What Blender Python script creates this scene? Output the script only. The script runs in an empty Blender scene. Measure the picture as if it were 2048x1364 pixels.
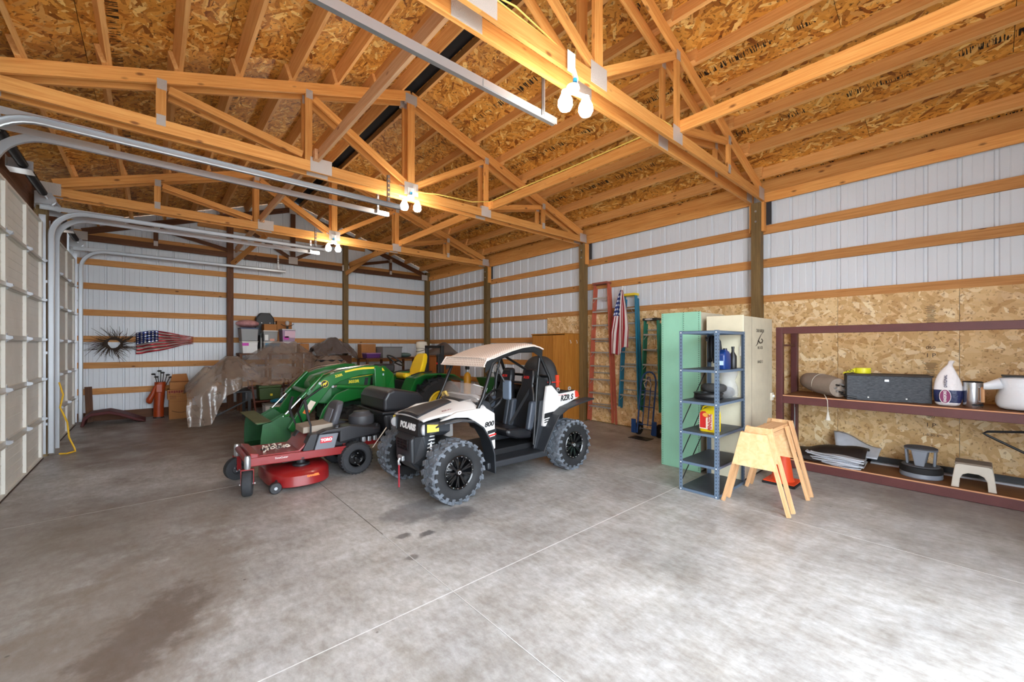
import bpy, bmesh, math, random
from mathutils import Vector, Matrix, Euler
random.seed(7)
PI = math.pi
scene = bpy.context.scene
col = scene.collection

# ------------------------------------------------------------------ camera
cd = bpy.data.cameras.new('camera')
cd.sensor_width = 36.0
cd.lens = 36.0 * 821.0 / 2048.0
cd.shift_y = 10.7 / 2048.0
cd.clip_start = 0.05
cam = bpy.data.objects.new('camera', cd)
col.objects.link(cam)
cam.location = (0, 0, 1.72)
cam.rotation_euler = (PI / 2, 0, -math.radians(41.29))
scene.camera = cam

# ------------------------------------------------------------------ world, exposure
w = bpy.data.worlds.new('sky')
scene.world = w
w.use_nodes = True
nt = w.node_tree
nt.nodes['Background'].inputs['Color'].default_value = (0.82, 0.91, 1.0, 1)
nt.nodes['Background'].inputs['Strength'].default_value = 9.6
vs = scene.view_settings
vs.view_transform = 'Standard'
vs.look = 'None'
vs.gamma = 1.0
vs.use_curve_mapping = False
vs.exposure = 0.46
BULB = 105.0

# ------------------------------------------------------------------ helpers
def norm(a):
    v = Vector(a)
    return v.normalized()

class MB:
    def __init__(s):
        s.v = []
        s.f = []
    def add(s, vs_, fs):
        o = len(s.v)
        s.v += [tuple(p) for p in vs_]
        s.f += [tuple(i + o for i in f) for f in fs]
        return s
    def box(s, x0, x1, y0, y1, z0, z1):
        return s.add([(x0, y0, z0), (x1, y0, z0), (x1, y1, z0), (x0, y1, z0), (x0, y0, z1), (x1, y0, z1), (x1, y1, z1), (x0, y1, z1)],
                     [(0, 3, 2, 1), (4, 5, 6, 7), (0, 1, 5, 4), (1, 2, 6, 5), (2, 3, 7, 6), (3, 0, 4, 7)])
    def bar(s, p0, p1, wd, h, up=(0, 0, 1)):
        p0 = Vector(p0); p1 = Vector(p1)
        d = (p1 - p0).normalized()
        u = Vector(up)
        if abs(d.dot(u.normalized())) > .98:
            u = Vector((1, 0, 0)) if abs(d.x) < .9 else Vector((0, 1, 0))
        sd = d.cross(u).normalized()
        u = sd.cross(d).normalized()
        a = sd * wd / 2
        b = u * h / 2
        vs_ = [p - a - b if k == 0 else p + a - b if k == 1 else p + a + b if k == 2 else p - a + b for p in (p0, p1) for k in range(4)]
        return s.add(vs_, [(3, 2, 1, 0), (4, 5, 6, 7), (0, 1, 5, 4), (1, 2, 6, 5), (2, 3, 7, 6), (3, 0, 4, 7)])
    def loft(s, rings, cap=True, close=False):
        n = len(rings[0])
        vs_ = [p for r in rings for p in r]
        fs = []
        m = len(rings)
        for i in range(m if close else m - 1):
            for j in range(n):
                a = i * n + j
                b = i * n + (j + 1) % n
                i2 = (i + 1) % m
                fs.append((a, b, i2 * n + (j + 1) % n, i2 * n + j))
        if cap and not close:
            fs.append(tuple(range(n - 1, -1, -1)))
            fs.append(tuple(range((m - 1) * n, m * n)))
        return s.add(vs_, fs)
    def tube(s, pts, r, n=8, cap=True, close=False):
        pts = [Vector(p) for p in pts]
        m = len(pts)
        rr = r if isinstance(r, (list, tuple)) else [r] * m
        rings = []
        prev = None
        for i, p in enumerate(pts):
            a = pts[(i - 1) % m] if (i > 0 or close) else pts[i]
            b = pts[(i + 1) % m] if (i < m - 1 or close) else pts[i]
            d = (b - a).normalized()
            if prev is None:
                u = Vector((0, 0, 1)) if abs(d.z) < .9 else Vector((1, 0, 0))
            else:
                u = prev
            sd = d.cross(u)
            if sd.length < 1e-5:
                sd = d.cross(Vector((.3, .8, .5)))
            sd.normalize()
            u = sd.cross(d).normalized()
            prev = u
            rings.append([p + (sd * math.cos(2 * PI * k / n) + u * math.sin(2 * PI * k / n)) * rr[i] for k in range(n)])
        return s.loft(rings, cap, close)
    def lathe(s, prof, c=(0, 0, 0), axis='z', n=24, close=False, cap=False):
        c = Vector(c)
        rings = []
        for r, h in prof:
            ring = []
            for k in range(n):
                a = 2 * PI * k / n
                x, y = r * math.cos(a), r * math.sin(a)
                q = (x, y, h) if axis == 'z' else (h, x, y) if axis == 'x' else (y, h, x)
                ring.append(c + Vector(q))
            rings.append(ring)
        return s.loft(rings, cap, close)
    def prism(s, out, axis, a, b):
        def mk(p, t):
            return (t, p[0], p[1]) if axis == 'x' else (p[0], t, p[1]) if axis == 'y' else (p[0], p[1], t)
        ar = sum(out[i][0] * out[(i + 1) % len(out)][1] - out[(i + 1) % len(out)][0] * out[i][1] for i in range(len(out)))
        if ar < 0:
            out = out[::-1]
        if (axis == 'y') != (b < a):
            out = out[::-1]
        return s.loft([[mk(p, a) for p in out], [mk(p, b) for p in out]])
    def ell(s, c, r, nu=14, nv=8):
        if not isinstance(r, (list, tuple)):
            r = (r, r, r)
        rings = []
        for i in range(1, nv):
            t = PI * i / nv - PI / 2
            rings.append([(c[0] + r[0] * math.cos(t) * math.cos(2 * PI * k / nu), c[1] + r[1] * math.cos(t) * math.sin(2 * PI * k / nu), c[2] + r[2] * math.sin(t)) for k in range(nu)])
        o = len(s.v)
        s.loft(rings, False)
        b0 = len(s.v)
        s.v.append((c[0], c[1], c[2] - r[2])); s.v.append((c[0], c[1], c[2] + r[2]))
        m = (nv - 2) * nu
        for k in range(nu):
            s.f.append((o + (k + 1) % nu, o + k, b0))
            s.f.append((o + m + k, o + m + (k + 1) % nu, b0 + 1))
        return s
    def grid(s, fn, nu, nv):
        vs_ = [fn(i / nu, j / nv) for j in range(nv + 1) for i in range(nu + 1)]
        fs = [(j * (nu + 1) + i, j * (nu + 1) + i + 1, (j + 1) * (nu + 1) + i + 1, (j + 1) * (nu + 1) + i) for j in range(nv) for i in range(nu)]
        return s.add(vs_, fs)
    def xf(s, M, start=0):
        for i in range(start, len(s.v)):
            s.v[i] = tuple(M @ Vector(s.v[i]))
        return s
    def build(s, name, m, parent=None, smooth=None, bevel=0, seg=2, solid=0, sub=0, label=None):
        off = origin(parent)
        if parent is None and s.v:
            xs = [p[0] for p in s.v]; ys = [p[1] for p in s.v]; zs = [p[2] for p in s.v]
            loc = Vector(((min(xs) + max(xs)) / 2, (min(ys) + max(ys)) / 2, min(zs)))
            off = loc
        else:
            loc = Vector((0, 0, 0))
        me = bpy.data.meshes.new(name)
        me.from_pydata([(p[0] - off[0], p[1] - off[1], p[2] - off[2]) for p in s.v], [], s.f)
        me.update()
        bm = bmesh.new(); bm.from_mesh(me)
        bmesh.ops.recalc_face_normals(bm, faces=bm.faces[:])
        bm.to_mesh(me); bm.free()
        if smooth:
            me.shade_smooth()
            me.set_sharp_from_angle(angle=math.radians(smooth if smooth > 1 else 35))
        o = bpy.data.objects.new(name, me)
        o.location = loc
        if m is not None:
            me.materials.append(m)
        col.objects.link(o)
        if parent is not None:
            o.parent = parent
        if solid:
            md = o.modifiers.new('thickness', 'SOLIDIFY'); md.thickness = solid; md.offset = 0
        if bevel:
            md = o.modifiers.new('bevel', 'BEVEL'); md.width = bevel; md.segments = seg; md.limit_method = 'ANGLE'; md.angle_limit = math.radians(40)
            md.harden_normals = False
        if sub:
            md = o.modifiers.new('sub', 'SUBSURF'); md.levels = sub; md.render_levels = sub
        if label:
            o['label'] = label
        return o

def origin(p):
    o = Vector((0, 0, 0))
    while p is not None:
        o += p.location
        p = p.parent
    return o

def tag(o, label, cat, group=None):
    o['label'] = label; o['category'] = cat
    if group:
        o['group'] = group
    return o

def thing(name, label, cat, loc, group=None):
    o = bpy.data.objects.new(name, None)
    o.empty_display_size = .1
    o.location = loc
    col.objects.link(o)
    return tag(o, label, cat, group)

def struct(name, loc=(0, 0, 0)):
    o = bpy.data.objects.new(name, None)
    o.empty_display_size = .1
    o.location = loc
    col.objects.link(o)
    o['kind'] = 'structure'
    return o

def plank(name, p0, p1, wd, h, m, parent, up=(0, 0, 1)):
    """a board with its grain along local x, from p0 to p1; h along up"""
    p0 = Vector(p0); p1 = Vector(p1)
    d = p1 - p0
    L = d.length
    d.normalize()
    u = Vector(up)
    if abs(d.dot(u)) > .98:
        u = Vector((1, 0, 0))
    sd = u.cross(d).normalized()
    u = d.cross(sd).normalized()
    me = bpy.data.meshes.new(name)
    b = MB().box(-L / 2, L / 2, -wd / 2, wd / 2, -h / 2, h / 2)
    me.from_pydata(b.v, [], b.f); me.update()
    me.materials.append(m)
    o = bpy.data.objects.new(name, me)
    o.matrix_local = Matrix(((d.x, sd.x, u.x, 0), (d.y, sd.y, u.y, 0), (d.z, sd.z, u.z, 0), (0, 0, 0, 1)))
    o.location = (p0 + p1) / 2 - origin(parent)
    o.parent = parent
    col.objects.link(o)
    return o

def copy_part(src, name, parent, world_loc=None, rot=None, scale=None):
    o = bpy.data.objects.new(name, src.data)
    col.objects.link(o)
    o.parent = parent
    if world_loc is not None:
        o.location = Vector(world_loc) - origin(parent)
    else:
        o.location = src.location
    o.rotation_euler = rot if rot is not None else src.rotation_euler
    if scale is not None:
        o.scale = scale
    for md in src.modifiers:
        n = o.modifiers.new(md.name, md.type)
        for a in ('width', 'segments', 'limit_method', 'angle_limit', 'thickness', 'offset', 'levels', 'render_levels'):
            if hasattr(md, a):
                setattr(n, a, getattr(md, a))
    return o

def lettering(txt, size, loc, xdir, ydir, m, parent, name='lettering', ext=.0008, sx=1.0, shear=0.0, align='CENTER', bold=0.0, label=None):
    cu = bpy.data.curves.new(name, 'FONT')
    cu.body = txt
    cu.size = size
    cu.align_x = align
    cu.align_y = 'CENTER'
    cu.extrude = ext
    cu.shear = shear
    cu.offset = bold
    cu.resolution_u = 3
    t = bpy.data.objects.new(name, cu)
    me = bpy.data.meshes.new_from_object(t)
    bpy.data.objects.remove(t)
    X = norm(xdir); Y = norm(ydir)
    Z = X.cross(Y).normalized()
    Y = Z.cross(X)
    L = Vector(loc)
    off = origin(parent)
    for v in me.vertices:
        c = v.co
        v.co = L + X * c.x * sx + Y * c.y + Z * c.z - off
    me.materials.clear()
    me.materials.append(m)
    o = bpy.data.objects.new(name, me)
    col.objects.link(o)
    o.parent = parent
    if label:
        o['label'] = label
    return o

# ------------------------------------------------------------------ materials
def srgb(r, g, b):
    f = lambda c: ((c / 255 + .055) / 1.055) ** 2.4 if c / 255 > .04045 else c / 255 / 12.92
    return (f(r), f(g), f(b), 1)

MATS = {}
def mat(name, rgb, rough=.5, metal=0, spec=.5, var=0, vscale=8, bump=0, bscale=60, alpha=1, trans=0, emit=0, stretch=None, coat=0, dirt=None, rvar=0):
    if name in MATS:
        return MATS[name]
    m = bpy.data.materials.new(name)
    m.use_nodes = True
    n = m.node_tree.nodes; l = m.node_tree.links
    p = n['Principled BSDF']
    c = srgb(*rgb)
    p.inputs['Base Color'].default_value = c
    p.inputs['Roughness'].default_value = rough
    p.inputs['Metallic'].default_value = metal
    p.inputs['Specular IOR Level'].default_value = spec
    p.inputs['Alpha'].default_value = alpha
    p.inputs['Transmission Weight'].default_value = trans
    p.inputs['Coat Weight'].default_value = coat
    if emit:
        p.inputs['Emission Color'].default_value = c
        p.inputs['Emission Strength'].default_value = emit
    if var or bump or dirt or rvar:
        tc = n.new('ShaderNodeTexCoord')
        mp = n.new('ShaderNodeMapping')
        l.new(tc.outputs['Object'], mp.inputs['Vector'])
        if stretch:
            mp.inputs['Scale'].default_value = stretch
        oi = n.new('ShaderNodeObjectInfo')
        ml = n.new('ShaderNodeMath'); ml.operation = 'MULTIPLY'; ml.inputs[1].default_value = 37.0
        l.new(oi.outputs['Random'], ml.inputs[0])
        l.new(ml.outputs[0], mp.inputs['Location'])
        if var or rvar:
            nz = n.new('ShaderNodeTexNoise')
            nz.inputs['Scale'].default_value = vscale; nz.inputs['Detail'].default_value = 6; nz.inputs['Roughness'].default_value = .6
            l.new(mp.outputs[0], nz.inputs['Vector'])
        if var:
            rp = n.new('ShaderNodeValToRGB')
            rp.color_ramp.elements[0].position = .3; rp.color_ramp.elements[1].position = .7
            d = dirt and srgb(*dirt) or tuple(max(0, x * (1 - var)) for x in c[:3]) + (1,)
            rp.color_ramp.elements[0].color = d
            rp.color_ramp.elements[1].color = tuple(min(1, x * (1 + var * .35)) for x in c[:3]) + (1,)
            l.new(nz.outputs['Fac'], rp.inputs[0])
            l.new(rp.outputs[0], p.inputs['Base Color'])
        if rvar:
            mr = n.new('ShaderNodeMapRange')
            mr.inputs['To Min'].default_value = max(0.02, rough - rvar); mr.inputs['To Max'].default_value = min(1, rough + rvar)
            mr.inputs['From Min'].default_value = .3; mr.inputs['From Max'].default_value = .7
            l.new(nz.outputs['Fac'], mr.inputs['Value']); l.new(mr.outputs[0], p.inputs['Roughness'])
        if bump:
            nb = n.new('ShaderNodeTexNoise')
            nb.inputs['Scale'].default_value = bscale; nb.inputs['Detail'].default_value = 5
            l.new(mp.outputs[0], nb.inputs['Vector'])
            b = n.new('ShaderNodeBump'); b.inputs['Strength'].default_value = bump; b.inputs['Distance'].default_value = .01
            l.new(nb.outputs['Fac'], b.inputs['Height']); l.new(b.outputs[0], p.inputs['Normal'])
    MATS[name] = m
    return m

def wood(name, a, b, knot, rough=.6, knots=True, scale=1.0):
    """lumber: grain along local x"""
    m = bpy.data.materials.new(name); m.use_nodes = True
    n = m.node_tree.nodes; l = m.node_tree.links; p = n['Principled BSDF']
    tc = n.new('ShaderNodeTexCoord'); oi = n.new('ShaderNodeObjectInfo')
    add = n.new('ShaderNodeVectorMath'); add.operation = 'ADD'
    ml = n.new('ShaderNodeVectorMath'); ml.operation = 'SCALE'; ml.inputs['Scale'].default_value = 53.0
    cb = n.new('ShaderNodeCombineXYZ')
    for k in range(3):
        l.new(oi.outputs['Random'], cb.inputs[k])
    l.new(cb.outputs[0], ml.inputs[0]); l.new(tc.outputs['Object'], add.inputs[0]); l.new(ml.outputs[0], add.inputs[1])
    mp = n.new('ShaderNodeMapping'); mp.inputs['Scale'].default_value = (1.2 * scale, 28 * scale, 28 * scale)
    l.new(add.outputs[0], mp.inputs['Vector'])
    nz = n.new('ShaderNodeTexNoise'); nz.inputs['Scale'].default_value = 1.6; nz.inputs['Detail'].default_value = 7; nz.inputs['Roughness'].default_value = .62; nz.inputs['Distortion'].default_value = .6
    l.new(mp.outputs[0], nz.inputs['Vector'])
    rp = n.new('ShaderNodeValToRGB')
    rp.color_ramp.elements[0].position = .28; rp.color_ramp.elements[0].color = srgb(*b)
    rp.color_ramp.elements[1].position = .68; rp.color_ramp.elements[1].color = srgb(*a)
    l.new(nz.outputs['Fac'], rp.inputs[0])
    # board to board tone
    hs = n.new('ShaderNodeHueSaturation')
    mr = n.new('ShaderNodeMapRange'); mr.inputs['To Min'].default_value = .84; mr.inputs['To Max'].default_value = 1.14
    l.new(oi.outputs['Random'], mr.inputs['Value']); l.new(mr.outputs[0], hs.inputs['Value'])
    l.new(rp.outputs[0], hs.inputs['Color'])
    outc = hs.outputs[0]
    if knots:
        mk = n.new('ShaderNodeMapping'); mk.inputs['Scale'].default_value = (2.6, 6, 6)
        l.new(add.outputs[0], mk.inputs['Vector'])
        vo = n.new('ShaderNodeTexVoronoi'); vo.inputs['Scale'].default_value = 1.0; vo.inputs['Randomness'].default_value = 1
        l.new(mk.outputs[0], vo.inputs['Vector'])
        kr = n.new('ShaderNodeMapRange'); kr.inputs['From Min'].default_value = .06; kr.inputs['From Max'].default_value = .13; kr.inputs['To Min'].default_value = .85; kr.inputs['To Max'].default_value = 0
        l.new(vo.outputs['Distance'], kr.inputs['Value'])
        mx = n.new('ShaderNodeMix'); mx.data_type = 'RGBA'
        l.new(kr.outputs[0], mx.inputs['Factor']); l.new(outc, mx.inputs['A']); mx.inputs['B'].default_value = srgb(*knot)
        outc = mx.outputs['Result']
    l.new(outc, p.inputs['Base Color'])
    p.inputs['Roughness'].default_value = rough
    p.inputs['Specular IOR Level'].default_value = .3
    bp = n.new('ShaderNodeBump'); bp.inputs['Strength'].default_value = .15; bp.inputs['Distance'].default_value = .004
    l.new(nz.outputs['Fac'], bp.inputs['Height']); l.new(bp.outputs[0], p.inputs['Normal'])
    MATS[name] = m
    return m

def osb(name, tones, dark, sl=7.0, sw=42.0, stamp=False, angs=(4, 38, -33, 75, -62), bump=.5):
    m = bpy.data.materials.new(name); m.use_nodes = True
    n = m.node_tree.nodes; l = m.node_tree.links; p = n['Principled BSDF']
    tc = n.new('ShaderNodeTexCoord'); oi = n.new('ShaderNodeObjectInfo')
    cb = n.new('ShaderNodeCombineXYZ')
    ml = n.new('ShaderNodeVectorMath'); ml.operation = 'SCALE'; ml.inputs['Scale'].default_value = 31.0
    for k in range(2):
        l.new(oi.outputs['Random'], cb.inputs[k])
    l.new(cb.outputs[0], ml.inputs[0])
    add = n.new('ShaderNodeVectorMath'); add.operation = 'ADD'
    l.new(tc.outputs['Object'], add.inputs[0]); l.new(ml.outputs[0], add.inputs[1])
    # wobble so that strand outlines are not straight
    wz = n.new('ShaderNodeTexNoise'); wz.inputs['Scale'].default_value = 9; wz.inputs['Detail'].default_value = 2
    l.new(add.outputs[0], wz.inputs['Vector'])
    ws = n.new('ShaderNodeVectorMath'); ws.operation = 'SCALE'; ws.inputs['Scale'].default_value = .05
    l.new(wz.outputs['Color'], ws.inputs[0])
    ad2 = n.new('ShaderNodeVectorMath'); ad2.operation = 'ADD'
    l.new(add.outputs[0], ad2.inputs[0]); l.new(ws.outputs[0], ad2.inputs[1])
    outc = None; outh = None
    for i, a in enumerate(angs):
        rot = n.new('ShaderNodeMapping'); rot.inputs['Rotation'].default_value = (0, 0, math.radians(a)); rot.inputs['Location'].default_value = (i * 3.7, i * 1.9, 0)
        l.new(ad2.outputs[0], rot.inputs['Vector'])
        st = n.new('ShaderNodeMapping'); st.inputs['Scale'].default_value = (sl * (1 + .15 * i), sw * (1 - .08 * i), 0)
        l.new(rot.outputs[0], st.inputs['Vector'])
        vo = n.new('ShaderNodeTexVoronoi'); vo.voronoi_dimensions = '2D'; vo.inputs['Scale'].default_value = 1
        l.new(st.outputs[0], vo.inputs['Vector'])
        sp = n.new('ShaderNodeSeparateColor'); l.new(vo.outputs['Color'], sp.inputs[0])
        rp = n.new('ShaderNodeValToRGB'); cr = rp.color_ramp
        while len(cr.elements) < len(tones):
            cr.elements.new(.5)
        for k, t in enumerate(tones):
            cr.elements[k].position = k / (len(tones) - 1); cr.elements[k].color = srgb(*t)
        l.new(sp.outputs[0], rp.inputs[0])
        if outc is None:
            outc = rp.outputs[0]; outh = sp.outputs[1]
        else:
            gt = n.new('ShaderNodeMath'); gt.operation = 'GREATER_THAN'; gt.inputs[1].default_value = .55 + .05 * i
            l.new(sp.outputs[1], gt.inputs[0])
            mx = n.new('ShaderNodeMix'); mx.data_type = 'RGBA'
            l.new(gt.outputs[0], mx.inputs['Factor']); l.new(outc, mx.inputs['A']); l.new(rp.outputs[0], mx.inputs['B'])
            outc = mx.outputs['Result']
            mh = n.new('ShaderNodeMix'); mh.data_type = 'FLOAT'
            l.new(gt.outputs[0], mh.inputs['Factor']); l.new(outh, mh.inputs['A']); l.new(sp.outputs[1], mh.inputs['B'])
            outh = mh.outputs['Result']
    # fine fibre
    fz = n.new('ShaderNodeTexNoise'); fz.inputs['Scale'].default_value = 30; fz.inputs['Detail'].default_value = 5
    l.new(ad2.outputs[0], fz.inputs['Vector'])
    fr = n.new('ShaderNodeMapRange'); fr.inputs['From Min'].default_value = .57; fr.inputs['From Max'].default_value = .70; fr.inputs['To Max'].default_value = .9
    l.new(fz.outputs['Fac'], fr.inputs['Value'])
    mx = n.new('ShaderNodeMix'); mx.data_type = 'RGBA'
    l.new(fr.outputs[0], mx.inputs['Factor']); l.new(outc, mx.inputs['A']); mx.inputs['B'].default_value = srgb(*dark)
    outc = mx.outputs['Result']
    if stamp:
        # printed nailing ticks: a band across the sheet, black dashes
        sx = n.new('ShaderNodeSeparateXYZ'); l.new(tc.outputs['Object'], sx.inputs[0])
        bd = n.new('ShaderNodeMath'); bd.operation = 'ADD'; bd.inputs[1].default_value = stamp
        l.new(sx.outputs[1], bd.inputs[0])
        ab = n.new('ShaderNodeMath'); ab.operation = 'ABSOLUTE'; l.new(bd.outputs[0], ab.inputs[0])
        lt = n.new('ShaderNodeMath'); lt.operation = 'LESS_THAN'; lt.inputs[1].default_value = .045; l.new(ab.outputs[0], lt.inputs[0])
        tk = n.new('ShaderNodeMapping'); tk.inputs['Scale'].default_value = (70, 5, 0); l.new(add.outputs[0], tk.inputs['Vector'])
        tn = n.new('ShaderNodeTexNoise'); tn.inputs['Scale'].default_value = 1; tn.inputs['Detail'].default_value = 1; l.new(tk.outputs[0], tn.inputs['Vector'])
        tg = n.new('ShaderNodeMath'); tg.operation = 'GREATER_THAN'; tg.inputs[1].default_value = .54; l.new(tn.outputs['Fac'], tg.inputs[0])
        ln = n.new('ShaderNodeTexNoise'); ln.inputs['Scale'].default_value = 2.2; l.new(add.outputs[0], ln.inputs['Vector'])
        lg = n.new('ShaderNodeMath'); lg.operation = 'GREATER_THAN'; lg.inputs[1].default_value = .47; l.new(ln.outputs['Fac'], lg.inputs[0])
        m1 = n.new('ShaderNodeMath'); m1.operation = 'MULTIPLY'; l.new(lt.outputs[0], m1.inputs[0]); l.new(tg.outputs[0], m1.inputs[1])
        m2 = n.new('ShaderNodeMath'); m2.operation = 'MULTIPLY'; l.new(m1.outputs[0], m2.inputs[0]); l.new(lg.outputs[0], m2.inputs[1])
        mx = n.new('ShaderNodeMix'); mx.data_type = 'RGBA'
        l.new(m2.outputs[0], mx.inputs['Factor']); l.new(outc, mx.inputs['A']); mx.inputs['B'].default_value = srgb(28, 22, 18)
        outc = mx.outputs['Result']
    l.new(outc, p.inputs['Base Color'])
    p.inputs['Roughness'].default_value = .55
    p.inputs['Specular IOR Level'].default_value = .35
    bp = n.new('ShaderNodeBump'); bp.inputs['Strength'].default_value = bump; bp.inputs['Distance'].default_value = .004
    l.new(outh, bp.inputs['Height']); l.new(bp.outputs[0], p.inputs['Normal'])
    MATS[name] = m
    return m
# ------------------------------------------------------------------ shared materials
W_TRUSS = wood('truss_lumber', (236, 174, 100), (210, 136, 64), (118, 66, 32))
W_GIRT = wood('girt_lumber', (210, 152, 90), (176, 116, 60), (84, 46, 22))
W_PURLIN = wood('purlin_lumber', (238, 184, 116), (214, 148, 82), (120, 66, 30))
W_BRACE = wood('brace_lumber', (228, 184, 140), (204, 150, 106), (150, 90, 60))
W_POST = wood('treated_post', (138, 112, 72), (98, 78, 46), (60, 46, 28))
W_DARK = wood('dark_lumber', (112, 70, 42), (74, 44, 26), (46, 28, 18))
OSB_ROOF = osb('osb_roof', [(136, 76, 24), (212, 144, 58), (230, 166, 76), (186, 116, 42), (252, 210, 128)], (70, 38, 14), 5.0, 34.0, stamp=.36, angs=(3, 24, -20, 52, -48), bump=.5)
OSB_WALL = osb('osb_wall', [(198, 154, 98), (222, 184, 128), (236, 204, 152), (208, 166, 110), (250, 228, 186)], (150, 106, 60), 6.0, 25.0, angs=(90, 50, -40, 10, 130))  # paler than the roof OSB: difference in lighting put into the colour
SHEET = mat('white_steel_sheet', (220, 225, 231), .38, 0, .5, var=.025, vscale=1.5, stretch=(4, 4, .3))
PLATE = mat('galvanised_plate', (204, 196, 190), .5, .35, .5, bump=.8, bscale=160)
GALV = mat('galvanised_steel', (178, 180, 183), .34, .7)
BLACK = mat('black_felt', (16, 16, 20), .8)
DOORM = mat('door_cream_steel', (226, 223, 214), .45, 0, .5, var=.08, vscale=3)

XR, YB = 7.66, 13.40
BAYS = (-1.22, 2.44, 6.10, 9.76)
RX, EAVE, SL = 3.12, 4.30, 1 / 3.0           # ridge x, top-chord height at the wall, pitch
XL = -1.38
def roofz(x):
    return EAVE + (RX - XL - abs(x - RX)) * SL
CS = math.cos(math.atan(SL)); SN = math.sin(math.atan(SL))

# ------------------------------------------------------------------ floor
def floor_mat():
    m = bpy.data.materials.new('concrete'); m.use_nodes = True
    n = m.node_tree.nodes; l = m.node_tree.links; p = n['Principled BSDF']
    ge = n.new('ShaderNodeNewGeometry')
    def noise(sc, det=6, ro=.6, stretch=(1, 1, 1), rot=0):
        mp = n.new('ShaderNodeMapping'); mp.inputs['Scale'].default_value = stretch; mp.inputs['Rotation'].default_value = (0, 0, rot)
        l.new(ge.outputs['Position'], mp.inputs['Vector'])
        z = n.new('ShaderNodeTexNoise'); z.inputs['Scale'].default_value = sc; z.inputs['Detail'].default_value = det; z.inputs['Roughness'].default_value = ro
        l.new(mp.outputs[0], z.inputs['Vector'])
        return z.outputs['Fac']
    def ramp(fac, a, b, ca, cb):
        r = n.new('ShaderNodeValToRGB'); r.color_ramp.elements[0].position = a; r.color_ramp.elements[1].position = b
        r.color_ramp.elements[0].color = ca; r.color_ramp.elements[1].color = cb
        l.new(fac, r.inputs[0]); return r.outputs[0]
    def mix(f, a, b, fv=None, mode='MIX'):
        x = n.new('ShaderNodeMix'); x.data_type = 'RGBA'; x.blend_type = mode
        if f is None: x.inputs['Factor'].default_value = fv
        else: l.new(f, x.inputs['Factor'])
        for s, q in (('A', a), ('B', b)):
            if isinstance(q, tuple): x.inputs[s].default_value = q
            else: l.new(q, x.inputs[s])
        return x.outputs['Result']
    base = ramp(noise(.9, 8, .62, (1, 1, 1)), .34, .66, srgb(176, 176, 177), srgb(216, 218, 220))
    blot = ramp(noise(2.6, 9, .68, (1.5, .7, 1), .7), .42, .66, (1, 1, 1, 1), srgb(212, 206, 196))
    c = mix(None, base, blot, .6, 'MULTIPLY')
    trow = ramp(noise(6, 8, .7, (.35, 1.6, 1), .5), .35, .7, srgb(226, 222, 216), (1, 1, 1, 1))
    c = mix(None, c, trow, .7, 'MULTIPLY')
    fine = ramp(noise(17, 8, .72, (1.2, .6, 1), .6), .36, .64, srgb(206, 202, 196), (1, 1, 1, 1))
    c = mix(None, c, fine, .8, 'MULTIPLY')
    mid = ramp(noise(4.2, 9, .7, (.7, 1.3, 1), .9), .38, .62, srgb(218, 212, 206), (1, 1, 1, 1))
    c = mix(None, c, mid, .45, 'MULTIPLY')
    # oil and dirt, plus shade and wood reflection painted in at left and back
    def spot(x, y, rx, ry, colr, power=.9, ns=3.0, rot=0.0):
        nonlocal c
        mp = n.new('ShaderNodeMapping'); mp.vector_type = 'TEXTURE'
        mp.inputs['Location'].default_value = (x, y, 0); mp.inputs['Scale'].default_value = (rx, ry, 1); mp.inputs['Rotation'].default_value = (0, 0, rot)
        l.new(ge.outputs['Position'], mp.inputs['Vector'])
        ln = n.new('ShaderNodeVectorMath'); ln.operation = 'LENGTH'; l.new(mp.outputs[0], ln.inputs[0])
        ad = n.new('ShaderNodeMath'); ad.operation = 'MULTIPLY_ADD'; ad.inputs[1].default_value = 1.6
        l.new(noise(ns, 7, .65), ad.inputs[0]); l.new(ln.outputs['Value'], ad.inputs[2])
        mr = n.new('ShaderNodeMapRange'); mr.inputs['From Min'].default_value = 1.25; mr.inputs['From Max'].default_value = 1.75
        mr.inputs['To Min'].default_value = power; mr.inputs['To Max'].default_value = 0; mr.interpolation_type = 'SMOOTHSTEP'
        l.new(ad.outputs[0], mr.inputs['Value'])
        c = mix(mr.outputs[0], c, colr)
    spot(-.1, 3.5, .8, 2.0, srgb(118, 104, 92), .6, 4.0, -.35)  # front left: stain with shade painted in
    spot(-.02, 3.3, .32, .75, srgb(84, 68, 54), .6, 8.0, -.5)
    spot(-.9, 5.2, .9, 2.6, srgb(122, 108, 94), .5, 2.5, .1)  # left floor: dimmer light and wood reflection painted in
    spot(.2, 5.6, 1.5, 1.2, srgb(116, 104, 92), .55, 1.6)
    spot(1.2, 10.2, 3.6, 3.6, srgb(108, 90, 74), .8, 1.2)  # back floor: dirt brown with wood reflection painted in
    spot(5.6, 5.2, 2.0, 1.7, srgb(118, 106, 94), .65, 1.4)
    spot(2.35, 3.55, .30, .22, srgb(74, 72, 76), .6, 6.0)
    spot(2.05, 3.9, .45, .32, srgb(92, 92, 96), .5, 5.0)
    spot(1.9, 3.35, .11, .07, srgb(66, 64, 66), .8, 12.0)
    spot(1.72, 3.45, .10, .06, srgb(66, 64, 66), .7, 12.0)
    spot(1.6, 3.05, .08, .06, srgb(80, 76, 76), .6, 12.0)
    spot(3.3, 4.4, 1.1, .7, srgb(104, 102, 104), .5, 2.2)  # darker patch under the buggy
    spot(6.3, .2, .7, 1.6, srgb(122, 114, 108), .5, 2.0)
    # small specks
    mp = n.new('ShaderNodeMapping'); l.new(ge.outputs['Position'], mp.inputs['Vector'])
    vo = n.new('ShaderNodeTexVoronoi'); vo.inputs['Scale'].default_value = 2.6; l.new(mp.outputs[0], vo.inputs['Vector'])
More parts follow.
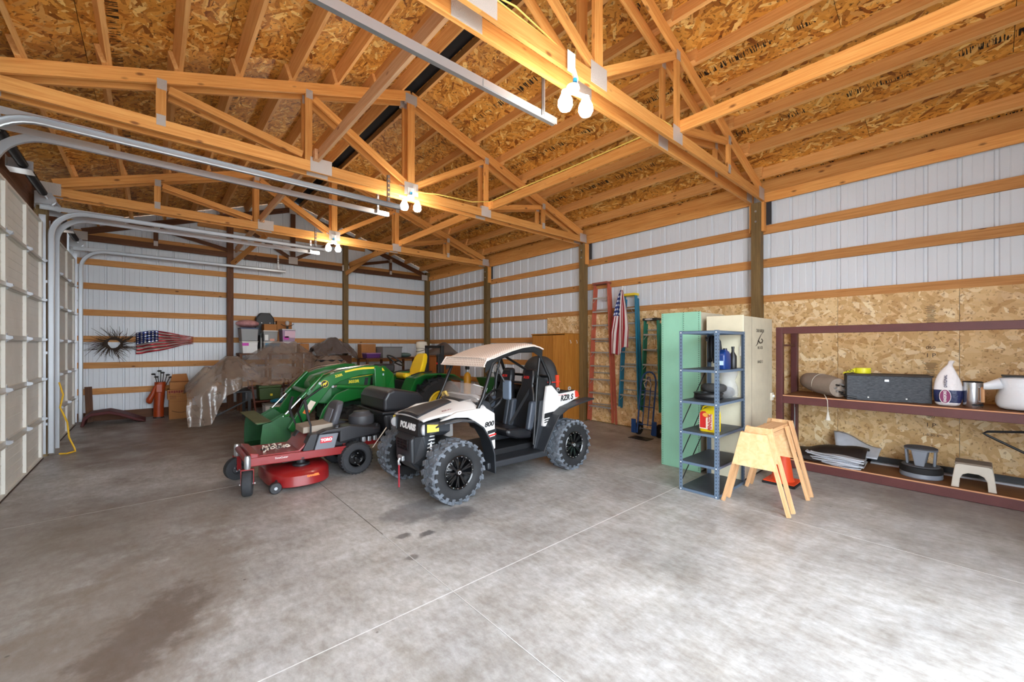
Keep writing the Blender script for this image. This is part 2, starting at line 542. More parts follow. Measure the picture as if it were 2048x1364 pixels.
    sm = n.new('ShaderNodeMapRange'); sm.inputs['From Min'].default_value = .018; sm.inputs['From Max'].default_value = .034; sm.inputs['To Min'].default_value = .7; sm.inputs['To Max'].default_value = 0
    l.new(vo.outputs['Distance'], sm.inputs['Value'])
    c = mix(sm.outputs[0], c, srgb(70, 62, 56))
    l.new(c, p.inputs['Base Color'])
    rr = n.new('ShaderNodeMapRange'); rr.inputs['From Min'].default_value = .35; rr.inputs['From Max'].default_value = .65; rr.inputs['To Min'].default_value = .30; rr.inputs['To Max'].default_value = .52
    l.new(noise(2.2, 6), rr.inputs['Value']); l.new(rr.outputs[0], p.inputs['Roughness'])
    p.inputs['Specular IOR Level'].default_value = .4
    b = n.new('ShaderNodeBump'); b.inputs['Strength'].default_value = .05; b.inputs['Distance'].default_value = .004
    l.new(noise(14, 6), b.inputs['Height']); l.new(b.outputs[0], p.inputs['Normal'])
    return m
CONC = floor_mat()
fl = MB().box(-1.6, 7.9, -1.6, 13.6, -.2, -.006).build('floor', mat('joint_grout', (118, 114, 108), .9))
fl['kind'] = 'structure'
xs = [-1.56, 1.59, 4.75, 7.8]; ys = [-1.5, 2.44, 6.06, 9.7, 13.55]
for i in range(3):
    for j in range(4):
        g = .0045
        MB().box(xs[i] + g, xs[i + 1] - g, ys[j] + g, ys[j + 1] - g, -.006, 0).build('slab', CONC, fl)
for k_, (a_, b_, c_, d_) in enumerate(((-1.55, 7.79, 2.4372, 2.4428), (-1.55, 7.79, 6.0572, 6.0628), (4.7472, 4.7528, -1.49, 13.5), (1.5905, 1.5944, -1.49, 3.6))):
    MB().box(a_, b_, c_, d_, -.0059, -.0005).build('joint_filler', mat('pale_joint_filler', (214, 214, 212), .8), fl)
gr = MB().box(-16, 22, -22, 26, -.5, -.21).build('ground', mat('gravel_yard', (170, 164, 154), .95, var=.2, vscale=20))  # unseen ground, added outside to bounce daylight in
gr['kind'] = 'structure'

# ------------------------------------------------------------------ sheet-steel walls
def ribs(a, b, step, first):
    """profile points along a wall from a to b: (pos, depth)"""
    pts = [(a, 0)]
    k = first
    while k < b - .03:
        if k > a + .03:
            pts += [(k - .026, 0), (k - .014, .02), (k + .014, .02), (k + .026, 0)]
            for q in (.1, .2):
                if k + q < b - .01:
                    pts += [(k + q - .008, 0), (k + q, .003), (k + q + .008, 0)]
        k += step
    pts.append((b, 0))
    return sorted(set(pts))
def steel(parent, axis, const, sgn, a, b, zlo, top, first):
    prof = ribs(a, b, .305, first)
    m = MB()
    rows = []
    for p, d in prof:
        c = const + sgn * d
        rows.append(((c, p, zlo) if axis == 'y' else (p, c, zlo), (c, p, top(p)) if axis == 'y' else (p, c, top(p))))
    v = [q for r in rows for q in r]
    # thin closed sheet
    off = Vector((sgn * .003, 0, 0)) if axis == 'y' else Vector((0, sgn * .003, 0))
    n_ = len(rows)
    vb = [tuple(Vector(q) + off) for q in v]
    f = [(2 * i, 2 * i + 2, 2 * i + 3, 2 * i + 1) for i in range(n_ - 1)]
    N = len(v)
    f += [(N + 2 * i, N + 2 * i + 1, N + 2 * i + 3, N + 2 * i + 2) for i in range(n_ - 1)]
    f += [(2 * i, N + 2 * i, N + 2 * i + 2, 2 * i + 2) for i in range(n_ - 1)] + [(2 * i + 1, 2 * i + 3, N + 2 * i + 3, N + 2 * i + 1) for i in range(n_ - 1)]
    f += [(0, 1, N + 1, N), (2 * n_ - 2, N + 2 * n_ - 2, N + 2 * n_ - 1, 2 * n_ - 1)]
    m.add(v + vb, f)
    return m.build('metal_panel', SHEET, parent)

wr = struct('wall_right', (XR, 6, 0))
y = -1.45
while y < YB:
    e = min(y + .915, YB + .04)
    steel(wr, 'y', XR + .042, 1, y, e, .02, lambda p: 4.478, y + .09)
    y = e
GZ = (3.585, 3.03, 2.425, 1.82, 1.21, .61)       # girt undersides
bays = [(-1.45, -1.29), (-1.15, 2.37), (2.51, 6.03), (6.17, 9.69), (9.83, 13.33)]
bx = [-1.22, 2.44, 6.10, 9.76, 13.40]
for k in range(4):
    a, b = bx[k], bx[k + 1]
    for z in GZ:
        plank('girt', (XR + .02, a + .002, z + .07), (XR + .02, b - .002, z + .07), .038, .14, W_GIRT, wr)
    o = plank('trim_%d' % (k + 1), (XR - .032, a + .075, 4.175), (XR - .032, b - .075, 4.175), .04, .15, W_TRUSS, None); o['kind'] = 'structure'  # lower eave header board, kept apart from the wall
    plank('header_board', (XR + .018, a + .002, 4.365), (XR + .018, b - .002, 4.365), .038, .222, W_TRUSS, wr)
    plank('skirt_board', (XR + .02, a + .002, .1), (XR + .02, b - .002, .1), .038, .2, W_POST, wr)
# OSB wainscot
def sheet(name, p, u, v, L, W, t, m, parent):
    """a thin board centred on p, length L along u, width W along v"""
    U = norm(u); V = norm(v); N = U.cross(V)
    me = bpy.data.meshes.new(name)
    b = MB().box(-L / 2, L / 2, -W / 2, W / 2, -t / 2, t / 2)
    me.from_pydata(b.v, [], b.f); me.update(); me.materials.append(m)
    o = bpy.data.objects.new(name, me)
    o.matrix_local = Matrix(((U.x, V.x, N.x, 0), (U.y, V.y, N.y, 0), (U.z, V.z, N.z, 0), (0, 0, 0, 1)))
    o.location = Vector(p) - origin(parent); o.parent = parent
    col.objects.link(o)
    return o
segs = [(-1.14, .163), (.167, 1.384), (1.388, 2.365), (2.515, 3.55), (3.554, 4.77), (4.774, 6.025), (6.175, 7.33)]
for a, b in segs:
    sheet('osb_sheet', (XR - .007, (a + b) / 2, 1.235), (0, 1, 0), (0, 0, 1), b - a, 2.43, .012, OSB_WALL, wr)
INK = mat('stamp_ink', (58, 44, 32), .7)
for (yy, zz, tx, sz) in ((.42, 1.70, '050', .06), (.42, 1.60, '1 P', .075), (.42, .88, '8M8', .05), (.42, .80, '040', .05), (.42, .69, '1 P', .075), (.42, .56, '1-8/80-6', .045), (6.42, 2.24, '0 23 7', .06)):
    lettering(tx, sz, (XR - .0145, yy, zz), (0, -1, 0), (0, 0, 1), INK, wr, 'stamp_print', .0003)

for k in range(30):
    zz = 2.24 - k * .014 if k < 16 else 1.50 - (k - 16) * .014
    hw_ = .03 + .035 * random.random()
    MB().box(XR - .0142, XR - .0132, .42 - hw_, .42 + hw_, zz, zz + .005).build('stamp_print', INK, wr)
wb = struct('wall_back', (3, YB, 0))
x = -1.45
while x < XR + .04:
    e = min(x + .915, XR + .05)
    steel(wb, 'x', YB + .042, 1, x, e, .02, lambda p: roofz(p) + .188, -1.107 + .305 * math.ceil((x + 1.107) / .305))
    x = e
bpx = [XL + .0, 1.59, 4.64, XR]
for k in range(3):
    a, b = bpx[k], bpx[k + 1]
    for z in GZ:
        plank('girt', (a + .002, YB + .02, z + .07), (b - .002, YB + .02, z + .07), .038, .14, W_GIRT, wb)
    plank('girt', (a + .002, YB + .02, 4.29), (b - .002, YB + .02, 4.29), .038, .14, W_GIRT, wb)
    plank('skirt_board', (a + .002, YB + .02, .1), (b - .002, YB + .02, .1), .038, .2, W_DARK, wb)
plank('girt', (.9, YB + .02, 4.92), (5.3, YB + .02, 4.92), .038, .14, W_GIRT, wb)

wl = struct('wall_left', (XL, 6, 0))
DOORS = [(2.66, 5.82), (6.30, 9.47), (9.94, 12.98)]
edges = [-1.45] + [e for d in DOORS for e in d] + [YB + .04]
for k in range(0, len(edges), 2):
    steel(wl, 'y', XL - .05, -1, edges[k], edges[k + 1], .0, lambda p: 4.478, edges[k] + .1)
for d in DOORS:
    steel(wl, 'y', XL - .05, -1, d[0], d[1], 3.66, lambda p: 4.478, d[0] + .1)
    plank('door_header', (XL - .02, d[0] - .1, 3.77), (XL - .02, d[1] + .1, 3.77), .04, .235, W_DARK, wl)
    plank('door_header', (XL - .02, d[0] - .1, 4.01), (XL - .02, d[1] + .1, 4.01), .04, .235, W_DARK, wl)
    plank('door_header', (XL - .02, d[0] - .1, 4.25), (XL - .02, d[1] + .1, 4.25), .04, .235, W_DARK, wl)
    for yy in (d[0] - .05, d[1] + .05):
        plank('door_jamb', (XL - .0, yy, 0), (XL - .0, yy, 3.66), .09, .06, W_GIRT, wl, up=(1, 0, 0))
for yy in (.6, 1.21, 1.82, 2.425, 3.03, 3.585):
    plank('girt', (XL - .03, -1.3, yy + .07), (XL - .03, 2.5, yy + .07), .038, .14, W_GIRT, wl)

wf = struct('wall_front', (3, -1.3, 0))
OP = (-1.2, 3.9, 4.05)        # opening of the sliding door behind the camera
steel(wf, 'x', -1.36, -1, XL - .05, OP[0], 0, lambda p: roofz(p) + .188, -1.3)
steel(wf, 'x', -1.36, -1, OP[0], OP[1], OP[2], lambda p: roofz(p) + .188, -1.0)
steel(wf, 'x', -1.36, -1, OP[1], XR + .05, 0, lambda p: roofz(p) + .188, 5.0)

# ------------------------------------------------------------------ roof
ce = struct('ceiling', (RX, 6, EAVE))
def slope_pt(side, s, yy, n=0):
    """s metres up the slope from the eave on side -1 / +1, n metres above the top-chord plane"""
    x0 = XL if side < 0 else 2 * RX - XL
    return Vector((x0 - side * (-1) * 0 + (-side) * s * CS + side * n * SN, yy, EAVE + s * SN + n * CS))
SLEN = (RX - XL) / CS
for side in (-1, 1):
    U = Vector((0, 1, 0)); V = Vector((-side * CS, 0, SN))
    # decking
    rows = [(-.25, .97), (.975, 2.19), (2.195, 3.41), (3.415, SLEN - .13)]
    for r, (a, b) in enumerate(rows):
        yy = -1.45 - (1.22 if r % 2 else 0)
        while yy < YB + .1:
            y0 = max(yy, -1.42); y1 = min(yy + 2.435, YB + .08)
            if y1 - y0 > .05:
                c = slope_pt(side, (a + b) / 2, (y0 + y1) / 2, .187)
                o = sheet('osb_sheet', c, U if side < 0 else -U, V, y1 - y0, b - a, .012, OSB_ROOF, ce)
            yy += 2.44
    sheet('roofing_felt', slope_pt(side, SLEN / 2 - .1, 6, .205), U if side < 0 else -U, V, 15.2, SLEN + .6, .012, BLACK, ce)  # unseen black sheet added over the deck to stop light leaks
    # purlins sit on the trusses, lapped over them
    k = 0
    s = .48 if side < 0 else .34
    while s < SLEN - .2:
        for j in range(4):
            a, b = bx[j], bx[j + 1]
            o_ = .021 if (j % 2) else -.021
            p0 = slope_pt(side, s + o_, a - (.16 if j else .12), .09); p1 = slope_pt(side, s + o_, b + (.16 if j < 3 else 0), .09)
            n_ = Vector((side * SN, 0, CS))
            plank('purlin', p0, p1, .042, .178, W_PURLIN, ce, up=n_)
        s += .61
    s = SLEN - .155
    for j in range(4):
        plank('ridge_purlin', slope_pt(side, s, bx[j] + .002, .09), slope_pt(side, s, bx[j + 1] - .002, .09), .038, .178, W_PURLIN, ce, up=Vector((side * SN, 0, CS)))
MB().prism([(RX - .22, roofz(RX) + .135), (RX, roofz(RX) + .205), (RX + .22, roofz(RX) + .135), (RX + .22, roofz(RX) + .16), (RX, roofz(RX) + .23), (RX - .22, roofz(RX) + .16)], 'y', -1.42, YB + .06).build('ridge_vent', BLACK, ce)

# ------------------------------------------------------------------ trusses
VX = [RX - 3.04, RX - 1.52, RX, RX + 1.52, RX + 3.02]
def make_truss(yc, label, plies=2, dy=.091, m=W_TRUSS):
    t = thing('roof_truss', label, 'truss', (RX, yc, 4.10), 'roof trusses')
    for s in ((-1, 1) if plies == 2 else (1,)):
        yy = yc + s * dy
        th = .038
        plank('bottom_chord', (XL + .06, yy, 4.17), (RX - 1.36, yy, 4.17), th, .14, m, t)
        plank('bottom_chord', (RX - 1.36, yy, 4.17), (2 * RX - XL - .06, yy, 4.17), th, .14, m, t)
        for side in (-1, 1):
            x0 = XL if side < 0 else 2 * RX - XL
            p0 = Vector((x0, yy, EAVE)) + Vector((side * SN, 0, CS)) * (-.07)
            p1 = Vector((RX, yy, EAVE + SLEN * SN)) + Vector((side * SN, 0, CS)) * (-.07)
            d = (p1 - p0).normalized()
            plank('top_chord', p0 + d * .20, p1 - d * .022, th, .138, m, t, up=(side * SN, 0, CS))
        for i, x in enumerate(VX):
            top = roofz(x) - .155
            if i == 2: top += .0
            plank('web', (x, yy, 4.242), (x, yy, top), th, .12 if i == 2 else .089, m, t)
        for a, b in ((0, 1), (1, 2), (4, 3), (3, 2)):
            sg = 1 if b > a else -1
            plank('web', (VX[a] + sg * .07, yy, roofz(VX[a]) - .19), (VX[b] - sg * .075, yy, 4.30), th - .002, .089, m, t)
        # gusset plates on the open faces
        for f in (-1, 1):
            q = yy + f * (th / 2 + .002)
            def plate(x0, x1, z0, z1):
                MB().box(x0, x1, q - .0015, q + .0015, z0, z1).build('gusset_plate', PLATE, t)
            plate(RX - 1.50, RX - 1.22, 4.105, 4.30)
            plate(RX + 1.40, RX + 1.62, 4.105, 4.29)
            plate(RX - .12, RX + .12, 4.13, 4.33)
            plate(RX - .10, RX + .10, roofz(RX) - .21, roofz(RX) - .06)
            plate(VX[0] - .04, VX[0] + .04, 4.17, 4.29); plate(VX[4] - .04, VX[4] + .04, 4.17, 4.29)
            for x in (VX[0], VX[1], VX[3], VX[4]):
                z = roofz(x)
                plate(x - .035, x + .05, z - .215, z - .10)
            plate(XL + .07, XL + .30, 4.11, 4.30); plate(2 * RX - XL - .30, 2 * RX - XL - .07, 4.11, 4.30)
    return t
make_truss(2.44, 'double wooden roof truss nearest the camera, carrying the nearest lamp')
make_truss(6.10, 'double wooden roof truss with the middle lamp under it')
make_truss(9.76, 'double wooden roof truss with the farthest lamp under it')
make_truss(13.24, 'single dark wooden gable truss against the white back wall', 1, .04, W_DARK)
make_truss(-1.16, 'double wooden roof truss behind the camera over the front opening')
for x, lab in ((RX - 1.43, 'pale lumber brace running lengthwise over the bottom chords, left of the ridge'), (RX + 1.60, 'orange lumber brace with yellow wire running lengthwise over the bottom chords')):
    t = thing('lateral_brace', lab, 'beam', (x, 6, 4.24))
    m = W_BRACE if x < RX else W_TRUSS
    for a, b, q in ((-1.2, 2.7, -.02), (2.3, 6.3, .02), (5.9, 9.95, -.02), (9.6, 13.22, .02)):
        plank('board', (x + q, a, 4.315), (x + q, b, 4.315), .038, .14, m, t)
# posts
def post(x, y, z1, label, sx=.14, sy=.14, m=W_POST):
    t = thing('timber_post', label, 'post', (x, y, 0), 'wall posts')
    plank('post_shaft', (x, y, 0), (x, y, z1), sy, sx, m, t, up=(1, 0, 0))
    return t
labs = ['treated timber post at the right wall between white cabinet and brown rack', 'treated timber post at the right wall beside the tall orange ladder', 'treated timber post at the right wall behind the buggy roof', 'treated timber post in the far right corner of the building']
for y_, lb in zip((2.44, 6.10, 9.76, 13.33), labs):
    t = post(XR - .085, y_, 4.09 if y_ < 13 else 4.4, lb)
    if y_ < 13:
        for s in (-1, 1):
            plank('bearing_block', (XR - .066, y_ + s * .091, 3.62), (XR - .066, y_ + s * .091, 4.095), .038, .1, W_TRUSS, t, up=(1, 0, 0))
        for z in (3.78, 3.95):
            MB().lathe([(0, 0), (.017, 0), (.017, -.012), (0, -.012)], (XR - .156, y_, z), 'x', 8).build('bolt', GALV, t)
        MB().box(XR - .016, XR - .0145, y_ - .19, y_ - .115, 3.73, 4.1).build('shim', mat('dark_gap', (50, 52, 56), .9), t)  # thin dark sheet standing for the gap beside the post
post(1.59, YB - .075, 5.15, 'dark timber post on the back wall beside the stacked storage bins', m=W_DARK)
post(4.64, YB - .075, 5.25, 'brown timber post on the back wall behind the dark plastic cover')
for y_ in (2.2, 6.06, 9.705):
    post(XL + .085, y_, 4.08, {2.2: 'timber post on the door wall left of the camera', 6.06: 'timber post between the near pair of overhead doors', 9.705: 'timber post between the two far overhead doors'}[y_])
# knee braces on the gable
t = thing('gable_brace', 'short diagonal wooden brace rising from dark back post to gable truss', 'beam', (1.7, 13.1, 3.9))
plank('board', (1.62, 13.24, 3.92), (2.25, 12.3, 4.62), .038, .13, W_GIRT, t)
t = thing('gable_brace', 'diagonal wooden brace rising from right back post to gable truss', 'beam', (4.6, 13.1, 3.9))
plank('board', (4.63, 13.24, 4.02), (5.15, 12.0, 4.6), .038, .13, W_GIRT, t)

# ------------------------------------------------------------------ overhead doors
HING = GALV
STRUT = mat('door_rail_steel', (196, 193, 184), .45)
def make_door(idx, y0, y1):
    d = struct('door_%d' % idx, (-1.29, y0, 0))
    H = .604
    X0, X1 = -1.315, -1.282        # outer skin, inner face of the recessed skin
    XF = -1.252                    # face of rails and stiles
    st = [y0 + (y1 - y0) * q for q in (0, .335, .665, 1)]
    hm = None
    for k in range(6):
        z0 = .012 + k * H; z1 = z0 + H - .006
        sec = MB().box(X0, X1, y0, y1, z0, z1)
        sec.box(X1, XF, y0, y1, z0, z0 + .03).box(X1, XF, y0, y1, z1 - .03, z1)
        for q in range(1, 5):      # pressed ribs across the skin
            z = z0 + .03 + q * (H - .066) / 5
            sec.box(X1, X1 + .004, y0 + .02, y1 - .02, z - .005, z + .005)
        so = sec.build('section', DOORM, d)
        for i, yy in enumerate(st):
            w_ = .055
            a = min(max(yy, y0 + w_), y1 - w_)
            MB().box(X1 + .001, XF + .003, a - w_, a + w_, z0 + .002, z1 - .002).box(XF + .003, XF + .005, a - .012, a + .012, z0 + .04, z0 + .065).build('stile', DOORM, so)
        if k:
            MB().prism([(XF, z0 - .03), (XF + .03, z0 - .03), (XF + .03, z0 - .026), (XF + .004, z0 - .026), (XF + .004, z0 + .028), (XF, z0 + .028)], 'y', y0 + .03, y1 - .03).build('strut', STRUT, so)
            for yy in st:
                a = min(max(yy, y0 + .055), y1 - .055)
                h = MB().box(XF + .004, XF + .008, a - .024, a + .024, z0 - .06, z0 + .05)
                h.tube([(XF + .045, a - .026, z0 + .003), (XF + .045, a + .026, z0 + .003)], .010, 8)
                h.prism([(XF + .006, z0 - .045), (XF + .054, z0 - .01), (XF + .054, z0 + .012), (XF + .006, z0 + .025)], 'y', a - .022, a - .018)
                h.prism([(XF + .006, z0 - .045), (XF + .054, z0 - .01), (XF + .054, z0 + .012), (XF + .006, z0 + .025)], 'y', a + .018, a + .022)
                h.build('hinge', HING, so)
    MB().box(X0, XF + .01, y0, y1, 0, .013).build('weather_seal', mat('rubber_seal', (64, 46, 36), .9), d)
    return d
for i, (a, b) in enumerate(DOORS):
    make_door(i + 1, a, b)

def sweep(path, prof, y):
    """sweep a closed profile (n, dy) along a path of (x, z)"""
    rings = []
    m = len(path)
    for i, (x, z) in enumerate(path):
        a = path[max(i - 1, 0)]; b = path[min(i + 1, m - 1)]
        tx, tz = b[0] - a[0], b[1] - a[1]
        L = math.hypot(tx, tz)
        nx, nz = tz / L, -tx / L
        rings.append([(x + nx * p[0], y + p[1], z + nz * p[0]) for p in prof])
    return rings
def make_track(y, s, label, zt=3.84, xe=2.85):
    """s = side on which the door lies (channel opens towards it)"""
    t = thing('door_track', label, 'door track', (-1.18, y, 0), 'overhead door tracks')
    xv = -1.165; R = .40
    path = [(xv, .06), (xv, 1.5), (xv, zt - R)]
    for k in range(1, 10):
        a = PI / 2 * k / 9
        path.append((xv + R - R * math.cos(a), zt - R + R * math.sin(a)))
    path += [(.6, zt), (xe, zt)]
    g = .0025
    prof = [(-.036, 0), (.036, 0), (.036, s * .04), (.026, s * .045), (.026, s * .04), (.031, s * .036), (.031, s * g), (-.031, s * g), (-.031, s * .036), (-.026, s * .04), (-.026, s * .045), (-.036, s * .04)]
    MB().loft(sweep(path, prof, y)).build('channel', GALV, t, smooth=30)
    # wall angle, vertical
    MB().box(-1.30, -1.225, y - s * .008, y - s * .004, .06, 3.75).box(-1.30, -1.296, y - s * .07, y - s * .004, .06, 3.75).build('wall_angle', GALV, t)
    # horizontal angle over the channel
    MB().box(-1.29, -.35, y - s * .006, y - s * .001, zt - .01, zt + .06).build('track_angle', GALV, t)
    MB().box(xe - .85, xe + .02, y - s * .005, y - s * .001, zt - .03, zt + .03).build('track_splice', GALV, t)
    # perforated hanger
    hx = xe - .17
    hg = MB()
    for q in range(7):
        z = zt - .02 + q * .068
        hg.box(hx - .02, hx - .012, y - s * .012, y - s * .008, z, z + .068).box(hx + .012, hx + .02, y - s * .012, y - s * .008, z, z + .068).box(hx - .012, hx + .012, y - s * .012, y - s * .008, z + .024, z + .068)
    hg.box(hx - .02, hx - .016, y - s * .045, y - s * .008, zt - .02, zt + .456)
    hg.build('hanger', GALV, t)
    for z in (.5, 1.6, 2.7):
        MB().box(-1.30, -1.17, y - s * .004, y, z, z + .04).build('bracket', GALV, t)
    return t
make_track(2.63, 1, 'single galvanised door track nearest the camera, ending beside the nearest lamp')
make_track(5.85, -1, 'upper of the paired galvanised tracks before the middle truss')
make_track(6.27, 1, 'lower of the paired galvanised tracks before the middle truss, bent down at the near door')
make_track(9.50, -1, 'galvanised track curving down the far side of the first overhead door')
make_track(9.91, 1, 'galvanised track curving down the near side of the farthest overhead door')
make_track(13.02, -1, 'single galvanised track along the back wall above the wreath')
SPR = mat('spring_steel', (44, 42, 44), .45, .4)
for (a, b), lb in zip(DOORS, ('black torsion spring shaft above the near overhead door', 'black torsion spring shaft above the first door in view', 'black torsion spring shaft above the farthest overhead door')):
    t = thing('torsion_spring', lb, 'door spring', (-1.2, a, 3.9))
    xs_, zs_ = -1.20, 3.98
    MB().tube([(xs_, a - .05, zs_), (xs_, b + .05, zs_)], .0125, 10).build('shaft', GALV, t, smooth=30)
    mid = (a + b) / 2
    for q0, q1 in ((a + .45, mid - .06), (mid + .06, b - .4)):
        prof = []
        nn = 44
        for k in range(nn + 1):
            h = q0 + (q1 - q0) * k / nn
            prof += [(.040, h), (.048, h + (q1 - q0) / nn * .5)]
        MB().lathe([(.02, q0)] + prof + [(.02, q1)], (xs_, 0, zs_), 'y', 12).build('coil', SPR, t, smooth=30)
    for q in (a + .02, b - .02):
        MB().lathe([(.015, -.04), (.09, -.04), (.09, -.03), (.065, -.026), (.065, .026), (.09, .03), (.09, .04), (.015, .04)], (xs_, q, zs_), 'y', 18).build('cable_drum', GALV, t, smooth=30)
        MB().box(-1.33, xs_ + .05, q - .055, q - .05, zs_ - .09, zs_ + .09).box(-1.33, -1.325, q - .055, q + .055, zs_ - .16, zs_ + .09).box(-1.33, xs_ + .06, q - .055, q + .05, zs_ - .1, zs_ - .095).build('end_bracket', GALV, t)
    MB().box(-1.33, xs_ + .08, mid - .003, mid + .003, zs_ - .07, zs_ + .07).box(-1.33, -1.326, mid - .12, mid + .12, zs_ - .07, zs_ + .07).box(-1.33, xs_ + .08, mid - .12, mid + .12, zs_ - .074, zs_ - .07).build('centre_bracket', GALV, t)
YEL = mat('yellow_cord', (226, 178, 40), .6)
t = MB().tube([(-1.10, 9.62, 1.15), (-1.06, 9.66, .95), (-1.09, 9.63, .75), (-1.02, 9.7, .5), (-1.0, 9.7, .25), (-.94, 9.72, .06), (-.93, 9.7, .015), (-1.02, 9.6, .012), (-1.1, 9.66, .012)], .012, 6).build('pull_cord', YEL, smooth=40)
tag(t, 'yellow pull cord hanging to the floor between the two overhead doors', 'cord')

# ------------------------------------------------------------------ lamps and wiring
WHITE = mat('white_plastic', (238, 238, 236), .4)
EMIT = bpy.data.materials.new('bulb_glow'); EMIT.use_nodes = True
_p = EMIT.node_tree.nodes['Principled BSDF']
_p.inputs['Base Color'].default_value = (1, 1, 1, 1)
_p.inputs['Emission Color'].default_value = (1.0, .92, .80, 1)
_p.inputs['Emission Strength'].default_value = BULB
def lamp(x, y, label, dz=0.0):
    t = thing('twin_bulb_lamp', label, 'lamp', (x, y, 3.9), 'lamps under the trusses')
    MB().box(x - .05, x + .05, y + .002, y + .006, 4.06, 4.24).build('mounting_plate', WHITE, t)
    MB().lathe([(0, 0), (.055, 0), (.058, -.02), (.04, -.05), (0, -.05)], (x - .02, y - .03, 4.10 + dz), 'z', 16).build('canopy', WHITE, t, smooth=30)
    MB().tube([(x - .03, y - .06, 4.115 + dz), (x - .03, y - .06, 4.145 + dz)], .018, 8).build('wire_nut', mat('blue_plastic', (40, 150, 200), .5), t)
    for s, ex, ey in ((-1, -.14, -.02), (1, .05, -.08)):
        c = (x + ex, y - .03 + ey, 3.955 + dz)
        MB().tube([(x - .02, y - .03, 4.05 + dz), (x - .02 + ex * .6, y - .03 + ey * .6, 4.02 + dz), (c[0], c[1], 4.0 + dz)], .02, 10).build('socket_arm', WHITE, t, smooth=40)
        MB().lathe([(.0, .05), (.028, .05), (.034, .02), (.058, -.03), (.062, -.07), (.045, -.105), (0, -.118)], (c[0], c[1], c[2]), 'z', 16).build('bulb', EMIT, t, smooth=40)
    if dz:
        MB().tube([(x, y - .01, 4.10), (x + .02, y - .03, 4.0), (x - .01, y - .03, 4.09 + dz)], .022, 8).build('cable_sleeve', WHITE, t, smooth=40)
lamp(2.70, 2.30, 'bare twin-bulb lamp under the nearest truss, close to the door track end', -.18)
lamp(3.10, 5.96, 'bare twin-bulb lamp under the middle truss')
lamp(3.10, 9.62, 'bare twin-bulb lamp under the farthest double truss')
WIRE = mat('yellow_wire', (240, 214, 110), .45)
t = MB().tube([(-.6, 2.37, 4.30), (.8, 2.37, 4.28), (1.5, 2.36, 4.31), (2.0, 2.35, 4.27), (2.5, 2.36, 4.26), (2.9, 2.36, 4.20), (3.4, 2.37, 4.27), (4.0, 2.36, 4.25), (4.55, 2.36, 4.28), (4.70, 2.6, 4.40), (4.70, 4.0, 4.39), (4.70, 5.2, 4.40), (4.70, 5.95, 4.39), (4.3, 5.98, 4.30), (3.6, 5.97, 4.26), (3.2, 5.97, 4.20)], .008, 6).build('electric_cable', WIRE, smooth=40)
tag(t, 'thin yellow cable running along the nearest truss and the orange brace', 'cable')
t = MB().tube([(.9, 2.36, 4.33), (1.6, 2.35, 4.25), (2.1, 2.35, 4.33), (2.45, 2.36, 4.29), (2.75, 2.37, 4.25), (2.92, 2.36, 4.22)], .007, 6).build('electric_cable', WIRE, smooth=40)
tag(t, 'short second yellow cable looped beside the nearest lamp', 'cable')
# ================================================================== right-hand side
def rbox(m, x0, x1, y0, y1, z0, z1):
    return m.box(x0, x1, y0, y1, z0, z1)
# ------------------------------------------------------------------ brown steel rack
RUST = mat('brown_primer_steel', (98, 52, 50), .5, .1, var=.18, vscale=5)
PLY_D = wood('shelf_plywood', (128, 82, 48), (98, 60, 34), (70, 42, 24), knots=False)
PLY_E = mat('plywood_edge', (206, 150, 110), .7)
rk = thing('steel_rack', 'long brown steel rack with plywood shelves against the wall panels', 'rack', (7.15, .3, 0))
YE = -1.12
for x, nm in ((6.84, 'front'), (7.55, 'back')):
    for y_ in (1.905, YE):
        MB().box(x - .042, x + .042, y_ - .042, y_ + .042, 0, 1.995).build('upright', RUST, rk, bevel=.005)
    for z0, z1 in ((1.90, 1.995), (.91, 1.010), (.004, .112)):
        if x > 7 and z0 > 1.5:
            continue
        MB().box(x - .042, x + .042, YE + .043, 1.862, z0, z1).build('rail', RUST, rk, bevel=.005)
for z in (.96, .06):
    for y_ in (1.905, YE):
        MB().box(6.883, 7.507, y_ - .03, y_ + .03, z - .035, z + .035).build('cross_member', RUST, rk, bevel=.004)
MB().box(6.883, 7.507, 1.89, 1.92, 1.72, 1.75).build('cross_member', RUST, rk)
for z in (1.012, .114):
    s_ = plank('shelf_board', (7.19, YE, z + .007), (7.19, 1.86, z + .007), .76, .014, PLY_D, rk)
    MB().box(6.796, 6.809, YE, 1.86, z, z + .014).build('board_edge', PLY_E, rk)
SH = 1.026      # top of the middle shelf
SB = .128       # top of the bottom shelf
# grey weathered timber box
GREYW = mat('weathered_black_paint', (86, 90, 96), .75, var=.6, vscale=9, stretch=(3, 3, 14), bump=.35, bscale=40)
bxo = thing('wooden_chest', 'long weathered charcoal wooden box on the middle rack shelf', 'box', (7.10, .79, SH))
A = math.atan2(.24, .80)
def rot_z(b, cx, cy, a, start=0):
    M = Matrix.Translation((cx, cy, 0)) @ Matrix.Rotation(a, 4, 'Z') @ Matrix.Translation((-cx, -cy, 0))
    return b.xf(M, start)
def chest_part(name, m, x0, x1, y0, y1, z0, z1, bev=.004):
    b = MB().box(x0, x1, y0, y1, z0, z1)
    rot_z(b, 7.10, .79, .27)
    return b.build(name, m, bxo, bevel=bev)
chest_part('front_board', GREYW, 6.95, 6.97, .40, 1.20, SH, SH + .315)
chest_part('back_board', GREYW, 7.24, 7.26, .40, 1.20, SH, SH + .315)
chest_part('end_board', GREYW, 6.971, 7.239, 1.18, 1.20, SH, SH + .315)
chest_part('end_board', GREYW, 6.971, 7.239, .40, .42, SH, SH + .315)
chest_part('lid', mat('worn_lid', (62, 52, 44), .8, var=.3), 6.94, 7.27, .39, 1.21, SH + .316, SH + .338)
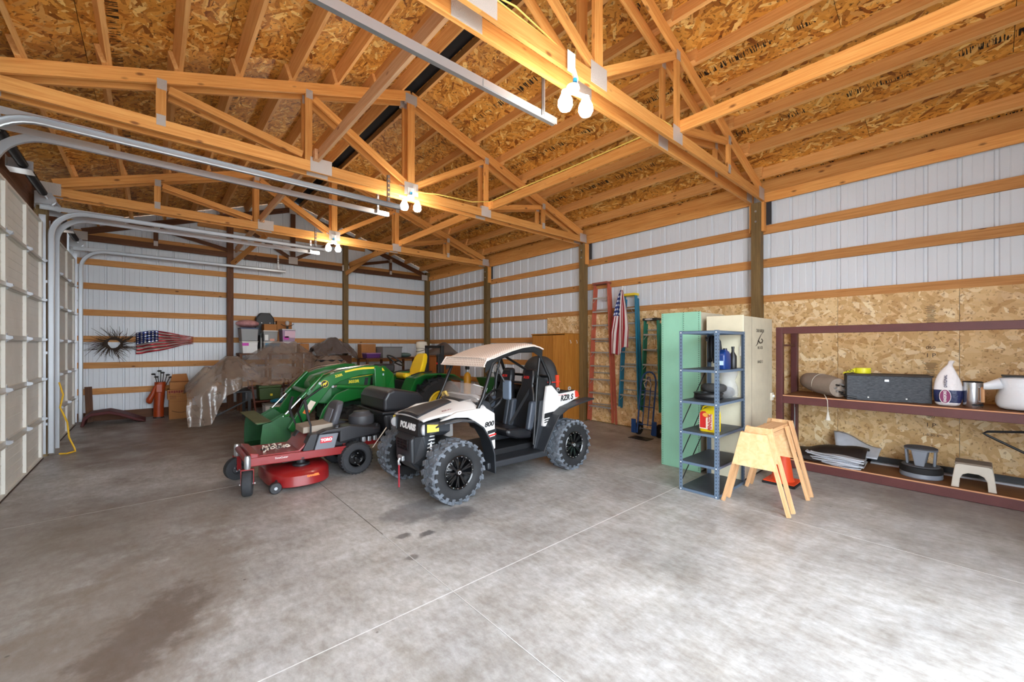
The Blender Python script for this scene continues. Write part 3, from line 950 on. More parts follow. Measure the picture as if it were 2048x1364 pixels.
chest_part('clasp', GALV, 6.945, 6.95, .79, .83, SH + .25, SH + .275, 0)
for q in (.62, .98):
    chest_part('nail_head', WHITE, 6.946, 6.95, q, q + .015, SH + .035, SH + .05, 0)
# roll of yellow tape
TAPE = mat('yellow_barrier_tape', (232, 226, 40), .45)
tp = thing('tape_roll', 'roll of yellow barrier tape on the charcoal wooden box', 'tape', (7.06, 1.02, SH + .34))
MB().lathe([(.045, 0), (.085, 0), (.088, .01), (.083, .035), (.088, .06), (.085, .07), (.045, .07)], (7.06, 1.02, SH + .339), 'z', 28, close=True).build('roll', TAPE, tp, smooth=40)
tl = MB().grid(lambda u, v: (7.06 - .085 * (1 - .2 * u), 1.02 + .06 + u * .13, SH + .339 + .065 * (1 - u) * (1 - .1 * v) + .004 - (.045 * v) * (1 - .6 * u)), 8, 3).build('loose_end', TAPE, tp, solid=.002)
lettering('OO', .05, (6.97, 1.135, SH + .362), (.1, -1, .12), (0, .1, 1), mat('tape_print', (20, 20, 20), .5), tp, 'printing', .0004)
# charcoal briquette bag
def bag_mat():
    m = bpy.data.materials.new('charcoal_bag_paper'); m.use_nodes = True
    n = m.node_tree.nodes; l = m.node_tree.links; p = n['Principled BSDF']
    tc = n.new('ShaderNodeTexCoord'); sx = n.new('ShaderNodeSeparateXYZ'); l.new(tc.outputs['Object'], sx.inputs[0])
    a = n.new('ShaderNodeMath'); a.operation = 'COMPARE'; a.inputs[1].default_value = .115; a.inputs[2].default_value = .072; l.new(sx.outputs[2], a.inputs[0])
    mx = n.new('ShaderNodeMix'); mx.data_type = 'RGBA'; l.new(a.outputs[0], mx.inputs['Factor'])
    mx.inputs['A'].default_value = srgb(232, 226, 226); mx.inputs['B'].default_value = srgb(28, 38, 84)
    l.new(mx.outputs['Result'], p.inputs['Base Color']); p.inputs['Roughness'].default_value = .42
    z = n.new('ShaderNodeTexNoise'); z.inputs['Scale'].default_value = 18; b = n.new('ShaderNodeBump'); b.inputs['Strength'].default_value = .5; b.inputs['Distance'].default_value = .02
    l.new(tc.outputs['Object'], z.inputs['Vector']); l.new(z.outputs['Fac'], b.inputs['Height']); l.new(b.outputs[0], p.inputs['Normal'])
    return m
cb = thing('charcoal_bag', 'white and navy charcoal bag with twisted top on the middle rack shelf', 'bag', (6.99, .245, SH))
rings = []
for k, (z, ry, rx) in enumerate([(0, .085, .05), (.02, .105, .065), (.10, .118, .072), (.19, .122, .07), (.27, .112, .06), (.36, .085, .045), (.44, .045, .028), (.48, .018, .02), (.505, .024, .012), (.53, .03, .008)]):
    rr = random.Random(k)
    cx = 6.99 + (.02 if k > 7 else 0); cy = .245 + (-.03 * max(0, z - .42) / .1)
    ring = []
    for q in range(20):
        a = 2 * PI * q / 20
        sq = 1 / max(abs(math.cos(a)), abs(math.sin(a))) ** .55
        w_ = 1 + .04 * math.sin(5 * a + k) + .03 * math.sin(9 * a - 2 * k)
        ring.append((cx + rx * math.cos(a) * sq * w_, cy + ry * math.sin(a) * sq * w_, SH + z))
    rings.append(ring)
MB().loft(rings).build('sack', bag_mat(), cb, smooth=50, sub=1)
NAVY = mat('navy_print', (30, 40, 88), .5); MAGE = mat('magenta_print', (132, 40, 92), .5)
cbx = 6.898
MB().lathe([(0, -.002), (.048, -.002), (.048, 0), (0, 0)], (0, 0, 0), 'x', 24).xf(Matrix.Translation((cbx, .262, SH + .115)) @ Matrix.Diagonal((1, 1, 1.75, 1))).build('logo_rim', WHITE, cb)
MB().lathe([(0, -.002), (.044, -.002), (.044, 0), (0, 0)], (0, 0, 0), 'x', 24).xf(Matrix.Translation((cbx - .001, .262, SH + .115)) @ Matrix.Diagonal((1, 1, 1.75, 1))).build('logo_oval', MAGE, cb)
lettering('KINGSFORD', .034, (cbx - .0045, .262, SH + .115), (0, 0, 1), (0, 1, 0), WHITE, cb, 'logo_lettering', .0006, sx=.72, bold=.0006)
lettering('ORIGINAL', .036, (6.915, .258, SH + .29), (.12, 0, 1), (0, 1, 0), NAVY, cb, 'lettering', .001, sx=.9, bold=.0006)
# chimney starter
cs = thing('chimney_starter', 'steel charcoal chimney starter with wooden handle on the middle rack shelf', 'fire starter', (7.02, .05, SH))
BRT = mat('bright_steel', (206, 208, 212), .22, .95, rvar=.1, vscale=4)
MB().lathe([(.078, 0), (.08, .004), (.08, .29), (.074, .29), (.074, .02), (.0, .02)], (7.02, .05, SH), 'z', 32).build('cylinder', BRT, cs, smooth=30)
MB().lathe([(.081, .284), (.083, .292), (.074, .296), (.072, .288)], (7.02, .05, SH), 'z', 32, close=True).build('rim', mat('soot_black', (20, 20, 22), .8), cs)
for a in (-2.9, -2.2):
    c = (7.02 + .0805 * math.cos(a), .05 + .0805 * math.sin(a))
    b = MB().lathe([(0, -.0015), (.028, -.0015), (.028, .0015), (0, .0015)], (0, 0, 0), 'x', 14)
    b.xf(Matrix.Translation((c[0], c[1], SH + .035)) @ Matrix.Rotation(a, 4, 'Z') @ Matrix.Diagonal((1, 1, .42, 1))).build('vent_slot', mat('soot_black', (20, 20, 22), .8), cs)
ha = -2.35
hx, hy = 7.02 + .105 * math.cos(ha), .05 + .105 * math.sin(ha)
MB().box(-.012, .012, -.012, .012, SH + .07, SH + .24).xf(Matrix.Translation((hx, hy, 0)) @ Matrix.Rotation(ha, 4, 'Z')).build('handle', mat('handle_wood', (206, 154, 108), .6), cs, bevel=.004)
for z in (.075, .235):
    MB().box(-.035, .005, -.010, .010, SH + z - .004, SH + z + .004).xf(Matrix.Translation((hx, hy, 0)) @ Matrix.Rotation(ha, 4, 'Z')).build('handle_bracket', BRT, cs)
# white plastic bag of something, with a black lid on top
WB = mat('white_plastic_film', (232, 234, 238), .3, bump=.7, bscale=14)
wbg = thing('plastic_sack', 'knotted white plastic sack at the right end of the middle rack shelf', 'bag', (7.08, -.30, SH))
def sackring(z, ry, rx, cx, cy, k):
    return [(cx + rx * math.cos(2 * PI * q / 20) * (1 + .06 * math.sin(4 * 2 * PI * q / 20 + k)), cy + ry * math.sin(2 * PI * q / 20) * (1 + .07 * math.sin(3 * 2 * PI * q / 20 + k * 2)), SH + z) for q in range(20)]
MB().loft([sackring(0, .17, .15, 7.08, -.32, 0), sackring(.03, .2, .18, 7.08, -.32, 1), sackring(.13, .21, .185, 7.08, -.32, 2), sackring(.22, .17, .16, 7.08, -.31, 3), sackring(.29, .15, .14, 7.07, -.28, 4), sackring(.355, .13, .11, 7.05, -.26, 5), sackring(.365, .04, .04, 7.05, -.26, 6)]).build('sack', WB, wbg, smooth=60, sub=1)
MB().loft([[(p[0], p[1], p[2]) for p in [(7.0 + .06 * math.cos(t), -.16 + .02 * math.sin(t), SH + .29 + .06 * math.sin(t)) for t in [2 * PI * k / 10 for k in range(10)]]],
           [(6.95 + .05 * math.cos(t), -.08, SH + .265 + .05 * math.sin(t)) for t in [2 * PI * k / 10 for k in range(10)]],
           [(6.93 + .04 * math.cos(t), -.03, SH + .25 + .035 * math.sin(t) - .01 * math.cos(t)) for t in [2 * PI * k / 10 for k in range(10)]]]).build('twisted_neck', WB, wbg, smooth=60)
MB().box(6.98, 7.2, -.5, -.16, SH + .362, SH + .378).build('black_lid', mat('black_plastic', (24, 24, 26), .4), wbg, bevel=.006)
# rolled canvas with folded chair poking out
CANV = mat('taupe_canvas', (158, 142, 128), .85, var=.12, bump=.3, bscale=90)
rc = thing('canvas_roll', 'taupe canvas roll with folded black frame inside, left end of rack shelf', 'bag', (7.1, 1.48, SH))
p0 = Vector((7.40, 1.72, SH + .19)); p1 = Vector((6.95, 1.25, SH + .135))
d = (p1 - p0).normalized(); sd = d.cross(Vector((0, 0, 1))).normalized(); up = sd.cross(d)
rings = []
for k, (t, r) in enumerate([(0, .08), (.06, .115), (.25, .135), (.5, .14), (.62, .138), (.8, .132), (1, .125)]):
    c = p0.lerp(p1, t)
    rings.append([c + (sd * math.cos(2 * PI * q / 20) + up * math.sin(2 * PI * q / 20)) * r * (1 + .04 * math.sin(2 * 2 * PI * q / 20 + k)) for q in range(20)])
MB().loft(rings[:5] + [rings[5]] + [rings[6]], True).build('canvas', CANV, rc, smooth=60)
cc = p0.lerp(p1, .5)
MB().lathe([(.140, -.004), (.144, 0), (.140, .004)], (0, 0, 0), 'z', 24).xf(Matrix.Translation(cc) @ d.to_track_quat('Z', 'Y').to_matrix().to_4x4()).build('seam_cord', mat('pale_cord', (206, 196, 182), .8), rc)
blk = mat('black_powder_coat', (26, 27, 30), .4)
for k in range(7):
    a = 2 * PI * k / 7
    o_ = (sd * math.cos(a) + up * math.sin(a)) * .06
    MB().tube([p0.lerp(p1, .78) + o_, p1 + d * (.03 + .015 * (k % 3)) + o_ * .85], .012, 8).build('folded_pole', blk if k % 2 else GALV, rc, smooth=40)
MB().tube([p1 + d * .05 + Vector((0, 0, -.07)), p1 + d * .16 + Vector((0, 0, -.085)), p1 + d * .2 + Vector((.05, -.06, -.09))], .014, 8).build('folded_pole', blk, rc, smooth=40)
MB().tube([(6.90, 1.40, SH + .04), (6.80, 1.36, SH + .012), (6.787, 1.34, SH - .03), (6.787, 1.335, SH - .19)], .005, 6).build('draw_cord', mat('pale_cord', (206, 196, 182), .8), rc)
MB().lathe([(.006, 0), (.012, -.02), (.016, -.05), (.03, -.11), (.0, -.11)], (6.787, 1.335, SH - .18), 'z', 10).build('tassel', mat('tassel_thread', (214, 208, 196), .9), rc, smooth=40)
# bottom shelf: folded tarps
BRN = mat('brown_tarp', (40, 30, 26), .55, var=.3, bump=.4, bscale=12)
SIL = mat('silver_tarp', (196, 200, 208), .45, var=.15, bump=.4, bscale=20)
tf = thing('folded_tarp', 'folded brown and silver tarpaulin on the bottom rack shelf', 'tarpaulin', (7.1, 1.4, SB))
MB().grid(lambda u, v: (6.86 + .05 * u + .58 * v, 1.84 - u * .86, SB + .02 + (.10 + .09 * min(1, max(0, (u - .25) * 3))) * math.sin(PI * min(1, v * 1.05)) ** .6 + .012 * math.sin(13 * u + 5 * v)), 20, 12).build('brown_sheet', BRN, tf, smooth=60, solid=.03)
lay = MB()
for k in range(9):
    z = SB + .008 + k * .0145
    sh = .02 * math.sin(k * 1.7)
    pts = []
    for q in range(15):
        t = q / 14
        pts.append((6.83 + sh + .02 * math.sin(5 * t + k) + .12 * (1 - t) ** 3, 1.60 - .60 * t + .03 * math.sin(k * 2.1), z + .008 * math.sin(7 * t + k * 1.3)))
    lay.loft([[(p[0], p[1], p[2] - .006), (p[0] + .40, p[1] + .02, p[2] - .006), (p[0] + .40, p[1] + .02, p[2] + .006), (p[0], p[1], p[2] + .006)] for p in pts])
lay.build('silver_folds', SIL, tf, smooth=50)
MB().grid(lambda u, v: (7.10 + .38 * v, 1.30 - .42 * u + .10 * v * (1 - u), SB + .12 + .24 * v * (1 - .62 * u) + .03 * math.sin(6 * u) * v), 12, 10).build('silver_flap', SIL, tf, smooth=60, solid=.008)
# step stools
GPL = mat('grey_plastic', (128, 134, 144), .4); BRB = mat('black_rubber', (22, 22, 24), .75)
ss = thing('rolling_step_stool', 'round grey two-step rolling stool with black rubber bumper on bottom rack shelf', 'step stool', (7.10, .47, SB))
c = (7.10, .475, SB)
MB().lathe([(0, 0), (.188, 0), (.195, .012), (.19, .055), (.175, .06), (0, .06)], c, 'z', 40).build('base_ring', GPL, ss, smooth=30)
MB().lathe([(.19, .058), (.196, .065), (.19, .125), (.17, .132), (.17, .058)], c, 'z', 40, close=True).build('rubber_bumper', BRB, ss, smooth=30)
MB().lathe([(0, .13), (.172, .13), (.174, .136), (.168, .142), (0, .142)], c, 'z', 40).build('lower_tread', mat('ribbed_tread', (84, 84, 88), .8, bump=.5, bscale=120), ss, smooth=30)
for k in range(4):
    a = PI / 4 + PI / 2 * k + .75
    b = MB().loft([[(.112, -.055, .142), (.135, -.055, .142), (.135, .055, .142), (.112, .055, .142)], [(.115, -.078, .32), (.138, -.078, .32), (.138, .078, .32), (.115, .078, .32)]][::-1])
    b = MB().loft([[(.105, -.04, .142), (.13, -.04, .142), (.13, .04, .142), (.105, .04, .142)], [(.118, -.072, .325), (.14, -.072, .325), (.14, .072, .325), (.118, .072, .325)]])
    b.xf(Matrix.Translation(c) @ Matrix.Rotation(a, 4, 'Z')).build('leg', GPL, ss, bevel=.008)
MB().lathe([(0, .325), (.15, .325), (.152, .34), (0, .34)], c, 'z', 40).build('top_step', GPL, ss, smooth=30)
MB().lathe([(0, .341), (.148, .341), (.15, .348), (.142, .355), (0, .356)], c, 'z', 40).build('top_tread', mat('ribbed_tread', (84, 84, 88), .8), ss, smooth=30)
BEI = mat('beige_plastic', (206, 198, 184), .45, var=.1, vscale=6)
bs = thing('step_stool', 'beige moulded plastic step stool with arched sides on bottom rack shelf', 'step stool', (6.98, .04, SB))
yc = .045; hw = .17
arch = [(-hw, 0), (-hw + .012, .12), (-hw + .03, .25), (-hw + .06, .268), (hw - .06, .268), (hw - .03, .25), (hw - .012, .12), (hw, 0), (hw - .062, 0), (hw - .068, .10), (hw - .09, .15), (hw - .13, .172), (-hw + .13, .172), (-hw + .09, .15), (-hw + .068, .10), (-hw + .062, 0)]
for x in (6.87, 7.10):
    left = [p for p in arch]
    MB().prism([(yc + p[0], SB + p[1]) for p in left], 'x', x - .014, x + .014).build('arched_side', BEI, bs, bevel=.006)
for s in (-1, 1):
    MB().prism([(yc + s * (hw - .004), SB + .0), (yc + s * (hw - .03), SB + .26), (yc + s * (hw - .045), SB + .26), (yc + s * (hw - .02), SB + .0)], 'x', 6.885, 7.085).build('side_panel', BEI, bs)
MB().box(6.855, 7.115, yc - hw + .03, yc + hw - .03, SB + .262, SB + .285).build('top_step', mat('worn_tread', (136, 122, 108), .8, var=.2), bs, bevel=.008)
# black bed rails and leaning tube frame
t = thing('bed_rail', 'black and silver metal rails lying along the back of the bottom rack shelf', 'metal rail', (7.42, .2, SB))
MB().box(7.44, 7.47, -1.1, .98, SB, SB + .09).build('black_rail', blk, t)
MB().box(7.36, 7.43, -1.1, .98, SB, SB + .022).build('silver_rail', GALV, t)
t = MB().tube([(7.18, -1.05, SB + .75), (7.12, -.06, SB + .625), (7.10, -.03, SB + .605), (7.10, -.06, SB + .585), (7.2, -1.05, SB + .012)], .013, 10).build('tube_frame', blk, smooth=40)
tag(t, 'bent black tube frame leaning behind the beige stool at the right edge', 'metal frame')
t = MB().tube([(7.3, 1.845, .905), (7.3, 1.845, .75), (7.28, 1.84, .50), (7.295, 1.842, .45), (7.32, 1.845, .50), (7.32, 1.845, .80)], .006, 6).build('wire_hook', GALV, smooth=40)
tag(t, 'bent wire hook hanging under the left end of the middle rack shelf', 'hook')

# ------------------------------------------------------------------ cabinets
MINT = mat('mint_green_paint', (146, 202, 174), .5, var=.1, vscale=2.5)
CREAM = mat('cream_paint', (226, 218, 190), .5, var=.12, vscale=2.2)
CREAMS = mat('aged_cream_paint', (206, 196, 172), .6, var=.16, vscale=3.0)
HOLE = mat('hole_black', (22, 30, 28), .8)
gc = thing('metal_locker', 'tall mint green metal locker with rivet holes behind the open shelving', 'cabinet', (6.0, 2.78, 0))
MB().box(5.625, 6.42, 2.505, 3.065, .02, 2.19).build('carcass', CREAMS, gc, bevel=.006)
fp = MB().box(5.600, 5.624, 2.500, 3.070, .0, 2.198).build('front_panel', MINT, gc, bevel=.006)
MB().box(5.598, 5.6, 2.748, 2.752, 0.02, 2.19).build('panel_seam', mat('mint_shadow_line', (112, 176, 148), .6), fp)
hl = MB()
for k in range(84):
    z = .03 + k * .026
    for y_ in (3.045, 2.522) + ((2.735,) if z > 1.9 else ()):
        hl.box(5.5985, 5.6, y_ - .005, y_ + .005, z, z + .009)
o = hl.build('rivet_holes', HOLE, fp); o['kind'] = 'stuff'
wc = thing('wooden_locker', 'tall cream cabinet with black stencilled side beside the steel rack', 'cabinet', (6.15, 2.19, 0))
MB().box(5.62, 6.71, 1.968, 2.415, .03, 2.11).build('carcass', CREAMS, wc, bevel=.006)
MB().box(5.600, 5.619, 1.96, 2.42, .03, 2.12).build('door', CREAM, wc, bevel=.005)
MB().box(5.61, 6.70, 1.98, 2.40, 0, .03).build('plinth', mat('dark_plinth', (70, 62, 52), .8), wc)
INKB = mat('stencil_ink', (46, 36, 26), .7)
def sten(tx, sz, x, z, sx=1):
    lettering(tx, sz, (x, 1.9675, z), (1, 0, 0), (0, 0, 1), INKB, wc, 'stencil_lettering', .0004, sx=sx, bold=.0008)
sten('CRASH BARROW', .062, 6.22, 1.93, .62)
sten('NO. 0-120', .055, 6.22, 1.70, .78)
sten('HANGER 13', .055, 6.22, 1.51, .70)
MB().loft([[(x + w_, 1.9665, z), (x - w_, 1.9665, z), (x - w_, 1.9674, z), (x + w_, 1.9674, z)] for x, z, w_ in ((6.36, 1.93, .008), (6.24, 1.87, .012), (6.15, 1.80, .02), (6.12, 1.755, .02), (6.05, 1.72, .006))]).build('stencil_mark', INKB, wc)
MB().tube([(6.15, 1.967, 1.80), (6.2, 1.967, 1.765), (6.28, 1.967, 1.77), (6.31, 1.967, 1.80), (6.27, 1.967, 1.82)], .008, 6).build('stencil_mark', INKB, wc)
MB().box(5.90, 5.903, 1.9665, 1.9676, .05, 2.1).build('board_seam', INK, wc)
MB().box(6.62, 6.70, 1.945, 1.9675, .95, 1.06).build('outlet_plate', mat('ivory_plastic', (222, 214, 194), .4), wc, bevel=.004)
MB().lathe([(0, 0), (.02, 0), (.018, -.016), (0, -.02)], (6.675, 1.945, 1.01), 'y', 12).build('knob', WHITE, wc, smooth=30)
MB().box(5.585, 5.60, 1.965, 2.005, 1.60, 1.72).build('latch', mat('chipped_white', (232, 226, 210), .5), wc, bevel=.003)
# oak cabinet
OAK = wood('varnished_oak', (204, 140, 62), (166, 100, 36), (120, 66, 22), .4, knots=False)
ow = thing('oak_wardrobe', 'varnished oak wardrobe behind the buggy, beside the orange ladder', 'cabinet', (7.32, 6.6, 0))
plank('side_panel', (7.33, 6.20, .02), (7.33, 6.20, 2.0), .02, .58, OAK, ow, up=(1, 0, 0))
plank('side_panel', (7.33, 7.26, .02), (7.33, 7.26, 2.0), .02, .58, OAK, ow, up=(1, 0, 0))
plank('back_panel', (7.62, 6.73, .02), (7.62, 6.73, 2.0), 1.04, .012, OAK, ow, up=(1, 0, 0))
for y0, y1 in ((6.215, 6.575), (6.58, 7.24)):
    dd = plank('door', (7.045, (y0 + y1) / 2, .06), (7.045, (y0 + y1) / 2, 1.98), y1 - y0 - .006, .02, OAK, ow, up=(1, 0, 0))
plank('top_panel', (7.33, 6.185, 2.01), (7.33, 7.275, 2.01), .62, .022, OAK, ow)
plank('plinth', (7.09, 6.2, .03), (7.09, 7.25, .03), .02, .06, OAK, ow)
for x in (7.20, 7.42):
    MB().tube([(x, 6.188, 1.86), (x, 6.17, 1.85), (x, 6.165, 1.83), (x + .01, 6.16, 1.80), (x + .01, 6.175, 1.79)], .006, 6).build('coat_hook', WHITE, ow)

# ------------------------------------------------------------------ open metal shelving
SBL = mat('shelving_blue_grey', (104, 124, 146), .42, .25, var=.08, vscale=6)
SDK = mat('shelf_dark_top', (74, 78, 86), .5, .2, var=.2, vscale=7)
sv = thing('metal_shelving', 'blue-grey slotted metal shelving unit in front of the two lockers', 'shelf', (5.18, 2.16, 0))
X0, X1, Y0, Y1 = 4.775, 5.575, 1.935, 2.385
slots = MB()
for x, sx in ((X0, 1), (X1, -1)):
    for y_, sy in ((Y0, 1), (Y1, -1)):
        MB().prism([(x, y_), (x + sx * .04, y_), (x + sx * .04, y_ + sy * .003), (x + sx * .003, y_ + sy * .003), (x + sx * .003, y_ + sy * .04), (x, y_ + sy * .04)], 'z', 0, 1.905).build('upright', SBL, sv)
        for k in range(48):
            z = .04 + k * .039
            slots.box(x - sx * .0007, x, min(y_ + sy * .016, y_ + sy * .025), max(y_ + sy * .016, y_ + sy * .025), z, z + .013)
            slots.box(min(x + sx * .016, x + sx * .025), max(x + sx * .016, x + sx * .025), y_ - sy * .0007, y_, z, z + .013)
o = slots.build('slots', mat('slot_shade', (40, 46, 56), .8), sv); o['kind'] = 'stuff'
SZ = (.035, .355, .715, 1.075, 1.45, 1.90)
g = .0045
for z in SZ:
    s_ = MB().box(X0 + g, X1 - g, Y0 + g, Y1 - g, z - .003, z)
    for a, b, c_, d_ in ((X0 + g, X0 + g + .003, Y0 + g, Y1 - g), (X1 - g - .003, X1 - g, Y0 + g, Y1 - g), (X0 + g, X1 - g, Y0 + g, Y0 + g + .003), (X0 + g, X1 - g, Y1 - g - .003, Y1 - g)):
        s_.box(a, b, c_, d_, z - .032, z)
    so = s_.build('shelf', SBL, sv)
    MB().box(X0 + .012, X1 - .012, Y0 + .012, Y1 - .012, z, z + .0012).build('shelf_mat', SDK, so)
    for x in (X0 - .003, X1 + .001):
        for y_ in (Y0 + .02, Y1 - .02):
            MB().box(x, x + .003, y_ - .006, y_ + .006, z - .024, z - .012).build('bolt', WHITE, so)
for a, b in (((X0 + .02, .36), (X1 - .02, 1.06)), ((X0 + .02, .72), (X1 - .02, 1.44)), ((X0 + .02, .05), (X1 - .02, .70))):
    MB().bar((a[0], Y1 + .004, a[1]), (b[0], Y1 + .004, b[1]), .004, .016).build('diagonal_brace', mat('dark_steel_strip', (36, 40, 46), .5, .5), sv)
def jug(name, lab, x, y, z, w_, dp, h, m, capm, cat='jug'):
    t = thing(name, lab, cat, (x, y, z))
    hw, hd = w_ / 2, dp / 2
    rings = []
    for zz, sw, ox in ((0, .94, 0), (.01, 1, 0), (h * .62, 1, 0), (h * .74, .93, 0), (h * .86, .55, .12), (h * .90, .34, .16), (h * .95, .34, .16)):
        ring = []
        for q in range(20):
            a = 2 * PI * q / 20
            cx, sy = math.cos(a), math.sin(a)
            e = .42
            px_ = hd * (abs(cx) ** e) * (1 if cx > 0 else -1) * (sw if sw > .6 else .8 * sw + .2)
            py_ = hw * (abs(sy) ** e) * (1 if sy > 0 else -1) * sw - ox * w_
            ring.append((x + px_ * (1 if sw > .5 else .6), y + py_, z + zz))
        rings.append(ring)
    MB().loft(rings).build('body', m, t, smooth=50)
    MB().lathe([(0, .95 * h), (.021, .95 * h), (.021, 1.02 * h), (0, 1.02 * h)], (x, y - .16 * w_, z), 'z', 14).build('cap', capm, t, smooth=30)
    MB().tube([(x, y - .06 * w_, z + h * .88), (x, y + .15 * w_, z + h * .93), (x, y + .36 * w_, z + h * .86), (x, y + .42 * w_, z + h * .72)], .013, 8).build('handle', m, t, smooth=40)
    return t
YJ = mat('yellow_jug_plastic', (240, 210, 30), .35); RED = mat('red_label', (200, 40, 34), .45)
t = jug('motor_oil_jug', 'large yellow motor oil jug with red label on the shelving', 4.96, 2.10, .717, .215, .13, .325, YJ, YJ)
LX = 4.96 - .0665
MB().box(LX - .001, LX, 2.045, 2.195, .75, .93).build('label_white', mat('label_white', (238, 226, 206), .45), t)
MB().prism([(2.12, .76), (2.19, .76), (2.19, .93), (2.165, .955), (2.125, .955), (2.085, .90), (2.12, .88)], 'x', LX - .002, LX - .001).build('label_red', RED, t)
MB().lathe([(0, -.001), (.035, -.001), (.035, 0), (0, 0)], (0, 0, 0), 'x', 20).xf(Matrix.Translation((LX - .002, 2.12, .915)) @ Matrix.Diagonal((1, 1.1, .7, 1))).build('label_bell', mat('label_gold', (232, 166, 70), .45), t)
lettering('PENNZOIL', .055, (LX - .0025, 2.075, .835), (0, 0, 1), (0, 1, 0), RED, t, 'lettering', .0006, sx=.72, bold=.002)
BJ = mat('blue_jug_plastic', (20, 52, 112), .3)
t = jug('coolant_jug', 'dark blue fluid jug on the upper level of the shelving', 5.10, 2.005, 1.452, .115, .2, .24, BJ, mat('black_plastic', (24, 24, 26), .4))
MB().box(4.998, 4.9995, 1.965, 2.02, 1.50, 1.55).build('label', mat('label_paleblue', (180, 206, 226), .4), t)
t = thing('oil_bottle', 'slim black oil bottle beside the dark blue jug on the shelving', 'bottle', (5.33, 1.985, 1.452))
MB().lathe([(0, 0), (.04, 0), (.043, .01), (.043, .15), (.016, .20), (.015, .24), (0, .24)], (5.33, 1.985, 1.452), 'z', 18).build('body', mat('black_plastic', (24, 24, 26), .4), t, smooth=30)
MB().lathe([(0, .24), (.018, .24), (.018, .265), (0, .265)], (5.33, 1.985, 1.452), 'z', 14).build('cap', mat('black_plastic', (24, 24, 26), .4), t)
t = thing('small_tire', 'small rubber tire lying on a black pan on the shelving', 'tire', (5.12, 2.19, 1.077))
MB().lathe([(.06, .035), (.075, .005), (.12, 0), (.145, .02), (.15, .045), (.145, .07), (.12, .09), (.075, .085), (.06, .055)], (5.30, 2.20, 1.157), 'z', 28, close=True).build('tread', mat('dusty_rubber', (58, 56, 54), .9, bump=.6, bscale=50), t, smooth=40)
MB().lathe([(0, 0), (.155, 0), (.165, .03), (.16, .035), (.16, .065), (.17, .07), (.165, .077), (.10, .077), (.10, .03), (0, .03)], (5.12, 2.19, 1.078), 'z', 32).build('black_pan', mat('black_plastic', (24, 24, 26), .4), t, smooth=30)
FILM = mat('clear_film', (200, 200, 200), .15, 0, .6, alpha=.32, bump=.8, bscale=9)
t = thing('clear_plastic_bag', 'clear plastic bag of black parts on the middle of the shelving', 'bag', (5.42, 2.08, 1.077))
MB().loft([[(5.42 + r * .9 * math.cos(a) * (1 + .1 * math.sin(3 * a)), 2.08 + r * math.sin(a) * (1 + .08 * math.cos(4 * a)), 1.078 + z) for a in [2 * PI * q / 18 for q in range(18)]] for z, r in ((0, .09), (.04, .115), (.14, .11), (.22, .08), (.30, .11), (.345, .10))], False).build('film', FILM, t, smooth=60)
MB().ell((5.42, 2.08, 1.15), (.075, .085, .07)).build('contents', mat('dark_grit', (48, 46, 46), .9, bump=.8, bscale=40), t, smooth=60)
t = thing('cable_bundle', 'bundle of black straps hanging from the back corner of the shelving', 'strap', (5.6, 2.36, 1.45))
for k in range(6):
    a = k * 1.05
    dx, dy = .03 * math.cos(a), .035 * math.sin(a)
    MB().tube([(5.53 + dx * .5, 2.31 + dy, 1.86), (5.50 + dx, 2.30 + dy * 1.4, 1.78), (5.51 + dx, 2.30 + dy * 1.2, 1.62 - .02 * k), (5.49 + dx * 1.3, 2.29 + dy * 1.6, 1.50 + .01 * k)], .013, 6).build('strap', mat('black_plastic', (24, 24, 26), .4), t, smooth=40)
MB().tube([(5.44, 2.34, 1.80), (5.48, 2.37, 1.83), (5.53, 2.33, 1.82), (5.50, 2.26, 1.80), (5.46, 2.22, 1.82), (5.47, 2.20, 1.78), (5.45, 2.17, 1.60)], .02, 8).build('rag', mat('dark_rag', (52, 52, 54), .9, bump=.6), t, smooth=50)

# ------------------------------------------------------------------ nested sawhorses and traffic cone
SAWW = wood('sawhorse_pine', (226, 182, 136), (198, 146, 98), (150, 96, 58), knots=False)
SAWP = wood('sawhorse_plywood', (236, 198, 150), (216, 168, 116), (180, 126, 80), knots=False, scale=.4)
def sawhorse(dx, dz, label):
    t = thing('sawhorse', label, 'sawhorse', (5.15 + dx, 1.58, 0), 'nested sawhorses')
    yc = 1.575; Xa, Xb = 4.80 + dx, 5.50 + dx
    H = .80 + dz
    plank('top_beam', (Xa + .024, yc, H - .05), (Xb - .024, yc, H - .05), .17, .04, SAWW, t)
    for x, s in ((Xa, -1), (Xb, 1)):
        for q in (-1, 1):
            plank('leg', (x, yc + q * .315, .003), (x, yc + q * .105, H), .034, .034, SAWW, t, up=(0, q, .25))
        x0 = x + s * .0195
        ww = lambda z: .315 - .21 * z / H
        zl = .44 + dz
        MB().prism([(yc - ww(zl) - .012, zl), (yc + ww(zl) + .012, zl), (yc + ww(H) + .018, H + .0), (yc - ww(H) - .018, H + .0)], 'x', min(x0, x0 + s * .014), max(x0, x0 + s * .014)).build('gusset', SAWP, t)
    return t
sawhorse(0, 0, 'lower wooden sawhorse with plywood end, nested under its twin by the shelving')
t2 = sawhorse(.15, .045, 'upper wooden sawhorse stacked over its twin beside the traffic cone')
CONE = mat('safety_orange', (232, 78, 34), .5)
t = thing('traffic_cone', 'orange traffic cone with black base between the sawhorse legs', 'cone', (5.98, 1.64, 0))
MB().box(5.80, 6.16, 1.46, 1.82, 0, .03).build('base', mat('black_rubber', (22, 22, 24), .75), t, bevel=.012)
MB().box(5.81, 6.15, 1.47, 1.81, .03, .042).build('base_flange', CONE, t, bevel=.006)
MB().lathe([(.13, .042), (.12, .06), (.028, .70), (.022, .71), (.022, .69), (.11, .05)], (5.98, 1.64, 0), 'z', 28, close=True).build('cone_body', CONE, t, smooth=40)

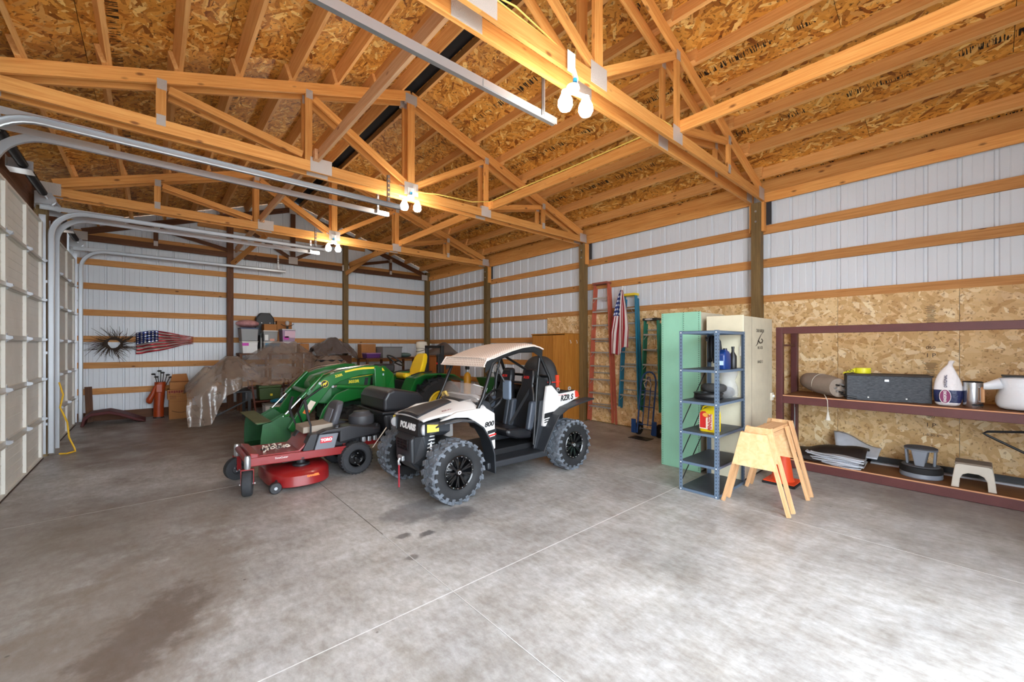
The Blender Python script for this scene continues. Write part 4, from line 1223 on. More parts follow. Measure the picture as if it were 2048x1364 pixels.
# ------------------------------------------------------------------ ladders on the wall
ALU = mat('ladder_aluminium', (186, 186, 184), .4, .6)
def ladder(label, mcol, yc, wt, wbm, z0, z1, xf_, nst, capm, rear=True, stp=.302, zs=None):
    t = thing('step_ladder', label, 'ladder', (xf_, yc, z0), 'step ladders hung on the wall')
    H = z1 - z0
    for s in (-1, 1):
        ch = MB()
        a0 = Vector((xf_ - .02, yc + s * wbm / 2, z0)); a1 = Vector((xf_ + .02, yc + s * wt / 2, z1))
        ch.bar(a0, a1, .028, .075, (1, 0, 0))
        ch.build('front_rail', mcol, t, bevel=.004)
        if rear:
            b0 = Vector((xf_ + .075, yc + s * (wbm / 2 + .02), z0 - .04)); b1 = Vector((xf_ + .085, yc + s * (wt / 2 + .005), z1 - .06))
            MB().bar(b0, b1, .026, .06, (1, 0, 0)).build('rear_rail', mcol, t, bevel=.004)
    zz = z0 + (zs if zs else .22)
    k = 0
    while k < nst and zz < z1 - .2:
        f = (zz - z0) / H
        hw = (wbm * (1 - f) + wt * f) / 2 - .014
        so = MB().box(xf_ - .055, xf_ + .035, yc - hw, yc + hw, zz - .03, zz).build('step', ALU, t, bevel=.003)
        if k % 2 == 0:
            for s in (-1, 1):
                MB().bar((xf_ - .05, yc + s * (hw - .005), zz - .11), (xf_ - .05, yc + s * (hw - .085), zz - .018), .006, .014, (1, 0, 0)).build('step_brace', ALU, so)
        zz += stp; k += 1
    if rear:
        for k in range(4):
            z = z0 + .35 + k * H / 4.3
            f = (z - z0) / H
            hw = (wbm * (1 - f) + wt * f) / 2 - .02
            MB().box(xf_ + .07, xf_ + .10, yc - hw, yc + hw, z, z + .022).build('rear_spreader', ALU, t)
    MB().box(xf_ - .06, xf_ + .11, yc - wt / 2 - .02, yc + wt / 2 + .02, z1 - .005, z1 + .045).build('top_cap', capm, t, bevel=.008)
    return t
OFG = mat('orange_fibreglass', (192, 96, 72), .55, var=.1); BFG = mat('blue_fibreglass', (24, 118, 150), .5, var=.12); GFG = mat('green_fibreglass', (14, 120, 98), .5)
ladder('tall orange fibreglass step ladder on the wall beside the timber post', OFG, 5.56, .36, .66, .06, 3.10, 7.52, 10, mat('orange_cap', (150, 80, 62), .6), zs=.33)
ladder('blue fibreglass step ladder with yellow top behind the hanging flag', BFG, 4.83, .27, .46, .44, 2.78, 7.52, 7, mat('yellow_cap', (236, 206, 44), .5), zs=.27)
t = ladder('short green fibreglass step ladder with black top next to the green locker', GFG, 4.34, .28, .42, .42, 2.24, 7.52, 6, mat('black_plastic', (24, 24, 26), .4), zs=.34)
MB().lathe([(0, -.001), (.02, -.001), (.02, 0), (0, 0)], (0, 0, 0), 'x', 20).xf(Matrix.Translation((7.459, 4.36, 2.262)) @ Matrix.Diagonal((1, 4.2, .9, 1))).build('badge', WHITE, t)
lettering('WERNER', .034, (7.456, 4.36, 2.262), (0, -1, 0), (0, 0, 1), mat('stamp_ink', (58, 44, 32), .7), t, 'lettering', .0005, sx=1.0)

# ------------------------------------------------------------------ flags (printed cloth)
def flag_mat(name, ncol=6, nrow=5, dull=1.0):
    m = bpy.data.materials.new(name); m.use_nodes = True
    n = m.node_tree.nodes; l = m.node_tree.links; p = n['Principled BSDF']
    uv = n.new('ShaderNodeUVMap'); uv.uv_map = 'UVMap'
    sx = n.new('ShaderNodeSeparateXYZ'); l.new(uv.outputs[0], sx.inputs[0])
    def M(op, a, b=None, c=None):
        k = n.new('ShaderNodeMath'); k.operation = op
        for i, q in enumerate((a, b, c)):
            if q is None: continue
            if isinstance(q, (int, float)): k.inputs[i].default_value = q
            else: l.new(q, k.inputs[i])
        return k.outputs[0]
    u, v = sx.outputs[0], sx.outputs[1]
    red = M('LESS_THAN', M('FRACT', M('MULTIPLY', M('SUBTRACT', 1.0, v), 6.5)), .5)
    mx = n.new('ShaderNodeMix'); mx.data_type = 'RGBA'; l.new(red, mx.inputs['Factor'])
    mx.inputs['A'].default_value = srgb(226 * dull, 216 * dull, 210 * dull); mx.inputs['B'].default_value = srgb(150, 24, 36)
    can = M('MULTIPLY', M('LESS_THAN', u, .4), M('GREATER_THAN', v, .462))
    fx = M('SUBTRACT', M('FRACT', M('MULTIPLY', u, 15.0)), .5); fy = M('SUBTRACT', M('FRACT', M('MULTIPLY', M('SUBTRACT', v, .462), 11.2)), .5)
    dist = M('SQRT', M('ADD', M('MULTIPLY', fx, fx), M('MULTIPLY', fy, fy)))
    star = M('LESS_THAN', dist, .27)
    m2 = n.new('ShaderNodeMix'); m2.data_type = 'RGBA'; l.new(star, m2.inputs['Factor'])
    m2.inputs['A'].default_value = srgb(26, 44, 104); m2.inputs['B'].default_value = srgb(232, 232, 236)
    m3 = n.new('ShaderNodeMix'); m3.data_type = 'RGBA'; l.new(can, m3.inputs['Factor']); l.new(mx.outputs['Result'], m3.inputs['A']); l.new(m2.outputs['Result'], m3.inputs['B'])
    l.new(m3.outputs['Result'], p.inputs['Base Color'])
    return m
def uv_grid(name, fn, nu, nv, m, parent=None, solid=.002, uvf=None):
    o = MB().grid(fn, nu, nv).build(name, m, parent, smooth=60, solid=solid)
    ul = o.data.uv_layers.new(name='UVMap')
    for lp in o.data.loops:
        k = lp.vertex_index
        i, j = k % (nu + 1), k // (nu + 1)
        ul.data[lp.index].uv = uvf(i / nu, j / nv) if uvf else (i / nu, j / nv)
    return o
fm = flag_mat('flag_cloth'); fm.node_tree.nodes['Principled BSDF'].inputs['Roughness'].default_value = .8
t = thing('hanging_flag', 'stars and stripes flag hanging on a short pole before the blue ladder', 'flag', (7.42, 4.92, 1.45))
def hang(u, v):
    sp = .03 + .40 * min(1, u * 1.5) ** .75
    fold = math.sin(v * 11 + 2.0 * u) * .035 * min(1, u * 3) + .02 * math.sin(v * 23)
    z = 2.90 - 1.40 * u * (1 - .13 * (1 - v)) + .05 * math.sin(v * 9) * u
    return (7.40 + fold - .03 * u, 4.945 + (v - .42) * sp * .95 + .02 * u, z)
uv_grid('cloth', hang, 40, 36, fm, t, .003)
MB().tube([(7.41, 4.945, 2.85), (7.43, 4.945, 2.96)], .011, 8).build('pole', mat('white_plastic', (238, 238, 236), .4), t)
MB().ell((7.433, 4.945, 2.97), .02).build('pole_tip', WHITE, t, smooth=40)

# ------------------------------------------------------------------ hand truck
HTB = mat('royal_blue_enamel', (22, 62, 118), .4)
t = thing('hand_truck', 'dark blue two-wheeled hand truck before the green ladder', 'hand truck', (7.05, 4.18, 0))
ang = .17
def HT(y, z, dx=0):
    return (6.98 + z * .16 + dx, y, z + .02)
for s in (-1, 1):
    y_ = 4.175 + s * .155
    MB().tube([HT(y_, .05), HT(y_, 1.0), HT(y_ - s * .02, 1.10), HT(y_ - s * .05, 1.16), HT(4.175 + s * .05, 1.20), HT(4.175, 1.21)], .016, 10).build('frame_rail', HTB, t, smooth=40)
for s in (-.5, .5):
    MB().tube([HT(4.175 + s * .11, .2), HT(4.175 + s * .11, .95), HT(4.175 + s * .03, 1.12)], .010, 8).build('inner_rail', HTB, t, smooth=40)
for z in (.22, .55, .85):
    MB().bar(HT(4.03, z), HT(4.32, z), .03, .012, (0, 0, 1)).build('cross_bar', HTB, t)
MB().box(6.74, 6.985, 3.98, 4.37, .004, .012).build('toe_plate', mat('toe_steel', (50, 52, 58), .4, .7), t, bevel=.002)
for s in (-1, 1):
    y_ = 4.175 + s * .215
    MB().lathe([(.035, -.03), (.06, -.035), (.10, -.034), (.125, -.018), (.127, 0), (.125, .018), (.10, .034), (.06, .035), (.035, .03)], (7.16, y_, .128), 'y', 24, close=True).build('wheel', BRB, t, smooth=40)
    MB().lathe([(0, -.02), (.05, -.025), (.06, -.02), (.06, .02), (.05, .025), (0, .02)], (7.16, y_, .128), 'y', 16).build('wheel_hub', GALV, t, smooth=40)
    sgn = [(6.96, .05), (7.0, .05), (7.0, .30), (7.12, .36), (7.22, .32), (7.30, .22), (7.31, .12), (7.28, .12), (7.27, .21), (7.2, .285), (7.11, .315), (7.02, .28), (6.98, .25)]
    MB().box(6.955, 6.985, y_ - .05, y_ + .05, .06, .33).build('fender', HTB, t, bevel=.02)
MB().tube([(7.16, 3.95, .128), (7.16, 4.40, .128)], .012, 8).build('axle', GALV, t)
MB().tube([HT(4.175, 1.06, -.04), HT(4.10, 1.0, -.035), HT(4.12, .9, -.03), HT(4.22, .92, -.03), HT(4.25, 1.0, -.035), HT(4.175, 1.06, -.04)], .009, 6).build('rope_loop', mat('pale_cord', (206, 196, 182), .8), t)
# ================================================================== side-by-side buggy (faces -x)
BW = mat('white_body_plastic', (222, 220, 218), .28, coat=.3)
BK = mat('black_body_plastic', (40, 43, 48), .45, var=.12, vscale=5)
BKD = mat('dark_chassis', (22, 23, 26), .55)
DUST = mat('dusty_tire_rubber', (112, 119, 128), .85, var=.3, vscale=9, dirt=(70, 74, 80))
SIDEW = mat('tire_sidewall', (30, 31, 34), .7, var=.3, vscale=12)
RIMB = mat('gloss_black_rim', (14, 15, 18), .18, coat=.5)
CAGE = mat('cage_black', (24, 25, 28), .35)
VINYL = mat('black_vinyl', (26, 27, 31), .33, bump=.1, bscale=150)
rz = thing('utility_buggy', 'white and black two-seat off-road buggy with patterned roof and knobby tires', 'off-road vehicle', (3.48, 4.42, 0))
NY, FY = 3.845, 4.995
R = .345
def tire_mesh():
    w_ = .125
    b = MB().lathe([(.178, -.095), (.20, -.118), (.26, -.126), (.305, -.118), (.322, -.095), (.326, 0), (.322, .095), (.305, .118), (.26, .126), (.20, .118), (.178, .095)], (0, 0, 0), 'y', 40, close=True)
    return b
def lug_mesh():
    b = MB()
    n_ = 21
    b.lathe([(.318, -.112), (.3285, -.09), (.3305, 0), (.3285, .09), (.318, .112), (.30, .1), (.30, -.1)], (0, 0, 0), 'y', 40, close=True)
    def P(a, y_, r):
        return Vector((r * math.sin(a), y_, r * math.cos(a)))
    for k in range(n_):
        a = 2 * PI * k / n_
        for s, da in ((1, 0), (-1, PI / n_)):
            for (a0, y0, a1, y1, wd) in ((.0, .012, .15, .064, .050), (.13, .066, .05, .116, .054)):
                p0 = P(a + da + a0, s * y0, .334); p1 = P(a + da + a1, s * y1, .331)
                nrm = P(a + da + (a0 + a1) / 2, 0, 1)
                b.bar(p0, p1, wd, .026, nrm)
            p0 = P(a + da + .06, s * .106, .325); p1 = P(a + da + .09, s * .128, .285)
            b.bar(p0, p1, .036, .016, P(a + da + .08, s * .6, 1))
    return b
def rim_mesh():
    b = MB().lathe([(.178, -.10), (.186, -.112), (.178, -.118), (.165, -.108), (.158, -.06), (.150, .0), (.14, .06), (.176, .095), (.178, .06)], (0, 0, 0), 'y', 36, close=True)
    b.lathe([(0, -.05), (.05, -.05), (.13, -.035), (.155, -.02), (.155, -.01), (0, -.01)], (0, 0, 0), 'y', 30)
    for k in range(9):
        a = 2 * PI * k / 9
        for d_ in (-.10, .10):
            b.bar((.045 * math.sin(a), -.085, .045 * math.cos(a)), (.158 * math.sin(a + d_), -.095, .158 * math.cos(a + d_)), .016, .02, (0, 1, 0))
    b.lathe([(0, -.112), (.028, -.112), (.04, -.10), (.05, -.07), (0, -.07)], (0, 0, 0), 'y', 20)
    return b
def ring_bolts():
    b = MB()
    for k in range(18):
        a = 2 * PI * k / 18
        b.ell((.170 * math.sin(a), -.118, .170 * math.cos(a)), .0055, 6, 4)
    b.lathe([(.011, -.115), (.021, -.115), (.021, -.112), (.011, -.112)], (0, 0, 0), 'y', 14, close=True)
    return b
first = {}
def wheel(x, y_, near):
    rot = (0, .2 * x, 0) if near else (0, -.3 * x, PI)
    if not first:
        t_ = tire_mesh().build('tire', SIDEW, None, smooth=40)
        # tire_mesh was centred by build(): rebuild around its own centre
        for nm, fn, m, sm in (('tire', tire_mesh, SIDEW, 40), ('tread_lugs', lug_mesh, DUST, 0), ('rim', rim_mesh, RIMB, 30), ('rim_bolts', ring_bolts, mat('bolt_silver', (214, 216, 220), .3, .7), 40)):
            bb = fn(); me = bpy.data.meshes.new(nm); me.from_pydata(bb.v, [], bb.f); me.update()
            bm = bmesh.new(); bm.from_mesh(me); bmesh.ops.recalc_face_normals(bm, faces=bm.faces[:]); bm.to_mesh(me); bm.free()
            if sm:
                me.shade_smooth(); me.set_sharp_from_angle(angle=math.radians(sm))
            me.materials.append(m)
            first[nm] = me
        bpy.data.objects.remove(t_)
    o = bpy.data.objects.new('tire', first['tire']); col.objects.link(o); o.parent = rz
    o.location = Vector((x, y_, R)) - rz.location; o.rotation_euler = rot
    for nm in ('tread_lugs', 'rim', 'rim_bolts'):
        c = bpy.data.objects.new(nm, first[nm]); col.objects.link(c); c.parent = o
    return o
for x in (2.52, 4.44):
    wheel(x, NY, True); wheel(x, FY, False)
CYR = 4.42
def sym(pts):
    """mirror y about the centre line"""
    return [(p[0], 2 * CYR - p[1], p[2]) for p in pts]
# chassis, floor, sills
MB().prism([(2.30, .30), (2.55, .24), (4.35, .24), (4.62, .34), (4.62, .55), (4.05, .55), (4.0, .40), (3.0, .40), (2.9, .55), (2.35, .55)], 'y', 4.08, 4.76).build('chassis', BKD, rz, bevel=.01)
MB().box(3.0, 4.0, 3.95, 4.89, .285, .33).build('floor_pan', BK, rz, bevel=.01)
for s in (0, 1):
    o = [(2.99, 3.84), (3.98, 3.80), (3.98, 3.96), (2.99, 3.97)]
    if s: o = [(p[0], 2 * CYR - p[1]) for p in o]
    MB().prism(o, 'z', .255, .335).build('sill', BK, rz, bevel=.018)
# hood: white shell with black centre
def hood_z(x, y_):
    t = (x - 2.26) / .78
    e = abs(y_ - CYR) / .50
    return .905 + .175 * t ** .8 - (.05 + .07 * t) * e ** 2.4
def hood(u, v):
    x = 2.26 + .78 * u
    hw = .36 + .12 * min(1, u * 1.3)
    y_ = CYR + (2 * v - 1) * hw
    return (x, y_, hood_z(x, y_))
MB().grid(hood, 16, 18).build('hood', BW, rz, smooth=50, solid=.016)
MB().grid(lambda u, v: (2.25 + .52 * u, CYR + (2 * v - 1) * (.24 - .10 * u), hood_z(2.26 + .52 * u, CYR + (2 * v - 1) * .24 * .8) + .012 + .012 * math.sin(PI * v)), 10, 8).build('hood_panel', BK, rz, smooth=50, solid=.012)
MB().grid(lambda u, v: (2.84 + .20 * u, CYR + (2 * v - 1) * (.20 + .05 * u), hood_z(2.84 + .2 * u, CYR + (2 * v - 1) * .2) + .012), 6, 6).build('hood_vent', BKD, rz, smooth=50, solid=.01)
lettering('POLARIS', .05, (2.60, 4.10, hood_z(2.6, 4.10) + .011), (1, .12, .12), (-.1, 1, .1), mat('grey_print', (120, 40, 44), .5), rz, 'lettering', .001, sx=.9, shear=.2)
# nose
MB().prism([(2.245, .69), (2.262, .885), (2.32, .925), (2.42, .92), (2.44, .69)], 'y', CYR - .26, CYR + .26).build('nose_panel', BKD, rz, bevel=.02)
lettering('POLARIS', .098, (2.250, CYR - .01, .79), (0, -1, 0), (.12, 0, 1), mat('white_letters', (240, 240, 240), .4), rz, 'lettering', .002, sx=1.0, bold=.004)
for s in (-1, 1):
    y0 = CYR + s * .27
    pod = MB().loft([[(2.235, y0, .71), (2.235, y0, .865), (2.46, y0, .90), (2.46, y0, .70)], [(2.305, y0 + s * .15, .735), (2.305, y0 + s * .15, .87), (2.50, y0 + s * .15, .885), (2.50, y0 + s * .15, .72)], [(2.385, y0 + s * .205, .775), (2.385, y0 + s * .205, .865), (2.54, y0 + s * .205, .87), (2.54, y0 + s * .205, .76)]])
    po = pod.build('headlight_pod', BK, rz, bevel=.012)
    MB().lathe([(0, -.035), (.03, -.033), (.056, -.018), (.064, .01), (0, .01)], (0, 0, 0), 'x', 20).xf(Matrix.Translation((2.272, y0 + s * .08, .79)) @ Matrix.Rotation(s * .5, 4, 'Z')).build('headlight', mat('headlight_glass', (214, 220, 226), .12, .3), po, smooth=40)
    MB().loft([[(2.272, y0 + s * .150, .770), (2.272, y0 + s * .150, .858), (2.314, y0 + s * .150, .858), (2.314, y0 + s * .150, .770)], [(2.335, y0 + s * .212, .782), (2.335, y0 + s * .212, .855), (2.385, y0 + s * .212, .855), (2.385, y0 + s * .212, .782)]]).build('marker_lens', mat('yellow_lens', (240, 214, 90), .3), po)
# bumper and grille
MB().prism([(2.20, .40), (2.19, .66), (2.25, .70), (2.42, .70), (2.42, .30), (2.30, .28)], 'y', CYR - .20, CYR + .20).build('bumper', BK, rz, bevel=.03)
for s in (-1, 1):
    MB().loft([[(2.215, CYR + s * .20, .38), (2.215, CYR + s * .20, .69), (2.44, CYR + s * .20, .71), (2.44, CYR + s * .20, .27)], [(2.34, CYR + s * .29, .50), (2.29, CYR + s * .29, .71), (2.46, CYR + s * .29, .73), (2.46, CYR + s * .29, .34)]]).build('bumper_wing', BK, rz, bevel=.02)
gl_ = MB()
for k in range(9):
    yy = CYR - .12 + k * .03
    gl_.box(2.182, 2.190, yy - .004, yy + .004, .53, .65)
for k in range(5):
    gl_.box(2.181, 2.189, CYR - .135, CYR + .135, .53 + k * .03 - .003, .53 + k * .03 + .003)
gl_.build('grille', mat('grille_black', (14, 14, 16), .4), rz)
MB().box(2.155, 2.19, CYR - .06, CYR + .06, .40, .46).build('winch_fairlead', GALV, rz, bevel=.01)
MB().tube([(2.155, CYR, .43), (2.14, CYR, .40), (2.145, CYR, .36), (2.16, CYR, .355)], .014, 8).build('winch_hook', GALV, rz, smooth=40)
MB().bar((2.145, CYR, .36), (2.14, CYR - .012, .10), .026, .006, (1, 0, 0)).build('hook_strap', mat('red_strap', (204, 50, 70), .6), rz)
# suspension: arms and coil-over shocks
for ax in (2.52, 4.44):
    for s in (-1, 1):
        yw = CYR + s * .47
        for dx in (-.12, .12):
            MB().tube([(ax + dx, CYR + s * .22, .36), (ax, yw, .30)], .018, 8).build('control_arm', BKD, rz, smooth=40)
            MB().tube([(ax + dx, CYR + s * .24, .50), (ax, yw, .42)], .014, 8).build('control_arm', BKD, rz, smooth=40)
        if ax < 3:
            p0 = Vector((ax - .16, CYR + s * .36, .33)); p1 = Vector((ax - .10, CYR + s * .24, .74))
            sh = MB().tube([p0, p1], .018, 8).build('shock_absorber', mat('shock_silver', (190, 192, 196), .3, .8), rz, smooth=40)
            pts = []
            d = p1 - p0
            q1 = d.orthogonal().normalized(); q2 = d.cross(q1).normalized()
            for k in range(81):
                a = 2 * PI * k / 10
                pts.append(p0 + d * (.16 + .74 * k / 80) + (q1 * math.cos(a) + q2 * math.sin(a)) * .042)
            MB().tube(pts, .008, 6).build('coil_spring', mat('spring_white', (232, 232, 232), .35), sh, smooth=40)
        MB().tube([(ax, CYR + s * .22, .36), (ax, yw, .34)], .022, 8).build('drive_shaft', BKD, rz, smooth=40)
# front flares and mud guards
def strip(name, pts, th, ya, yb, m, taper=None, bev=.008):
    """a sheet following pts (x,z), between ya and yb"""
    r0 = []; n_ = len(pts)
    nor = []
    for i, p in enumerate(pts):
        a = pts[max(i - 1, 0)]; b_ = pts[min(i + 1, n_ - 1)]
        tx, tz = b_[0] - a[0], b_[1] - a[1]; L = math.hypot(tx, tz)
        nor.append((-tz / L * th / 2, tx / L * th / 2))
    rings = []
    for i, p in enumerate(pts):
        y0 = ya[i] if isinstance(ya, (list, tuple)) else ya
        y1 = yb[i] if isinstance(yb, (list, tuple)) else yb
        nx, nz = nor[i]
        rings.append([(p[0] + nx, y0, p[1] + nz), (p[0] + nx, y1, p[1] + nz), (p[0] - nx, y1, p[1] - nz), (p[0] - nx, y0, p[1] - nz)])
    return MB().loft(rings).build(name, m, rz, bevel=bev)
def both(f):
    f(lambda y_: y_); f(lambda y_: 2 * CYR - y_)
ffl = [(2.30, .80), (2.42, .865), (2.60, .885), (2.76, .86), (2.88, .78), (2.98, .62), (3.03, .45), (3.05, .22)]
both(lambda g: strip('front_flare', ffl, .02, [g(q) for q in (3.98, 3.86, 3.80, 3.78, 3.77, 3.76, 3.75, 3.76)], [g(q) for q in (4.06, 4.04, 4.02, 4.0, 3.98, 3.97, 3.97, 3.96)], BK))
# white front quarter with stripes
def fq(g):
    pol = [(2.40, .885), (2.62, .965), (3.02, .985), (3.17, .90), (3.18, .46), (3.06, .46), (3.02, .66), (2.92, .80), (2.78, .885), (2.60, .905)]
    MB().prism(pol, 'y', g(3.925), g(3.975)).build('front_quarter_panel', BW, rz, bevel=.015)
    for z0, z1 in ((.655, .695), (.62, .64), (.565, .61)):
        MB().prism([(3.06, z0), (3.185, z0 + .015), (3.185, z1 + .015), (3.05, z1)], 'y', g(3.9225), g(3.925)).build('stripe', BKD if z0 != .62 else RED, rz)
both(fq)
lettering('800', .082, (3.075, 3.9225, .775), (1, 0, .06), (0, 0, 1), BKD, rz, 'lettering', .001, sx=1.15, shear=.25, bold=.003)
# dash, steering wheel, gauges
MB().prism([(2.95, .80), (2.95, 1.04), (3.02, 1.075), (3.16, 1.03), (3.22, .90), (3.14, .74)], 'y', 4.0, 4.84).build('dashboard', BK, rz, bevel=.03)
MB().lathe([(.0, 0), (.05, 0), (.055, .04), (0, .045)], (3.17, 4.24, 1.03), 'z', 16).build('gauge_pod', BKD, rz, smooth=40)
swc = Vector((3.36, 4.22, 1.02)); tilt = Matrix.Rotation(-.85, 4, 'Y')
MB().tube([tilt @ Vector((.165 * math.cos(a), .165 * math.sin(a), 0)) + swc for a in [2 * PI * k / 28 for k in range(28)]], .017, 8, close=True).build('steering_wheel', BKD, rz, smooth=40)
for a in (.4, PI - .4, -PI / 2):
    MB().bar(swc + tilt @ Vector((0, 0, -.02)), swc + tilt @ Vector((.155 * math.sin(a), .155 * math.cos(a), 0)), .03, .01, tilt @ Vector((0, 0, 1))).build('wheel_spoke', BKD, rz)
MB().tube([swc + tilt @ Vector((0, 0, -.02)), (3.12, 4.22, .88)], .022, 8).build('steering_column', BKD, rz, smooth=40)
# white ledge under the windshield and half windshield
MB().grid(lambda u, v: (2.96 + .07 * u + .06 * math.sin(PI * v), 3.99 + .86 * v, 1.075 + .03 * math.sin(PI * v) + .012 * math.sin(9 * v)), 4, 14).build('cowl', BW, rz, smooth=50, solid=.012)
CLEAR = mat('clear_windshield', (196, 188, 184), .08, 0, .6, alpha=.24)
def shield(u, v):
    y_ = 3.955 + .93 * u
    b_ = .10 * math.sin(PI * u) ** .7
    cut = 1 - .25 * abs(2 * u - 1) ** 3
    return (2.98 - b_ + .09 * v, y_, 1.045 + .215 * v * cut)
MB().grid(shield, 20, 6).build('windshield', CLEAR, rz, smooth=50, solid=.004)
MB().tube([shield(.0, v) for v in (0, .5, 1)] + [shield(u, 1) for u in (.1, .2)], .007, 6).build('windshield_edge', mat('frosted_edge', (224, 226, 228), .3, alpha=.8), rz, smooth=40)
MB().tube([(2.93, 4.60, 1.06), (2.92, 4.66, 1.12), (2.93, 4.74, 1.10), (2.95, 4.76, 1.06)], .018, 8).build('coiled_strap', mat('tan_strap', (206, 176, 96), .7), rz, smooth=40)
# roll cage
def cage(g, nm='cage_tube'):
    A = [(2.92, g(3.955), .96), (3.0, g(3.955), 1.10), (3.17, g(3.98), 1.50), (3.3, g(3.99), 1.58), (3.62, g(3.99), 1.655), (3.92, g(3.99), 1.66), (4.0, g(3.985), 1.61), (4.16, g(3.95), 1.29), (4.17, g(3.945), 1.22), (4.10, g(3.96), .98)]
    MB().tube(A, .023, 10).build(nm, CAGE, rz, smooth=40)
    MB().tube([(4.02, g(4.0), 1.60), (3.95, g(3.98), 1.25), (3.90, g(3.97), .75), (3.86, g(3.96), .40)], .020, 10).build(nm, CAGE, rz, smooth=40)
both(cage)
for x, z in ((3.20, 1.53), (3.95, 1.655), (4.15, 1.30), (4.06, 1.06), (3.98, 1.20)):
    MB().tube([(x, 3.985, z), (x, 2 * CYR - 3.985, z)], .020, 10).build('cage_crossbar', CAGE, rz, smooth=40)
MB().tube([(3.96, 2 * CYR - 4.0, 1.64), (4.14, 4.0, 1.22)], .018, 10).build('cage_diagonal', CAGE, rz, smooth=40)
# roof panel of pierced aluminium
def roof_mat():
    m = bpy.data.materials.new('patterned_roof'); m.use_nodes = True
    n = m.node_tree.nodes; l = m.node_tree.links; p = n['Principled BSDF']
    tc = n.new('ShaderNodeTexCoord'); mp = n.new('ShaderNodeMapping'); mp.inputs['Scale'].default_value = (40, 40, 40); mp.inputs['Rotation'].default_value = (0, 0, PI / 4)
    l.new(tc.outputs['Object'], mp.inputs['Vector'])
    sx = n.new('ShaderNodeSeparateXYZ'); l.new(mp.outputs[0], sx.inputs[0])
    def M(op, a, b=None):
        k = n.new('ShaderNodeMath'); k.operation = op
        for i, q in enumerate((a, b)):
            if q is None: continue
            if isinstance(q, (int, float)): k.inputs[i].default_value = q
            else: l.new(q, k.inputs[i])
        return k.outputs[0]
    fx = M('SUBTRACT', M('FRACT', sx.outputs[0]), .5); fy = M('SUBTRACT', M('FRACT', sx.outputs[1]), .5)
    chk = M('MODULO', M('ADD', M('FLOOR', sx.outputs[0]), M('FLOOR', sx.outputs[1])), 2.0)
    d1 = M('ADD', M('MULTIPLY', M('MULTIPLY', fx, fx), 1.0), M('MULTIPLY', M('MULTIPLY', fy, fy), 5.0))
    d2 = M('ADD', M('MULTIPLY', M('MULTIPLY', fx, fx), 5.0), M('MULTIPLY', M('MULTIPLY', fy, fy), 1.0))
    mxf = n.new('ShaderNodeMix'); mxf.data_type = 'FLOAT'; l.new(M('ABSOLUTE', chk), mxf.inputs['Factor']); l.new(d1, mxf.inputs['A']); l.new(d2, mxf.inputs['B'])
    dot = M('LESS_THAN', mxf.outputs['Result'], .16)
    mx = n.new('ShaderNodeMix'); mx.data_type = 'RGBA'; l.new(dot, mx.inputs['Factor']); mx.inputs['A'].default_value = srgb(242, 230, 220); mx.inputs['B'].default_value = srgb(160, 130, 116)
    l.new(mx.outputs['Result'], p.inputs['Base Color']); p.inputs['Roughness'].default_value = .45; p.inputs['Metallic'].default_value = .15
    return m
RFM = roof_mat()
def roof(u, v):
    x = 3.06 + .98 * u
    hw = .47 + .01 * math.sin(PI * u)
    y_ = CYR + (2 * v - 1) * hw
    z = 1.575 + .19 * math.sin(min(1, u * 1.12) * PI / 2) - (.05 * max(0, (u - .78) / .22) ** 2)
    z -= .035 * abs(2 * v - 1) ** 6
    return (x, y_, z)
MB().grid(roof, 18, 14).build('roof_panel', RFM, rz, smooth=50, solid=.008)
MB().loft([[(3.01, 3.945, 1.478), (3.075, 3.96, 1.575), (3.082, 3.96, 1.572), (3.017, 3.945, 1.475)], [(3.01, 4.895, 1.478), (3.075, 4.88, 1.575), (3.082, 4.88, 1.572), (3.017, 4.895, 1.475)]]).build('roof_visor', RFM, rz)
ED = mat('roof_edge', (224, 208, 196), .4)
MB().tube([(3.01, 3.93, 1.476), (3.01, 4.91, 1.476)], .010, 6).build('roof_trim', ED, rz)
both(lambda g: MB().tube([(3.012, g(3.945), 1.478), (3.076, g(3.955), 1.575)] + [(roof(u, 0)[0], g(roof(u, 0)[1]), roof(u, 0)[2]) for u in (.1, .25, .4, .6, .8, .92, 1)], .009, 6).build('roof_trim', ED, rz, smooth=40))
def valance(g):
    # dark arched side of the roof
    n_ = 12
    rr = []
    for k in range(n_ + 1):
        u = k / n_
        x, y_, z = roof(u, 0)
        dep = .045 + .10 * abs(2 * u - 1) ** 2.2
        rr.append([(x, g(3.962), z - .012), (x, g(3.975), z - .012), (x, g(3.985), z - dep), (x, g(3.975), z - dep)])
    MB().loft(rr).build('roof_valance', BKD, rz)
both(valance)
